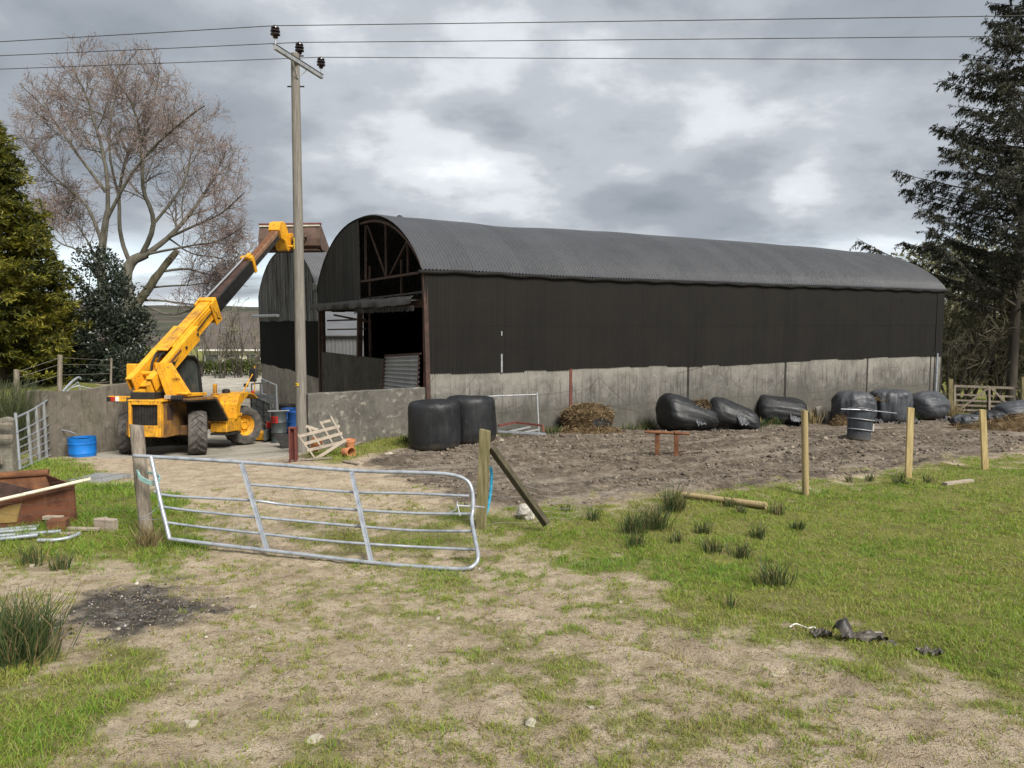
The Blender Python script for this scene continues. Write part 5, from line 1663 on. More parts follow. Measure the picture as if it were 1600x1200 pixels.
bale("silage_bale", "upright black wrapped bale standing nearest the camera beside the low concrete wall", bpix(680, 700, 17.5), (1.24, 1.24, 1.16), .4, (0, R(-1.5)), False, 'bale', 3, .02, (0, 0), .006, 7)
bale("silage_bale", "upright black wrapped bale tucked behind the nearest bale, in front of the galvanised hoop", bpix(735, 694, 18.55), (1.30, 1.30, 1.19), 1.4, (0, 0), False, 'bale', 8, .05, (-.06, 0), .016, 6)
b3 = bale("silage_bale", "slumped black bale with hay spilling from its torn right top", bpix(1072, 672, 22.4), (1.62, 1.35, 1.02), .25, (0, 0), True, 'bale', 12, .15, (-.55, 0), .045, 4.6)
bale("silage_bale", "low slumped black bale sloping down right beside the torn hay topped bale", bpix(1146, 670, 23.6), (1.50, 1.25, .90), -.18, (0, 0), True, 'bale', 17, .18, (-.6, 0), .045, 4.4)
bale("silage_bale", "long dark lying bale with a black left end and grey right side", bpix(1220, 660, 25.6), (1.64, 1.25, 1.05), -.12, (0, 0), True, 'bale', 23, .10, (-.18, 0), .04, 5.0)
b6 = bale("silage_bale", "grey domed bale with sagging wrap behind the standing barrel", bpix(1334, 664, 26.3), (1.50, 1.35, 1.18), .35, (0, 0), False, 'bale_grey', 29, .12, (-.10, 0), .085, 3.0)
b7 = bale("silage_bale", "grey upright bale with pleated wrap and straw on its top", bpix(1390, 662, 26.9), (1.56, 1.35, 1.20), .2, (0, 0), False, 'bale_grey', 37, .06, (0, 0), .085, 5.0)
bale("silage_bale", "pale grey rounded bale at the barn's far right corner", bpix(1447, 656, 28.6), (1.50, 1.3, 1.10), .5, (0, 0), True, 'bale_grey', 41, .06, (0, 0), .05, 3.6)
bale("silage_bale", "dark crumpled bale at the right edge of the yard on the muck heap", bpix(1590, 643, 27.2), (1.5, 1.2, .80), .1, (0, 0), True, 'bale_grey', 47, .15, (.15, 0), .06, 3.2)
# torn empty wraps on the heap
for i, (cx, by, Y, sz_, sd_, lb) in enumerate(((1512, 660, 24.5, (1.0, .8, .42), 51, "crumpled torn grey bale wrap lying left of the farthest right post"), (1545, 655, 25.2, (1.2, .9, .50), 57, "torn black bale wrap draped on the muck behind the farthest right post"))):
    o = bale("torn_wrap", lb, bpix(cx, by, Y), sz_, .3 * i, (0, 0), False, 'bale_grey' if i == 0 else 'bale', sd_, .3, (0, 0), .16, 2.6, "torn bale wraps on the muck heap"); o["category"] = "plastic wrap"


def flap(parent, x, y, z, size, seed, m, rz=0.0, up=.0):
    """a torn flap of wrap hanging off or lying beside its bale"""
    n = 16
    u, v = np.meshgrid(np.linspace(-1, 1, n), np.linspace(-1, 1, n), indexing='ij')
    jag = 1 + .5 * (fbm(v * 3 + seed, v * 0, 3, seed) - .5)
    lx = u * size[0] / 2 * jag; ly = v * size[1] / 2 * (1 + .4 * (fbm(u * 3, u * 0 + seed, 3, seed + 1) - .5))
    lz = np.abs(fbm(u * 2.2 + seed, v * 2.2, 4, seed + 2, .6) - .45) * size[2] * 2.4 + up * np.clip(v, -1, 1)
    c, s_ = math.cos(rz), math.sin(rz)
    P = np.stack([x + lx * c - ly * s_, y + lx * s_ + ly * c, z + lz], -1)
    P = np.concatenate([P.reshape(-1, 3), (P - [0, 0, .006]).reshape(-1, 3)])
    a, b = np.meshgrid(np.arange(n - 1), np.arange(n - 1), indexing='ij')
    f = np.stack([a * n + b, (a + 1) * n + b, (a + 1) * n + b + 1, a * n + b + 1], -1).reshape(-1, 4)
    f = np.concatenate([f, f[:, ::-1] + n * n])
    o = link(bpy.data.objects.new("torn_flap", np_mesh("torn_flap", P, f, True))); o.data.materials.append(M[m]); o.parent = parent
    return o


for i, bl in enumerate([o for o in COL.objects if o.name.startswith("silage_bale")][2:]):
    m_ = 'bale_grey' if i >= 3 else 'bale'
    flap(bl, -.35 + .2 * (i % 3), -.66, .03, (.7, .34, .14), 300 + i, m_, .2 * (i % 2))
    flap(bl, .62, -.40, .05, (.42, .5, .22), 320 + i, m_, .5, .06)
    if i < 3: flap(bl, .1 + .1 * i, -.62, .42, (.34, .30, .16), 340 + i, 'bale_grey', .3, .16)


def mound(name, label, cat, base, size, seed, m, power=2.2, rough_=.35, n_str=0, group=None):
    nu, nv = 56, 24
    u = np.linspace(0, 2 * math.pi, nu, endpoint=False); v = np.linspace(0, 1, nv)
    U, Vv = np.meshgrid(u, v, indexing='ij')
    r = 1 - Vv; hgt = (1 - r ** power)
    x = r * np.cos(U); y = r * np.sin(U)
    nz = fbm(x * 2.2 + seed, y * 2.2, 5, seed, .6) - .5
    x = x * (1 + nz * .5); y = y * (1 + nz * .5)
    z = hgt * (1 + nz * rough_ * 2.4) + (fbm(x * 7, y * 7, 3, seed + 3) - .5) * .16 * hgt
    P = np.stack([x * size[0] / 2, y * size[1] / 2, z * size[2] - .04], -1).reshape(-1, 3)
    a, b = np.meshgrid(np.arange(nu), np.arange(nv - 1), indexing='ij'); a2 = (a + 1) % nu
    f = np.stack([a * nv + b, a2 * nv + b, a2 * nv + b + 1, a * nv + b + 1], -1).reshape(-1, 4)
    o = put(np_mesh(name, P, f, True), name, m); o.location = base
    if label: tag(o, label, cat, group)
    return o, P


hp_b = bpix(918, 676, 21.0)
hh_, P_ = mound("hay_heap", "heap of loose brown hay by the red steel barn post", "hay heap", hp_b, (2.3, 1.7, .34), 5, M['hay'], 1.6)


def surf(P, jit=.03):
    def f(rn):
        p = P[rn.randint(len(P))]; return p + rn.normal(0, jit, 3)
    return f


o = strands("loose_straw", surf(P_, .04), 2600, .16, 4, hh_); o["kind"] = "stuff"
def in_torn(rn): return None
ob_b = bpix(918, 668, 21.3)
tbh = bale("torn_bale", "opened bale of rotten hay with a torn black wrap skirt on the heap", ob_b, (1.45, 1.2, .80), .1, (0, 0), False, 'bale', 61, .12, (0, 0), .04, 3.0, None)
tbh.data.materials.append(M['hay'])
Pt = np.zeros(len(tbh.data.vertices) * 3); tbh.data.vertices.foreach_get("co", Pt); Pt = Pt.reshape(-1, 3)
for pl in tbh.data.polygons:
    c = pl.center
    if c.z > .40 + .12 * math.sin(c.x * 6) or c.x < .05 + .1 * math.sin(c.z * 9): pl.material_index = 1
sel = Pt[(Pt[:, 2] > .34) | (Pt[:, 0] < .0)]
o = strands("loose_straw", surf(sel, .03), 3200, .15, 6, tbh); o["kind"] = "stuff"
# hay spilling out of bales
for i, (bl, cx, cy, Y, sz_, lb) in enumerate(((b3, 1094, 642, 22.2, (.95, .5, .30), "tuft of hay spilling down the slumped bale's torn side"), (b7, 1381, 624, 26.6, (.85, .5, .24), "clump of tan straw on top of the pleated grey bale"), (b6, 1314, 664, 25.9, (.9, .5, .42), "brown hay bulging from under the grey domed bale"))):
    p = at(cx, cy, Y)
    if i == 2: p.z = gz(p.x, p.y)
    o, P2 = mound("hay_tuft", lb, "hay", p, sz_, 70 + i, M['hay'], 1.8, .4)
    if i == 0: o.rotation_euler = (0, R(32), 0)
    s_ = strands("loose_straw", surf(P2, .03), 700, .16, 80 + i, o); s_["kind"] = "stuff"
# muck heap far right
mk = at(1560, 668, 22.5); mk.z = gz(mk.x, mk.y)
for i, (px, py, w_, h_, an, lb) in enumerate(((1018, 662, .62, .62, 8, "pale broken concrete slab leaning on the barn wall left of the torn bale"), (1284, 662, .34, .62, -6, "narrow pale concrete slab upright between two bales"), (1300, 664, .36, .5, 10, "tan soil stained slab beside the narrow pale slab"))):
    p = at(px, py, 23.4 if i == 0 else 26.9); p.z = gz(p.x, p.y)
    o = MB(Matrix.Translation(p) @ Matrix.Rotation(BA, 4, 'Z') @ Matrix.Rotation(R(-12), 4, 'X') @ Matrix.Rotation(R(an), 4, 'Y')).box((0, 0, h_ / 2 - .03), (w_, .09, h_), None, .03).build("concrete_block", M['conc_post'] if i < 2 else M['conc_brown'], None, p); tag(o, lb, "slab", "broken slabs by the barn wall")
o, P2 = mound("muck_heap", "long low heap of brown straw muck at the right edge", "muck heap", mk + V((1.4, 0, -.03)), (6.4, 2.6, .50), 33, M['hay'], 1.7, .6)
s_ = strands("loose_straw", surf(P2, .04), 3600, .20, 91, o); s_["kind"] = "stuff"

# ------------------------------------------------------------------ barrel, sawhorse and things along the barn
b = bpix(1341, 691, 18.6)
br = thing("steel_barrel", "dented grey blue barrel with hoops standing upright on the mud", "barrel", b, (0, R(4), .2), world=False)
M['barrel'] = bale_mat("blue_grey_barrel_wrap", (.022, .027, .033), (.055, .064, .074), (.12, .13, .14))
g = MB(); g.lathe([(0, .02), (.27, .02), (.29, .04), (.285, .26), (.30, .27), (.30, .30), (.29, .31), (.295, .52), (.312, .53), (.312, .56), (.30, .57), (.31, .76), (.325, .77), (.325, .80), (.30, .80), (.295, .72), (0, .70)], 36)
for i, p in enumerate(g.v): p *= 1 + .02 * math.sin(p.x * 14 + p.z * 9) * (1 if p.z > .05 else 0)
g.build("body", M['barrel'], br, smooth=True)
for zz_ in (.29, .55, .79):
    g = MB(); r_ = .305 + .03 * zz_
    g.tube([(r_ * math.cos(a), r_ * math.sin(a), zz_ + .012 * math.sin(a * 2)) for a in np.linspace(0, 2 * math.pi, 37)], .011, 6, False); g.build("hoop", M['galv_old'], br, smooth=True)
g = MB(); g.tube([(-.62, -.05, .77), (-.1, -.30, .80), (.3, -.25, .78), (.95, -.1, .74)], .012, 6); g.build("rod", M['galv'], br, smooth=True)
g = MB(); g.box((.24, -.21, .36), (.05, .03, .16), (0, 0, .9)); g.build("white_label", M['white_pl'], br)

b = bpix(1041, 708, 16.3); b.z += .03
sh_ = thing("rusty_trestle", "orange rusty steel trestle with round top bar standing on the mud", "trestle", b, (0, 0, R(-10)), world=False)
MB().tube([(-.47, -.1, .56), (.50, .05, .51)], .033, 12).build("top_bar", M['rust_orange'], sh_, smooth=True)
for i, x in enumerate((-.20, .215)):
    g = MB(); g.box((x, 0, .26), (.10, .09, .52), None, .006); g.build("leg", M['rust_orange'], sh_)
    g = MB(); g.tube([(x - .045, -.02, .54), (x + .045, -.01, .535)], .048, 12); g.build("collar", M['rust_orange'], sh_, smooth=True)
    g = MB(); g.beam((x, .05, .02), (x + .65, .55, .03), .06, .04); g.build("foot", M['rust_dark'], sh_)

# hoop barrier leaning on the barn wall
p = bpt(2.0, -.55, 0); hpz = gz(p.x, p.y)
hoop = thing("tube_barrier", "tall galvanised tube hoop barrier leaning against the concrete barn wall", "barrier", (p.x, p.y, hpz))
q = [at(690, 640, 19.3), at(691, 631, 19.3), at(696, 625, 19.33), at(706, 622, 19.4), at(760, 619.5, 19.9), at(838, 616.5, 20.6)]
MB().tube(smooth_path(q, 5), .021, 10).build("rail", M['galv_old'], hoop, smooth=True)
a = at(839, 612, 20.6); c = at(842, 676, 20.45)
MB().tube([a, c], .023, 10).build("upright", M['galv_old'], hoop, smooth=True)
MB().tube([q[0], V((q[0].x, q[0].y - .1, gz(q[0].x, q[0].y)))], .026, 10).build("upright", M['galv'], hoop, smooth=True)
# low rusty frame on the ground
fr_ = thing("rusty_hurdle", "low rusty steel frame lying in the grass at the barn wall", "metal frame", bpix(815, 676, 20.0))
for a, c, m_, r_ in (((779, 665, 20.2), (806, 660, 20.5), M['rust_red'], .03), ((806, 660, 20.5), (848, 665, 20.2), M['rust_red'], .03), ((848, 665, 20.2), (850, 676, 19.9), M['rust_red'], .025), ((778, 674, 19.6), (853, 678, 19.5), M['galv'], .028), ((796, 674, 19.8), (828, 667, 20.2), M['galv_old'], .022), ((820, 675, 19.7), (842, 671, 20.1), M['galv_old'], .02)):
    MB().beam(at(*a), at(*c), r_ * 1.8, r_ * 1.8).build("bar", m_, fr_)

# ------------------------------------------------------------------ pallet, pots, iron post, boards by the pole
def quadbox(g, a, b, w_, t_, n): return g.beam(a, b, t_, w_, n)


D0 = 16.35
nrm_ = V((0.05, -.8, .45)).normalized()
pl_o = at(500, 690, D0)
pal = thing("broken_pallet", "broken wooden pallet leaning against the power pole", "pallet", (pl_o.x, pl_o.y, gz(pl_o.x, pl_o.y)))


def pq(px, py, dz=0.0): return at(px, py, D0 + (690 - py) * .011 + dz)


for a, c in (((467, 682), (531, 666)), ((475, 694), (535, 677))):
    MB().beam(pq(*a), pq(*c), .075, .018, nrm_).build("slat", M['wood_pallet'], pal)
MB().beam(pq(480, 704), pq(540, 690), .07, .018, nrm_).build("slat", M['wood_pallet'], pal)
MB().beam(pq(494, 717), pq(541, 687, -.03), .075, .018, nrm_).build("slat", M['wood_pallet'], pal)
MB().beam(pq(478, 666), pq(497, 672, .1), .07, .018, nrm_).build("slat", M['wood_pallet'], pal)
MB().beam(pq(501, 661, .08), pq(517, 657, .08), .07, .018, nrm_).build("slat", M['wood_pallet'], pal)
for a, c in (((460, 672), (493, 717)), ((482, 668), (503, 700)), ((501, 660), (522, 696)), ((518, 652), (540, 694))):
    MB().beam(pq(a[0], a[1], .05), pq(c[0], c[1], .05), .035, .085, nrm_).build("bearer", M['wood_pallet'], pal)
pots = [((547, 696), 17.2, 0, "upright terracotta pot standing right of the broken pallet"), ((536, 701), 16.4, 1, "terracotta pot lying on its side in front of the upright pot"), ((490, 700), 16.9, 2, "terracotta pot half hidden behind the broken pallet")]
for i, ((cx, by), Y, kd, lb) in enumerate(pots):
    p = bpix(cx, by, Y); p.z += .03
    rot = (0, 0, 0) if kd == 0 else ((R(20), R(90), R(-15)) if kd == 1 else (R(15), R(25), 0))
    if kd: p.z += .10
    o = thing("terracotta_pot", lb, "plant pot", p, rot, "terracotta pots by the pallet", world=False)
    g = MB(); g.lathe([(0, .0), (.085, .0), (.09, .01), (.118, .20), (.128, .20), (.132, .27), (.118, .27), (.105, .18), (.08, .02), (.0, .02)], 24); g.build("body", M['terracotta'], o, smooth=True)
b = bpix(459, 719, 15.6)
ip2 = thing("iron_post", "short red rusted iron girder post in front of the power pole", "iron post", b)
tz = at(459, 669, 15.6).z
MB().box((b.x - .06, b.y, (b.z + tz) / 2 - .1), (.035, .14, tz - b.z + .2)).box((b.x + .06, b.y, (b.z + tz) / 2 - .1), (.035, .14, tz - b.z + .2)).box((b.x, b.y + .02, (b.z + tz) / 2 - .1), (.10, .03, tz - b.z + .17)).build("girder", M['rust_red'], ip2)
MB().box((b.x, b.y, tz + .01), (.17, .15, .03)).build("cap_plate", M['rust_red'], ip2)
for (a, c, lb, w_) in (((551, 698), (572, 691), "grey weathered board lying in the grass right of the pots", .12), ((444, 724), (520, 719), "long pale board lying at the edge of the grass below the pallet", .10), ((536, 722), (560, 725), "short pale stick lying on the mud below the pots", .07)):
    pa = gon(*a) + V((0, 0, .03)); pc = gon(*c) + V((0, 0, .03))
    o = MB().beam(pa, pc, w_, .03, (0, 0, 1), .004).build("board", M['wood_old'], None, pa); tag(o, lb, "board", "boards lying near the pallet")

# ------------------------------------------------------------------ drums, trailer and hurdles behind the pole
def drum(cx, by, Y, m, lb, h=.92, r=.30, red=False, lid=None):
    p = bpix(cx, by, Y); p.z += .03
    o = thing("oil_drum", lb, "drum", p, (0, 0, 0), "drums behind the power pole", world=False)
    g = MB(); g.lathe([(0, 0), (r * .96, 0), (r, .01), (r, .03), (r * .97, .04), (r * .97, h * .33), (r * 1.02, h * .345), (r * .97, h * .36), (r * .97, h * .65), (r * 1.02, h * .665), (r * .97, h * .68), (r * .97, h - .03), (r, h - .02), (r, h), (r * .92, h), (r * .92, h - .03), (0, h - .03)], 32); g.build("body", m, o, smooth=True)
    return o, p


d1, dp = drum(436, 667, 22.0, M['grey_drum'], "dark grey drum with a red label standing left of the blue drums", .95, .235)
ax_ = V((0, 0, 0))
an0 = math.atan2(dp.x, dp.y)   # facing the camera
lab = curved_plate(MB(), ax_, .238, .72, .20, an0 - .62, an0 + .52, .004).build("red_label", M['red_pl'], d1)
tcu = bpy.data.curves.new("label_lettering", 'FONT'); tcu.body = "BJI"; tcu.size = .19; tcu.extrude = .002; tcu.align_x = 'CENTER'; tcu.align_y = 'CENTER'
to = bpy.data.objects.new("label_lettering", tcu); COL.objects.link(to)
dg = bpy.context.evaluated_depsgraph_get(); tm = bpy.data.meshes.new_from_object(to.evaluated_get(dg)); bpy.data.objects.remove(to)
co = np.zeros(len(tm.vertices) * 3); tm.vertices.foreach_get("co", co); co = co.reshape(-1, 3)
aa = an0 - .05 + co[:, 0] / .243; rr_ = .2435 + co[:, 2]
tm.vertices.foreach_set("co", np.stack([rr_ * np.sin(aa), -rr_ * np.cos(aa), .72 + co[:, 1]], -1).astype(np.float32).ravel())
put(tm, "label_lettering", M['ink'], lab)
g = MB(); g.box((0, 0, .965), (.62, .10, .02), (0, 0, .3)); g.build("strap_lid", M['galv_old'], d1)
drum(452, 662, 23.0, M['blue_drum'], "blue drum half hidden between the grey drum and the front blue drum", .95, .24)
drum(464, 665, 22.2, M['blue_drum'], "dark blue drum standing directly behind the power pole", .90, .27)
drum(449, 652, 24.6, M['black_paint'], "black lidded drum behind the grey drum", .95, .28)
M['trailer'] = m_noise("dull_trailer_metal", (.045, .05, .05), (.11, .115, .115), 4, .7, .2, bump=.15)
tp0 = bpix(416, 660, 23.5)
tl = thing("cattle_trailer", "old dark flat trailer with mesh sides parked beside the drums", "trailer", tp0)
a = at(392, 636, 25.5); b = at(424, 662, 22.5); c = at(455, 668, 21.8); d_ = at(425, 640, 25.0)
g = MB()
za_ = gz(a.x, a.y) + .55
fl = [V((at(393, 640, 26).x, 26, -.62)), V((at(424, 664, 22.4).x, 22.4, -.55)), V((at(446, 664, 22.3).x, 22.3, -.55)), V((at(430, 640, 26).x, 26, -.62))]
g = MB(); g.add(fl + [p + V((0, 0, -.10)) for p in fl], [(0, 1, 2, 3), (4, 7, 6, 5), (0, 4, 5, 1), (1, 5, 6, 2), (2, 6, 7, 3), (3, 7, 4, 0)]); g.build("deck", M['trailer'], tl)
for (p, q, h_) in ((fl[0], fl[1], .62), (fl[0], fl[3], .62)):
    for f in (0, .33, .66, 1):
        e = p.lerp(q, f); MB().beam(e, e + V((0, 0, h_)), .05, .05).build("stake", M['trailer'], tl)
    for f in (.25, .6, 1): MB().beam(p + V((0, 0, h_ * f)), q + V((0, 0, h_ * f)), .04, .04).build("side_rail", M['trailer'], tl)
    g = MB()
    for i in range(26):
        e = p.lerp(q, i / 25); g.beam(e, e + V((0, 0, h_ * .96)), .014, .014)
    for i in range(9): g.beam(p + V((0, 0, h_ * i / 9)), q + V((0, 0, h_ * i / 9)), .012, .012)
    ob = g.build("mesh_panel", M['trailer'], tl); ob["kind"] = "stuff"
g = MB(); e = fl[1] + V((-.06, .3, -.28)); g.box(e, (.07, 1.5, .30)); g.build("side_skirt", M['trailer'], tl)
p = bpix(408, 662, 23.6); g = MB(Matrix.Translation(p + V((0, 0, .25))) @ Matrix.Rotation(R(35), 4, 'Z') @ Matrix.Rotation(R(90), 4, 'Y')); g.lathe([(.08, -.09), (.2, -.1), (.27, -.07), (.28, 0), (.27, .07), (.2, .1), (.08, .09)], 22, None, True); g.build("wheel", M['rubber'], tl, smooth=True)
p = at(420, 664, 22.3); g = MB(); g.box((p.x, p.y, p.z), (.16, .06, .20), None, .02); g.build("tail_lamp", M['red_light'], tl)
# ramp sheet leaning in front of the drums
q = [at(429, 676, 20.6), at(455, 675, 20.6), at(455, 690, 19.6), at(440, 690, 19.6)]
for p in q[2:]: p.z = gz(p.x, p.y) + .02
q[0].z = gz(q[0].x, q[0].y) + .32; q[1].z = q[0].z
g = MB(); plate(g, q, (0, .02, .03)); o = g.build("ramp_sheet", M['dark_metal'], None, q[3]); tag(o, "dark sheet of metal sloping to the ground in front of the drums", "metal sheet")
# galvanised hurdles standing behind the trailer
for i, (x0, y0, x1, y1, Y0, Y1, lb) in enumerate(((409, 592, 432, 602, 30.0, 28.5, "galvanised curved rail hurdle standing by the weathered barn's corner"), (393, 600, 420, 597, 28, 28.6, "dark rusty hurdle standing behind the cattle trailer"))):
    a = at(x0, y0, Y0); c = at(x1, y1, Y1)
    ga, gc = gz(a.x, a.y), gz(c.x, c.y)
    h_ = thing("cattle_hurdle", lb, "hurdle", (a.x, a.y, ga), group="cattle hurdles by the weathered barn")
    m_ = M['galv'] if i == 0 else M['trailer']
    A2, C2 = V((a.x, a.y, ga + .05)), V((c.x, c.y, gc + .05))
    for f in (0, .3, .6, 1): MB().tube([A2.lerp(a, f), C2.lerp(c, f)], .03, 8).build("bar", m_, h_, smooth=True)
    for f in (0, .5, 1): MB().tube([A2.lerp(C2, f), a.lerp(c, f)], .03, 8).build("upright", m_, h_, smooth=True)

# ------------------------------------------------------------------ field litter
pa = gon(1066, 780) + V((0, 0, .05)); pc = gon(1197, 801) + V((0, 0, .06))
o = MB().tube([pa.lerp(pc, t) for t in np.linspace(0, 1, 8)], [.040 + .012 * t for t in np.linspace(0, 1, 8)], 14).build("fallen_post", M['wood_round'], None, pc, smooth=True); tag(o, "round tan fence post lying flat in the grass among rushes", "post")
pa = gon(1476, 760) + V((0, 0, .03)); pc = gon(1518, 756) + V((0, 0, .03))
o = MB().beam(pa, pc, .09, .05, (0, 0, 1), .005).build("short_board", M['wood_pallet'], None, pa); tag(o, "short pale board lying in the grass below the right posts", "board")


def scrap(name, label, px, py, size, seed, m, tall=0.0):
    p = gon(px, py); rn = np.random.RandomState(seed); n = 20
    u, v = np.meshgrid(np.linspace(-1, 1, n), np.linspace(-1, 1, n), indexing='ij')
    x = u * size[0] / 2 * (1 + .3 * (fbm(u * 2, v * 2, 3, seed) - .5)); y = v * size[1] / 2
    z = np.abs(fbm(u * 2.6 + seed, v * 2.6, 4, seed + 2, .6) - .42) * size[2] * 2.2 + .02
    if tall: z = z + tall * np.exp(-((u + .75) / .30) ** 2 - (v / .8) ** 2)
    P = np.stack([x, y, z], -1)
    P = np.concatenate([P.reshape(-1, 3), (P - [0, 0, .008]).reshape(-1, 3)])
    a, b = np.meshgrid(np.arange(n - 1), np.arange(n - 1), indexing='ij')
    f = np.stack([a * n + b, (a + 1) * n + b, (a + 1) * n + b + 1, a * n + b + 1], -1).reshape(-1, 4)
    f = np.concatenate([f, f[:, ::-1] + n * n])
    o = put(np_mesh(name, P, f, True), name, m); o.location = p
    return tag(o, label, "plastic scrap", "black plastic scraps in the field")


scrap("plastic_scrap", "largest black plastic scrap with a folded upright corner in the grass", 1345, 1002, (.36, .17, .07), 3, M['bale'], .13)
scrap("plastic_scrap", "small black plastic scrap at the end of the white string", 1283, 997, (.14, .10, .06), 8, M['bale'])
scrap("plastic_scrap", "flat black plastic scrap right of the largest scrap", 1378, 1003, (.20, .08, .045), 11, M['bale'])
scrap("plastic_scrap", "small black plastic scrap farthest right on its own in the grass", 1452, 1018, (.15, .09, .05), 15, M['bale'])
for i, (pp_, lb) in enumerate((([(1234, 988), (1242, 984), (1252, 983), (1262, 987), (1272, 988), (1277, 994)], "white twisted string lying left of the small black scrap"), ([(1350, 994), (1358, 992), (1368, 991), (1378, 993)], "white string end lying behind the largest black scrap"))):
    pts = [gon(*q) + V((0, 0, .03 + .01 * math.sin(i_ * 2))) for i_, q in enumerate(pp_)]
    o = MB().tube(smooth_path(pts, 4), .006, 5).build("white_string", M['white_pl'], None, pts[0]); tag(o, lb, "string", "white strings in the field")


def rock(name, label, px, py, size, seed, m, group=None, sink=.3):
    p = gon(px, py)
    bm = bmesh.new(); bmesh.ops.create_icosphere(bm, subdivisions=3, radius=1)
    from mathutils import noise as _n
    for v in bm.verts:
        d = v.co.normalized(); k_ = 1 + .45 * _n.noise(d * 1.3 + V((seed * 3.1, 0, 0))) + .12 * _n.noise(d * 4 + V((seed, 2, 0)))
        v.co = V((d.x * size[0] * k_, d.y * size[1] * k_, d.z * size[2] * k_)) / 2
    me = bpy.data.meshes.new(name); bm.to_mesh(me); bm.free()
    o = put(me, name, m); o.location = p + V((0, 0, size[2] * (.5 - sink))); o.rotation_euler = (0, 0, seed * 1.7)
    return tag(o, label, "stone", group)


rock("boulder", "large grey stone in the grass beside the foot of the diagonal stay", 821, 811, (.36, .24, .24), 1, M['stone'])
st = [(185, 978, .05, "pale stone in the front edge of the ash patch"), (310, 995, .035, "small pale stone right of the ash patch"), (350, 1027, .035, "white stone on the dirt between ash patch and lower grass"), (490, 1160, .11, "flat pale stone at the bottom centre left of the dirt"), (300, 1135, .10, "broad half buried stone in the dirt at bottom left"), (395, 947, .09, "flat stone on the dirt track below the gate's left half"), (640, 1005, .05, "pale stone in the middle of the bare dirt"), (830, 1125, .10, "pale flat stone low in the dirt right of centre"), (1210, 1050, .06, "flat pale stone at the grass edge below the plastic scraps"), (1070, 928, .05, "light stone at the edge of the grass left of the rushes"), (608, 707, .22, "white stone on the mud left of the nearest bale"), (783, 690, .20, "white flat stone right of the bales on the mud"), (970, 945, .05, "small pale stone in thin grass right of the gate"), (50, 888, .10, "pale stone in the grass left of the old gate post"), (1300, 735, .10, "white stone on the mud near the round fence post"), (845, 715, .10, "pale stone on the mud right of the diagonal stay"), (735, 945, .06, "pale stone below the gate's right end"), (925, 1103, .05, "white chip of stone on the dirt right of centre"), (685, 965, .07, "sunken pale stone on the dirt below the gate")]
for i, (px, py, s_, lb) in enumerate(st):
    rock("stone", lb, px, py, (s_ * .9, s_ * .62, s_ * .36), 5 + i, M['stone_white'], "loose stones on the ground", .32)
# ------------------------------------------------------------------ plants
def leaf_mat(name, stops, trans=.35, rough=.6, spec=.3):
    k = NM(name, rough, 0, spec)
    c = k.ramp(k.attr("tint"), stops); k.col(c)
    if trans:
        tr_ = k.t.nodes.new("ShaderNodeBsdfTranslucent"); k.t.links.new(c, tr_.inputs[0])
        mx = k.t.nodes.new("ShaderNodeMixShader"); mx.inputs[0].default_value = trans
        k.t.links.new(k.b.outputs[0], mx.inputs[1]); k.t.links.new(tr_.outputs[0], mx.inputs[2])
        k.t.links.new(mx.outputs[0], k.t.nodes["Material Output"].inputs[0])
    return k.m


M['bark'] = m_noise("grey_bark", (.05, .048, .034), (.125, .115, .088), 3, .9, 0, (2, 2, .5), c3=(.19, .178, .15), bump=.5, fine=12)
M['bark_dark'] = m_noise("dark_bark", (.035, .030, .024), (.085, .072, .058), 3, .9, 0, (2, 2, .5), bump=.5, fine=12)
M['twig'] = leaf_mat("beech_twigs", [(0, (.145, .118, .108)), (.6, (.235, .188, .170)), (1, (.33, .262, .235))], 0, .9)
M['twig_olive'] = leaf_mat("olive_twigs", [(0, (.10, .092, .065)), (.6, (.18, .162, .115)), (1, (.28, .255, .18))], 0, .9)
M['bud'] = leaf_mat("buds", [(0, (.13, .065, .05)), (1, (.25, .15, .115))], .2, .8)
M['cypress'] = leaf_mat("golden_cypress", [(0, (.035, .046, .014)), (.45, (.105, .115, .018)), (.8, (.24, .22, .028)), (1, (.34, .29, .05))], .35)
M['holly'] = leaf_mat("dark_evergreen_leaf", [(0, (.012, .018, .012)), (.6, (.026, .036, .022)), (1, (.06, .075, .045))], .08, .38, .5)
M['spruce'] = leaf_mat("spruce_needles", [(0, (.028, .031, .022)), (.6, (.055, .058, .040)), (1, (.095, .092, .06))], .25, .8)
M['scrub'] = leaf_mat("olive_conifer", [(0, (.10, .10, .058)), (.6, (.20, .195, .115)), (1, (.30, .285, .17))], .4, .8)
M['hedge'] = leaf_mat("hedge_leaf", [(0, (.028, .022, .014)), (.35, (.050, .060, .018)), (1, (.11, .15, .030))], .2)
M['grass'] = leaf_mat("grass_blades", [(0, (.34, .28, .16)), (.16, (.32, .28, .11)), (.32, (.285, .31, .056)), (.65, (.205, .31, .036)), (1, (.13, .245, .034))], .42, .55)
M['rush'] = leaf_mat("rush_stems", [(0, (.27, .20, .10)), (.2, (.15, .135, .055)), (.45, (.068, .100, .034)), (1, (.038, .070, .026))], .25, .5)


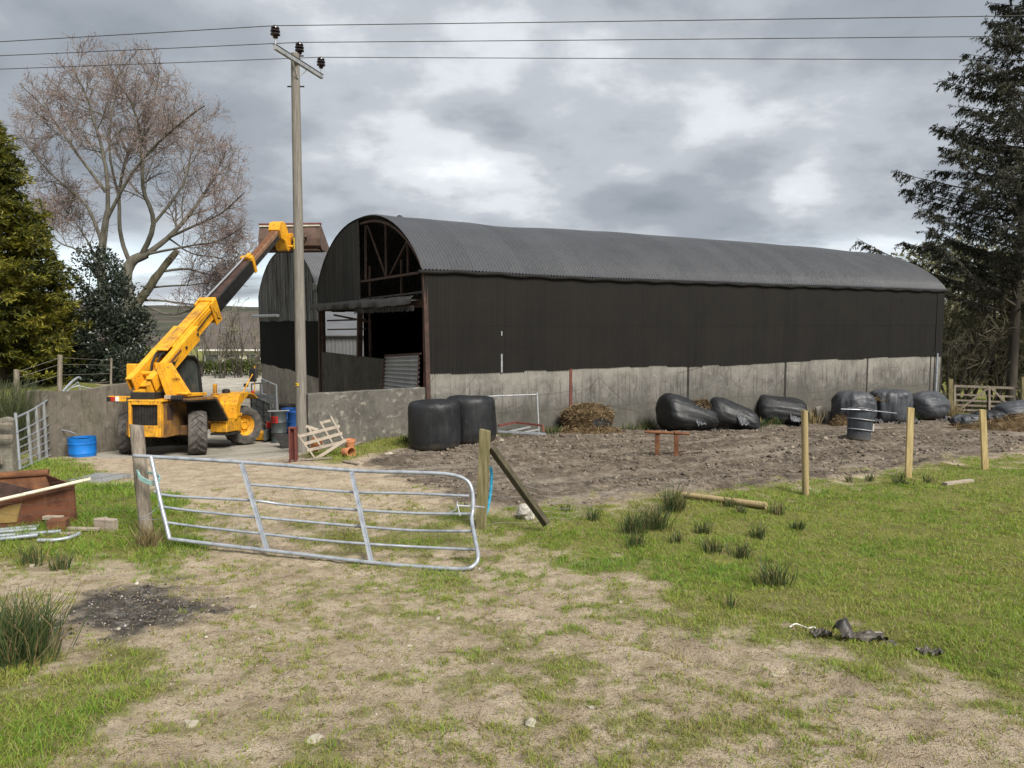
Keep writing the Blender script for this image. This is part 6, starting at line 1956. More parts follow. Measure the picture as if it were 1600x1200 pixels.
def polytubes(lines, sides=3):
    """many tapered tubes as arrays; lines: list of (points n x 3, radii n)"""
    vs, fs, tn = [], [], []
    base = 0
    rn = np.random.RandomState(5)
    for P, r, k_ in lines:
        P = np.asarray(P, float); n = len(P)
        t = np.gradient(P, axis=0); t /= np.linalg.norm(t, axis=1)[:, None] + 1e-9
        ref = np.array([.31, .83, .47]); a = np.cross(t, ref); a /= np.linalg.norm(a, axis=1)[:, None] + 1e-9
        b = np.cross(t, a)
        an = np.arange(k_) * 2 * math.pi / k_
        ring = P[:, None, :] + (a[:, None, :] * np.cos(an)[None, :, None] + b[:, None, :] * np.sin(an)[None, :, None]) * np.asarray(r)[:, None, None]
        vs.append(ring.reshape(-1, 3)); tn.append(np.full(n * k_, rn.uniform(0, 1)))
        i, j = np.meshgrid(np.arange(n - 1), np.arange(k_), indexing='ij'); j2 = (j + 1) % k_
        fs.append((base + np.stack([i * k_ + j, i * k_ + j2, (i + 1) * k_ + j2, (i + 1) * k_ + j], -1)).reshape(-1, 4))
        base += n * k_
    return np.concatenate(vs), np.concatenate(fs), np.concatenate(tn)


def cards(C, D, N, L, Wd, tint, bend=0.0):
    """leaf shaped quads at C pointing along D, their faces turned to N"""
    D = D / (np.linalg.norm(D, axis=1)[:, None] + 1e-9)
    S = np.cross(D, N); S /= np.linalg.norm(S, axis=1)[:, None] + 1e-9
    L = np.asarray(L).reshape(-1, 1); Wd = np.asarray(Wd).reshape(-1, 1)
    mid_ = C + D * L * .45
    tip = C + D * L
    if np.any(bend): tip = tip - np.array([0, 0, 1.0]) * L * bend
    Vt = np.stack([C, mid_ + S * Wd / 2, tip, mid_ - S * Wd / 2], 1).reshape(-1, 3)
    f = np.arange(len(C) * 4).reshape(-1, 4)
    return Vt, f, np.repeat(tint, 4)


def curve_from(p, d, L, rn, n=6, wander=.18, up=0.0, out=None):
    P = [np.array(p, float)]; d = np.array(d, float); d /= np.linalg.norm(d)
    st = L / (n - 1)
    for i in range(n - 1):
        d = d + rn.normal(0, wander, 3); d[2] += up
        if out is not None: d += out
        d /= np.linalg.norm(d); P.append(P[-1] + d * st)
    return np.array(P)


def subdivide(lines_in, rn, spacing, len_rng, ang, r_fac, up, n, wander, start=.25, k_=3, keep=None):
    out_ = []
    for P, r, _ in lines_in:
        seg = np.linalg.norm(np.diff(P, axis=0), axis=1); Lt = seg.sum(); cum = np.concatenate([[0], np.cumsum(seg)])
        m_ = max(1, int(Lt * (1 - start) / spacing))
        for s in rn.uniform(start * Lt, Lt, m_):
            i = min(np.searchsorted(cum, s) - 1, len(P) - 2); i = max(i, 0)
            t = (s - cum[i]) / (seg[i] + 1e-9)
            p = P[i] * (1 - t) + P[i + 1] * t; d = (P[i + 1] - P[i]) / (seg[i] + 1e-9)
            a = rn.normal(0, 1, 3); a -= d * a.dot(d); a /= np.linalg.norm(a) + 1e-9
            an = R(rn.uniform(*ang)); dd = d * math.cos(an) + a * math.sin(an)
            L = rn.uniform(*len_rng) * (1 - .45 * s / Lt)
            r0 = (r[i] * (1 - t) + r[i + 1] * t) * r_fac
            Q = curve_from(p, dd, L, rn, n, wander, up)
            if keep is not None and not keep(Q[-1]): continue
            out_.append((Q, np.linspace(r0, max(r0 * .25, .0035), n), k_))
    return out_


def plant_root(name, label, cat, loc, group=None): return thing(name, label, cat, loc, group=group)


def finish(t, name, arrs, m, smooth=False):
    v, f, tn = arrs
    v = v - np.array(t.location)
    nm_ = np_mesh(name, v, f, smooth, tn)
    o = link(bpy.data.objects.new(name, nm_)); nm_.materials.append(m); o.parent = t
    return o


# ---- the bare beech
rn = np.random.RandomState(11)
BD = 33.0
bx = at(180, 592, BD)
beech = plant_root("beech_tree", "tall bare leafless beech with broken stub limb behind the telehandler", "tree", (bx.x, BD, gz(bx.x, BD)))


def pl(pts, dy, r0, r1, dy0=0.0):
    Q = np.array([tuple(at(x, y, BD)) for x, y in pts])
    t = np.linspace(0, 1, len(Q)); Q[:, 1] += dy0 + (dy - dy0) * t ** 1.3
    Q = np.array([tuple(at(x, y, q_[1])) for (x, y), q_ in zip(pts, Q)])
    # smooth resample
    c = smooth_path([V(q) for q in Q], 4)
    c = np.array([tuple(q) for q in c]); c[:, [0, 2]] += (fbm(np.arange(len(c)) * .6, np.zeros(len(c)) + dy * 3.1, 3, 3)[:, None] - .5) * .12
    return (c, np.linspace(r0, r1, len(c)), 9)


trunks = [pl([(178, 600), (176, 540), (166, 480), (158, 430), (160, 385), (168, 330)], -.8, .33, .115),
          pl([(186, 600), (196, 540), (203, 490), (196, 440), (205, 410), (228, 398)], .5, .36, .19),
          pl([(199, 495), (222, 465), (250, 425), (277, 392)], .9, .23, .13)]
limbs = [pl([(222, 401), (262, 372), (300, 330), (330, 285), (352, 240)], 2.5, .17, .03, .45),
         pl([(218, 404), (240, 350), (224, 290), (220, 220), (205, 160), (160, 105)], -2.0, .15, .025, .45),
         pl([(203, 412), (190, 372), (186, 310), (200, 240), (235, 180), (250, 110)], 1.5, .13, .025, .35),
         pl([(168, 334), (165, 260), (150, 200), (130, 140), (112, 100)], -1.0, .115, .025, -.8),
         pl([(166, 345), (200, 280), (240, 230), (285, 190), (320, 165)], -2.6, .095, .025, -.75),
         pl([(160, 385), (135, 320), (100, 290), (60, 250), (25, 200)], 1.0, .095, .02, -.6),
         pl([(165, 300), (120, 240), (80, 180), (30, 130)], -1.8, .085, .02, -.85),
         pl([(262, 372), (310, 350), (350, 330), (382, 300)], -1.8, .085, .02, .8),
         pl([(250, 425), (295, 420), (335, 430), (372, 400)], 1.5, .08, .02, .6),
         pl([(215, 470), (260, 470), (310, 475), (352, 455)], 1.0, .075, .02, .4),
         pl([(158, 430), (150, 400), (118, 350), (85, 310)], 2.0, .075, .02, -.45),
         pl([(238, 352), (285, 290), (300, 230), (315, 180)], 3.0, .085, .02, .1),
         pl([(186, 310), (170, 230), (180, 150), (190, 90)], 3.2, .08, .02, .75),
         pl([(200, 240), (175, 190), (120, 160), (70, 120)], 2.6, .07, .018, 1.0),
         pl([(228, 398), (290, 385), (345, 375), (384, 350)], -1.2, .075, .018, .5),
         pl([(235, 450), (285, 446), (340, 442), (386, 448)], -1.0, .06, .016, .75),
         pl([(225, 478), (270, 492), (320, 472), (362, 432)], .2, .06, .016, .7),
         pl([(262, 372), (300, 395), (345, 405), (380, 425)], 2.0, .055, .016, .9),
         pl([(160, 400), (120, 390), (90, 375), (60, 340)], -1.4, .06, .018, -.6)]
cz_ = at(195, 290, BD)


def in_crown(p):
    dx = (p[0] - cz_.x) / 5.95; dz = (p[2] - cz_.z) / 6.3; dy = (p[1] - BD) / 5.5
    return dx * dx + dy * dy + dz * dz < 1.04


limbs = [(a, b * .82, c) for a, b, c in limbs]
l1 = subdivide(limbs, rn, .30, (1.2, 3.0), (28, 62), .48, .03, 7, .14, .30, 4, in_crown)
outer = [(q[len(q) // 2:], r[len(q) // 2:], k_) for q, r, k_ in limbs]
l2 = subdivide(l1 + outer, rn, .125, (.6, 1.7), (30, 65), .46, .03, 6, .16, .25, 3, in_crown)
l3 = subdivide(l2 + l1, rn, .105, (.25, .75), (28, 60), .55, .04, 4, .16, .15, 3, in_crown)
for l_, w in ((l1, .011), (l2, .0075), (l3, .0062)):
    for q in l_: np.maximum(q[1], w, out=q[1])
finish(beech, "trunk", polytubes(trunks[:2] + limbs), M['bark'], True)
M['moss_bark'] = m_noise("mossy_dark_bark", (.028, .026, .014), (.075, .066, .036), 3, .9, 0, (2, 2, .5), c3=(.12, .11, .085), bump=.6, fine=12)
sb = [(np.concatenate([trunks[2][0] + (fbm(np.arange(len(trunks[2][0])) * 1.3, np.zeros(len(trunks[2][0])), 2, 4)[:, None] - .5) * .10]), trunks[2][1] * (1 + .25 * (fbm(np.arange(len(trunks[2][0])) * 1.1, np.zeros(len(trunks[2][0])), 2, 9) - .5)), 10)]
finish(beech, "broken_limb", polytubes(sb), M['moss_bark'], True)
finish(beech, "branches", polytubes(l1), M['bark'], True)
o = finish(beech, "twigs", polytubes(l2 + l3), M['twig'])
tips = np.array([q[0][rn.randint(1, len(q[0]))] for q in l3 for _ in range(2)])
dd = rn.normal(0, 1, tips.shape); dd[:, 2] += .4
o = finish(beech, "buds", cards(tips, dd, rn.normal(0, 1, tips.shape), np.full(len(tips), .06), np.full(len(tips), .024), rn.uniform(0, 1, len(tips))), M['bud'])


# ---- conifers
def conifer(root, name, x, y, z0, H, Rmax, rn, m, n_br=120, droop=.0, rise=.25, spray=9, card=(.22, .07), prof=None, trunk_r=.18, fan=True, dens=1.0, lean=(0, 0), start=.05, mb='bark_dark', sec=.30, sec_len=(.35, .8)):
    tp_ = np.array([x + lean[0], y + lean[1], z0 + H]); bs = np.array([x, y, z0 - .1])
    tl_ = [(np.array([bs * (1 - t) + tp_ * t for t in np.linspace(0, 1, 10)]), np.linspace(trunk_r, .02, 10), 8)]
    br = []; C, D, N, L, Wd = [], [], [], [], []
    for i in range(n_br):
        h = start + (1 - start) * ((i + rn.uniform(0, 1)) / n_br) ** .92
        p = bs * (1 - h) + tp_ * h
        a = i * 2.399 + rn.uniform(-.5, .5)
        rl = Rmax * (prof(h) if prof else (1 - h) ** .8) * rn.uniform(.68, 1.12)
        if rl < .12: rl = .12
        d = np.array([math.cos(a), math.sin(a), rise + rn.uniform(-.12, .12)])
        Q = curve_from(p, d, rl, rn, 7, .05, -droop)
        br.append((Q, np.linspace(max(.012, rl * .011), .006, 7), 4))
        m_ = max(3, int(rl / sec * 2))
        for s in rn.uniform(.22, 1.0, m_):
            k_ = min(int(s * 6), 5); q = Q[k_] * (1 - (s * 6 - k_)) + Q[k_ + 1] * (s * 6 - k_)
            t = Q[k_ + 1] - Q[k_]; t /= np.linalg.norm(t) + 1e-9
            side = np.cross(t, [0, 0, 1.0]) * rn.choice([-1, 1]); side /= np.linalg.norm(side) + 1e-9
            sd2 = side * rn.uniform(.5, 1) + t * rn.uniform(.3, .9) + np.array([0, 0, rn.uniform(-.35, .25) if fan else rn.uniform(-1.1, -.1)])
            sl_ = rn.uniform(*sec_len) * (1 - .35 * s) * min(1, rl / (Rmax * .5) + .35)
            sd2 /= np.linalg.norm(sd2)
            n_c = max(3, int(spray * dens))
            tt = rn.uniform(.05, 1, n_c)[:, None]
            cc = q + sd2 * sl_ * tt + rn.normal(0, .02, (n_c, 3))
            cd = sd2 + rn.normal(0, .55, (n_c, 3)); cd[:, 2] += (.12 if fan else -.35)
            C.append(cc); D.append(cd); N.append(np.array([0, 0, 1.0]) + rn.normal(0, .6, (n_c, 3)))
            L.append(card[0] * rn.uniform(.6, 1.3, n_c)); Wd.append(card[1] * rn.uniform(.7, 1.2, n_c))
            if not fan or True:
                br.append((np.array([q, q + sd2 * sl_ * .9]), np.array([.006, .003]), 3))
    C, D, N, L, Wd = (np.concatenate(a) for a in (C, D, N, L, Wd))
    tint = np.clip(rn.normal(.5, .22, len(C)) + (fbm(C[:, 0] * 1.1 + C[:, 1] * .7, C[:, 2] * 1.1, 3, 7) - .5) * .9, 0, 1)
    finish(root, "trunk", polytubes(tl_), M[mb], True)
    finish(root, "branches", polytubes(br), M[mb])
    finish(root, name, cards(C, D, N, L, Wd, tint, .12 if not fan else .05), m)


def cyp_prof(h): return max(.05, (1 - h) ** .62 * (1 - .35 * max(0, .22 - h) / .22) * (1 + .12 * math.sin(h * 23)))


rn = np.random.RandomState(21)
p = at(2, 600, 25.5)
t = plant_root("cypress_tree", "big golden green cypress at the left edge of the picture", "tree", (p.x, 25.5, gz(p.x, 25.5)))
conifer(t, "foliage", p.x, 25.5, gz(p.x, 25.5), 9.2, 2.75, rn, M['cypress'], 360, .035, .32, 14, (.20, .055), cyp_prof, .2, True, 1.0, (0, 0), .045, 'bark_dark', .20, (.3, .7))
p = at(56, 600, 27.5)
t = plant_root("cypress_tree", "shorter green cypress tucked between the big cypress and the ivy thicket", "tree", (p.x, 27.5, gz(p.x, 27.5)))
conifer(t, "foliage", p.x, 27.5, gz(p.x, 27.5), 6.3, 2.0, rn, M['cypress'], 220, .035, .32, 13, (.20, .055), cyp_prof, .15, True, 1.0, (0, 0), .05, 'bark_dark', .20, (.3, .65))


# ---- broadleaf evergreen shrubs
def shrub(root, blobs, n, rn, m, card=(.10, .06), stems=8, base=None, top=None, mb='bark'):
    C = []; nv_ = []
    tot = sum(b[3] * b[4] * b[5] for b in blobs)
    for (x, y, z, rx, ry, rz) in blobs:
        k_ = int(n * rx * ry * rz / tot)
        d = rn.normal(0, 1, (k_, 3)); d /= np.linalg.norm(d, axis=1)[:, None]
        rad_ = rn.uniform(.45, 1.05, k_) ** .6
        lump = .75 + .55 * fbm(d[:, 0] * 2.3 + x, d[:, 2] * 2.3 + d[:, 1] * 1.7, 3, 13)
        c = np.array([x, y, z]) + d * rad_[:, None] * lump[:, None] * np.array([rx, ry, rz])
        hole = fbm(c[:, 0] * 1.6, c[:, 2] * 1.6 + c[:, 1], 3, 17)
        kp = hole > .36
        C.append(c[kp]); nv_.append(d[kp])
    C = np.concatenate(C); nv_ = np.concatenate(nv_)
    D = nv_ + rn.normal(0, .8, C.shape); N = nv_ + rn.normal(0, .8, C.shape)
    tint = np.clip(rn.normal(.5, .25, len(C)), 0, 1)
    st_ = []
    for i in range(stems):
        b = np.array(base) + rn.normal(0, .22, 3) * [1, 1, 0]
        tg = C[rn.randint(len(C))]
        Q = np.array([b * (1 - t) + tg * t + np.array([0, 0, .25 * math.sin(t * math.pi)]) for t in np.linspace(0, 1, 7)]) + rn.normal(0, .05, (7, 3))
        st_.append((Q, np.linspace(rn.uniform(.03, .08), .012, 7), 5))
    tw = subdivide(st_, rn, .16, (.4, 1.0), (25, 70), .5, .0, 5, .15, .3)
    finish(root, "stems", polytubes(st_ + tw), M[mb])
    finish(root, "foliage", cards(C, D, N, card[0] * rn.uniform(.6, 1.3, len(C)), card[1] * rn.uniform(.6, 1.2, len(C)), tint), m)


rn = np.random.RandomState(31)
p = at(160, 600, 29.5); zb_ = gz(p.x, 29.5)


def pb3(px, py, Y): q = at(px, py, Y); return (q.x, q.y, q.z)


t = plant_root("evergreen_thicket", "dark ivy and holly thicket growing round the bare beech's foot", "shrub", (p.x, 29.5, zb_))
shrub(t, [(*pb3(155, 440, 29.5), 1.0, 1.0, 1.25), (*pb3(190, 480, 29), 1.0, 1.0, 1.15), (*pb3(125, 470, 29), .95, .9, 1.3), (*pb3(160, 530, 29), 1.5, 1.2, 1.0), (*pb3(105, 520, 29.5), .9, .9, 1.0), (*pb3(212, 520, 29), .75, .8, .9), (*pb3(130, 570, 29.8), 1.2, 1.0, .8)], 30000, rn, M['holly'], (.13, .075), 16, (p.x, 29.5, zb_))
p = at(175, 470, 32)
p = at(60, 600, 34.0); zu = gz(p.x, 34.0)
t = plant_root("evergreen_thicket", "low dark evergreen undergrowth in the shade behind the cypresses", "shrub", (p.x, 34.0, zu))
shrub(t, [(*pb3(-40 + 55 * i, 560 + 8 * math.sin(i * 2.1), 34 + math.sin(i * 1.7)), 1.25, .8, .95 + .2 * math.sin(i * 3)) for i in range(5)], 11000, rn, M['holly'], (.17, .10), 14, (p.x, 34.0, zu), None, 'bark_dark')
p = at(120, 600, 31.0); zu = gz(p.x, 31.0)
t = plant_root("evergreen_thicket", "dark scrubby undergrowth under the cypress branches along the bank fence", "shrub", (p.x, 31.0, zu))
shrub(t, [(*pb3(-20 + 36 * i, 582 + 5 * math.sin(i * 2.7), 28.6 + .8 * math.sin(i * 1.9)), .85, .6, .80 + .14 * math.sin(i * 2.2)) for i in range(8)], 15000, rn, M['holly'], (.13, .07), 14, (p.x, 31.0, zu), None, 'bark_dark')
# broom at the left edge
p = at(8, 640, 17.4); zb_ = gz(p.x, 17.4)
t = plant_root("broom_bush", "upright grey green broom bush at the left edge on the bank", "shrub", (p.x, 17.4, zb_))
C0 = np.array([p.x, 17.4, zb_]) + rn.normal(0, .16, (520, 3)) * [1, 1, 0]
lines = []
for c in C0:
    d = np.array([rn.normal(0, .26), rn.normal(0, .26), 1])
    lines.append((curve_from(c, d, rn.uniform(.9, 1.75), rn, 5, .06, 0), np.linspace(.007, .003, 5), 3))
M['broom'] = leaf_mat("broom_stems", [(0, (.06, .07, .035)), (.6, (.10, .125, .055)), (1, (.17, .18, .09))], .1)
tw = subdivide(lines, rn, .28, (.2, .5), (12, 30), .7, .02, 3, .08, .35)
finish(t, "stems", polytubes(lines + tw), M['broom'])


# ---- bare small trees
def bare_tree(name, label, x, y, H, spread, seed, m='twig', trunk_r=.10, n0=6, group=None, dens=1.0, mb='bark_dark', wmin=.011):
    rn = np.random.RandomState(seed); z0 = gz(x, y)
    t = plant_root(name, label, "tree", (x, y, z0), group)
    tr_ = []; lb_ = []
    for s in range(n0):
        d = np.array([rn.normal(0, spread * .5), rn.normal(0, spread * .5), 1.0])
        tr_.append((curve_from([x + rn.normal(0, .15), y + rn.normal(0, .15), z0 - .1], d, H * rn.uniform(.65, 1.0), rn, 9, .07, .03), np.linspace(trunk_r * rn.uniform(.6, 1), .015, 9), 5))
    a1 = subdivide(tr_, rn, .45 / dens, (H * .14, H * .34), (28, 60), .5, .05, 6, .12, .18, 3)
    a2 = subdivide(a1, rn, .26 / dens, (.35, .9), (25, 60), .55, .03, 5, .15, .1, 3)
    a3 = subdivide(a2, rn, .22 / dens, (.2, .5), (25, 60), .6, .02, 4, .15, .1, 3)
    for l_ in (a1, a2, a3):
        for q in l_: np.maximum(q[1], wmin, out=q[1])
    finish(t, "trunk", polytubes(tr_), M[mb], True)
    finish(t, "branches", polytubes(a1 + a2 + a3), M[m])
    return t


for i, (px, Y, H, lb) in enumerate(((345, 56, 6.6, "thin bare bush tree in front of the hedge nearest the boom"), (372, 57, 6.2, "thin bare bush tree in the middle of the hedge"), (398, 56.5, 5.4, "thin bare bush tree nearest the weathered barn's left edge"), (312, 58, 4.5, "low bare bush at the hedge's left part beside the boom"))):
    p = at(px, 570, Y); bare_tree("bare_bush", lb, p.x, Y, H, .35, 40 + i, 'twig_olive', .06, 7, "bare bushes along the far hedge", .8, 'bark_dark', .016)

# ---- the hedge and the bungalow beyond the yard
rn = np.random.RandomState(51)
hx0, hx1, hy = -37.0, -9.0, 60.0
hz0 = gz((hx0 + hx1) / 2, hy)
t = plant_root("hedge", "long clipped green and brown hedge along the far side of the yard", "hedge", ((hx0 + hx1) / 2, hy, hz0))
n = 26000
C = np.stack([rn.uniform(hx0, hx1, n), hy + rn.uniform(-.55, .55, n), hz0 + 1.22 * rn.uniform(0, 1, n) ** .7], -1)
C[:, 2] += (fbm(C[:, 0] * .8, C[:, 1] * 0, 3, 3) - .5) * .35 * (C[:, 2] - hz0)
nn_ = np.stack([rn.normal(0, .5, n), -1 + rn.normal(0, .5, n), .5 + rn.normal(0, .5, n)], -1)
tint = np.clip(.25 + 1.0 * (fbm(C[:, 0] * .45 + 1.5, C[:, 2] * .4, 3, 23) - .42) * 2.4 + rn.normal(0, .16, n), 0, 1)
finish(t, "foliage", cards(C, nn_ + rn.normal(0, .8, (n, 3)), nn_, .17 * rn.uniform(.6, 1.2, n), .10 * rn.uniform(.6, 1.2, n), tint), M['hedge'])

hy2 = 76.0
xa_, xb_ = at(318, 545, hy2).x, at(445, 545, hy2).x
ze = at(350, 546, hy2).z; zr_ = at(350, 489, hy2 + 5).z
zg_ = gz((xa_ + xb_) / 2, hy2)
hs = thing("bungalow", "low cream bungalow with big dark slate roof behind the hedge", "house", ((xa_ + xb_) / 2, hy2, zg_))
M['cream'] = m_noise("cream_render", (.62, .58, .46), (.72, .68, .56), 2, .9, 0, bump=.05)
k = NM("slate_roof", .85, 0, .25)
z_ = k.sep()[2]
crs = k.math('FRACT', k.math('MULTIPLY', z_, 5.0))
c = k.ramp(k.noise(.7, 6, .6), [(.3, (.060, .050, .046)), (.5, (.095, .078, .070)), (.7, (.085, .080, .082))])
k.col(k.mix(k.ramp(crs, [(.05, .6), (.2, .0)]), c, (.04, .035, .033))); M['slate'] = k.m
MB().box(((xa_ + xb_) / 2, hy2 + 4, (ze + zg_ - 1.4) / 2), (xb_ - xa_, 7.6, ze - zg_ + 1.4)).build("walls", M['cream'], hs)
g = MB()
x0, x1 = xa_ - .4, xb_ + .4
g.add([(x0, hy2 - .3, ze), (x1, hy2 - .3, ze), (x1, hy2 + 4, zr_), (x0, hy2 + 4, zr_), (x0, hy2 + 8.3, ze), (x1, hy2 + 8.3, ze), (x0, hy2 - .3, ze - .12), (x1, hy2 - .3, ze - .12), (x0, hy2 + 8.3, ze - .12), (x1, hy2 + 8.3, ze - .12)],
      [(0, 1, 2, 3), (3, 2, 5, 4), (0, 6, 7, 1), (4, 5, 9, 8), (0, 3, 4, 8, 6), (1, 7, 9, 5, 2), (6, 8, 9, 7)])
g.build("roof", M['slate'], hs)
MB().box(((xa_ + xb_) / 2, hy2 - .34, ze - .06), (x1 - x0, .08, .16)).build("fascia", M['white_pl'], hs)
for px in (330, 362, 395, 425):
    q = at(px, 551, hy2)
    w_ = MB().box((q.x, hy2 + .16, ze - 1.1), (1.5, .10, 1.3)).build("window", M['white_pl'], hs)
    MB().box((q.x, hy2 + .10, ze - 1.1), (1.3, .04, 1.1)).build("pane", M['glass_dark'], w_)

# ---- a pale car parked behind the trees on the left
cpt_ = at(128, 600, 39.0)
car = thing("parked_car", "white car parked behind the dark trees, glimpsed under the cypress branches", "car", (cpt_.x, 39.0, gz(cpt_.x, 39.0)), (0, 0, R(8)), world=False)
g = MB(); g.prism([(-2.1, .28), (-2.1, .72), (-1.95, .88), (-1.0, .96), (-.45, 1.42), (1.15, 1.46), (1.85, 1.0), (2.1, .92), (2.12, .30)], -.82, .82, Matrix.Rotation(R(90), 4, 'Z'))
cbd = g.build("body", M['white_pl'], car)
for s_ in (-1, 1):
    g = MB(); g.prism([(-.88, .98), (-.42, 1.36), (1.08, 1.40), (1.6, 1.02)], s_ * .825 - .006, s_ * .825 + .006, Matrix.Rotation(R(90), 4, 'Z')); g.build("window", M['glass_dark'], car)
    for x in (-1.3, 1.35):
        g = MB(Matrix.Translation((-x, s_ * .76, .31)) @ Matrix.Rotation(R(90), 4, 'X')); g.lathe([(.0, -.1), (.28, -.1), (.31, -.07), (.31, .07), (.28, .1), (0, .1)], 22); g.build("wheel", M['rubber'], car, smooth=True)
# ---- fence on the bank
rn_ = random.Random(3)
fps = []
for i, (px, by, ty, Y, lb) in enumerate(((93, 607, 555, 24.0, "grey round fence post on the bank under the cypress beside the wall"), (25, 608, 578, 21.5, "short grey fence post beside the broom bush"), (173, 600, 560, 27.0, "leaning thin fence post in front of the ivy thicket"))):
    b = at(px, by, Y); b.z = gz(b.x, b.y); tp_ = at(px + 1, ty, Y)
    post("fence_post", lb, "post", b, tp_, .075 if i < 2 else .04, M['wood_old'], False, "posts of the bank fence", .01, 6, 30 + i); fps.append((b, tp_))
ln = thing("fence_wire", "plain wires strung between the bank fence posts", "fence wire", fps[0][0])
order = [fps[1], fps[0], fps[2]]
for f in (.15, .45, .75, .93):
    MB().tube([a.lerp(b, f) for a, b in order], .006, 4).build("line_wire", M['fence_wire'], ln)

# ---- trees on the right
rn = np.random.RandomState(61)
SD = 36.0
p = at(1580, 600, SD)


def sp_prof(h): return max(.06, min(1.0, (1.02 - h) * 1.38) * (.85 + .3 * math.sin(h * 31) * .4))


t = plant_root("spruce_tree", "tall dark open branched spruce at the right edge reaching above the picture", "tree", (p.x, SD, gz(p.x, SD)))
conifer(t, "needles", p.x, SD, gz(p.x, SD), 24, 7.4, rn, M['spruce'], 205, -.04, .24, 21, (.17, .05), sp_prof, .25, False, 1.0, (.2, 0), .20, 'bark_dark', .17, (.35, 1.05))
for i, (px, Y, H, Rm, lb) in enumerate(((1548, 39, 8.2, 2.9, "dark olive drooping conifer between the barn corner and the spruce"), (1600, 41, 7.6, 3.2, "dark olive conifer at the right edge under the spruce"), (1498, 45, 7.4, 2.4, "slim olive conifer directly right of the barn's far corner"))):
    p = at(px, 600, Y); z0 = gz(p.x, Y)
    t = plant_root("conifer_tree", lb, "tree", (p.x, Y, z0), "olive conifers right of the barn")
    conifer(t, "foliage", p.x, Y, z0, H, Rm, rn, M['scrub'], 105, .05, .28, 16, (.20, .06), lambda h: (1 - h) ** .5 * (1 - .5 * max(0, .3 - h) / .3), .14, False, 1.0, (0, 0), .14, 'bark_dark', .24, (.35, .9))
for i, (px, Y, H, lb) in enumerate(((1487, 37, 5.4, "leafless brown thicket tree touching the barn's right corner"), (1515, 37.5, 6.0, "leafless crooked tree behind the wooden gate's left half"), (1560, 38, 5.2, "leafless tangled tree behind the wooden gate's right half"), (1462, 52, 8.0, "thin bare tree showing above the barn roof's right end"), (1610, 38.5, 5.8, "leafless tree at the right edge under the spruce"), (1440, 56, 8.2, "farther thin bare tree just showing over the barn roof"))):
    p = at(px, 600, Y); bare_tree("bare_tree", lb, p.x, Y, H, .55, 70 + i, 'twig_olive', .10, 7, "bare trees right of the barn", .95, 'bark_dark', .012)
# dense mixed wood behind, one mass
n = 52000
rn = np.random.RandomState(71)
X = rn.uniform(26, 72, n); Yw = 58 + rn.uniform(0, 10, n) - (X - 40) * .35
topw = 6.0 + 5.5 * fbm(X * .22, X * 0 + 1.0, 4, 9)
Z = -2 + (topw + 2) * rn.uniform(0, 1, n) ** .8
C = np.stack([X, Yw, Z], -1)
kp = fbm(X * .7, Z * .7, 4, 19) > .36
C = C[kp]; n = len(C)
me = np_mesh("woodland", *cards(C, rn.normal(0, 1, (n, 3)), rn.normal(0, 1, (n, 3)), .55 * rn.uniform(.5, 1.3, n), .22 * rn.uniform(.5, 1.2, n), rn.uniform(0, 1, n))[:2], False, np.repeat(rn.uniform(0, 1, n), 4))
wd = put(me, "woodland", M['scrub']); tag(wd, "dark mixed woodland filling the background beyond the right hand trees", "woodland", None, "stuff")

# ---- wooden five bar gate, far right
GD = 33.0
a = at(1491, 641, GD); b = at(1602, 645, GD - .6)
wg = thing("wooden_gate", "weathered wooden five bar gate standing closed behind the muck heap", "gate", (a.x, GD, gz(a.x, GD)))
tl_, tr_ = at(1491, 603, GD), at(1602, 607, GD - .6)
bl_, br_ = at(1491, 640, GD), at(1602, 644, GD - .6)
for f in (0, .36, .60, .80, 1.0):
    MB().beam(tl_.lerp(bl_, f), tr_.lerp(br_, f), .04, .10 if f == 0 else .075).build("bar", M['wood_old'], wg)
for f in (.0, .49, 1.0):
    MB().beam(tl_.lerp(tr_, f) + V((0, -.04, 0)), bl_.lerp(br_, f) + V((0, -.04, 0)), .09, .04, (0, 1, 0)).build("stile", M['wood_old'], wg)
MB().beam(bl_ + V((.2, -.05, 0)), tl_.lerp(tr_, .47) + V((0, -.05, -.05)), .03, .08, (0, 0, 1)).build("brace", M['wood_old'], wg)
MB().beam(bl_.lerp(br_, .85) + V((0, -.05, 0)), tl_.lerp(tr_, .52) + V((0, -.05, -.05)), .03, .08, (0, 0, 1)).build("brace", M['wood_old'], wg)
MB().beam(bl_.lerp(br_, .80) + V((0, -.05, .3)), tl_.lerp(tr_, 1.0) + V((0, -.05, -.3)), .03, .08, (0, 0, 1)).build("brace", M['wood_old'], wg)
for i, (px, ty, Y, lb) in enumerate(((1485, 592, GD, "mossy gate post at the wooden gate's left end"), (1599, 589, GD - .7, "mossy gate post at the wooden gate's right end"))):
    q = at(px, 640, Y); z_ = gz(q.x, Y); post("gate_post", lb, "post", (q.x, Y, z_), at(px, ty, Y), .09, M['wood_green'], True, "posts of the wooden gate", .01, 6, 50 + i)


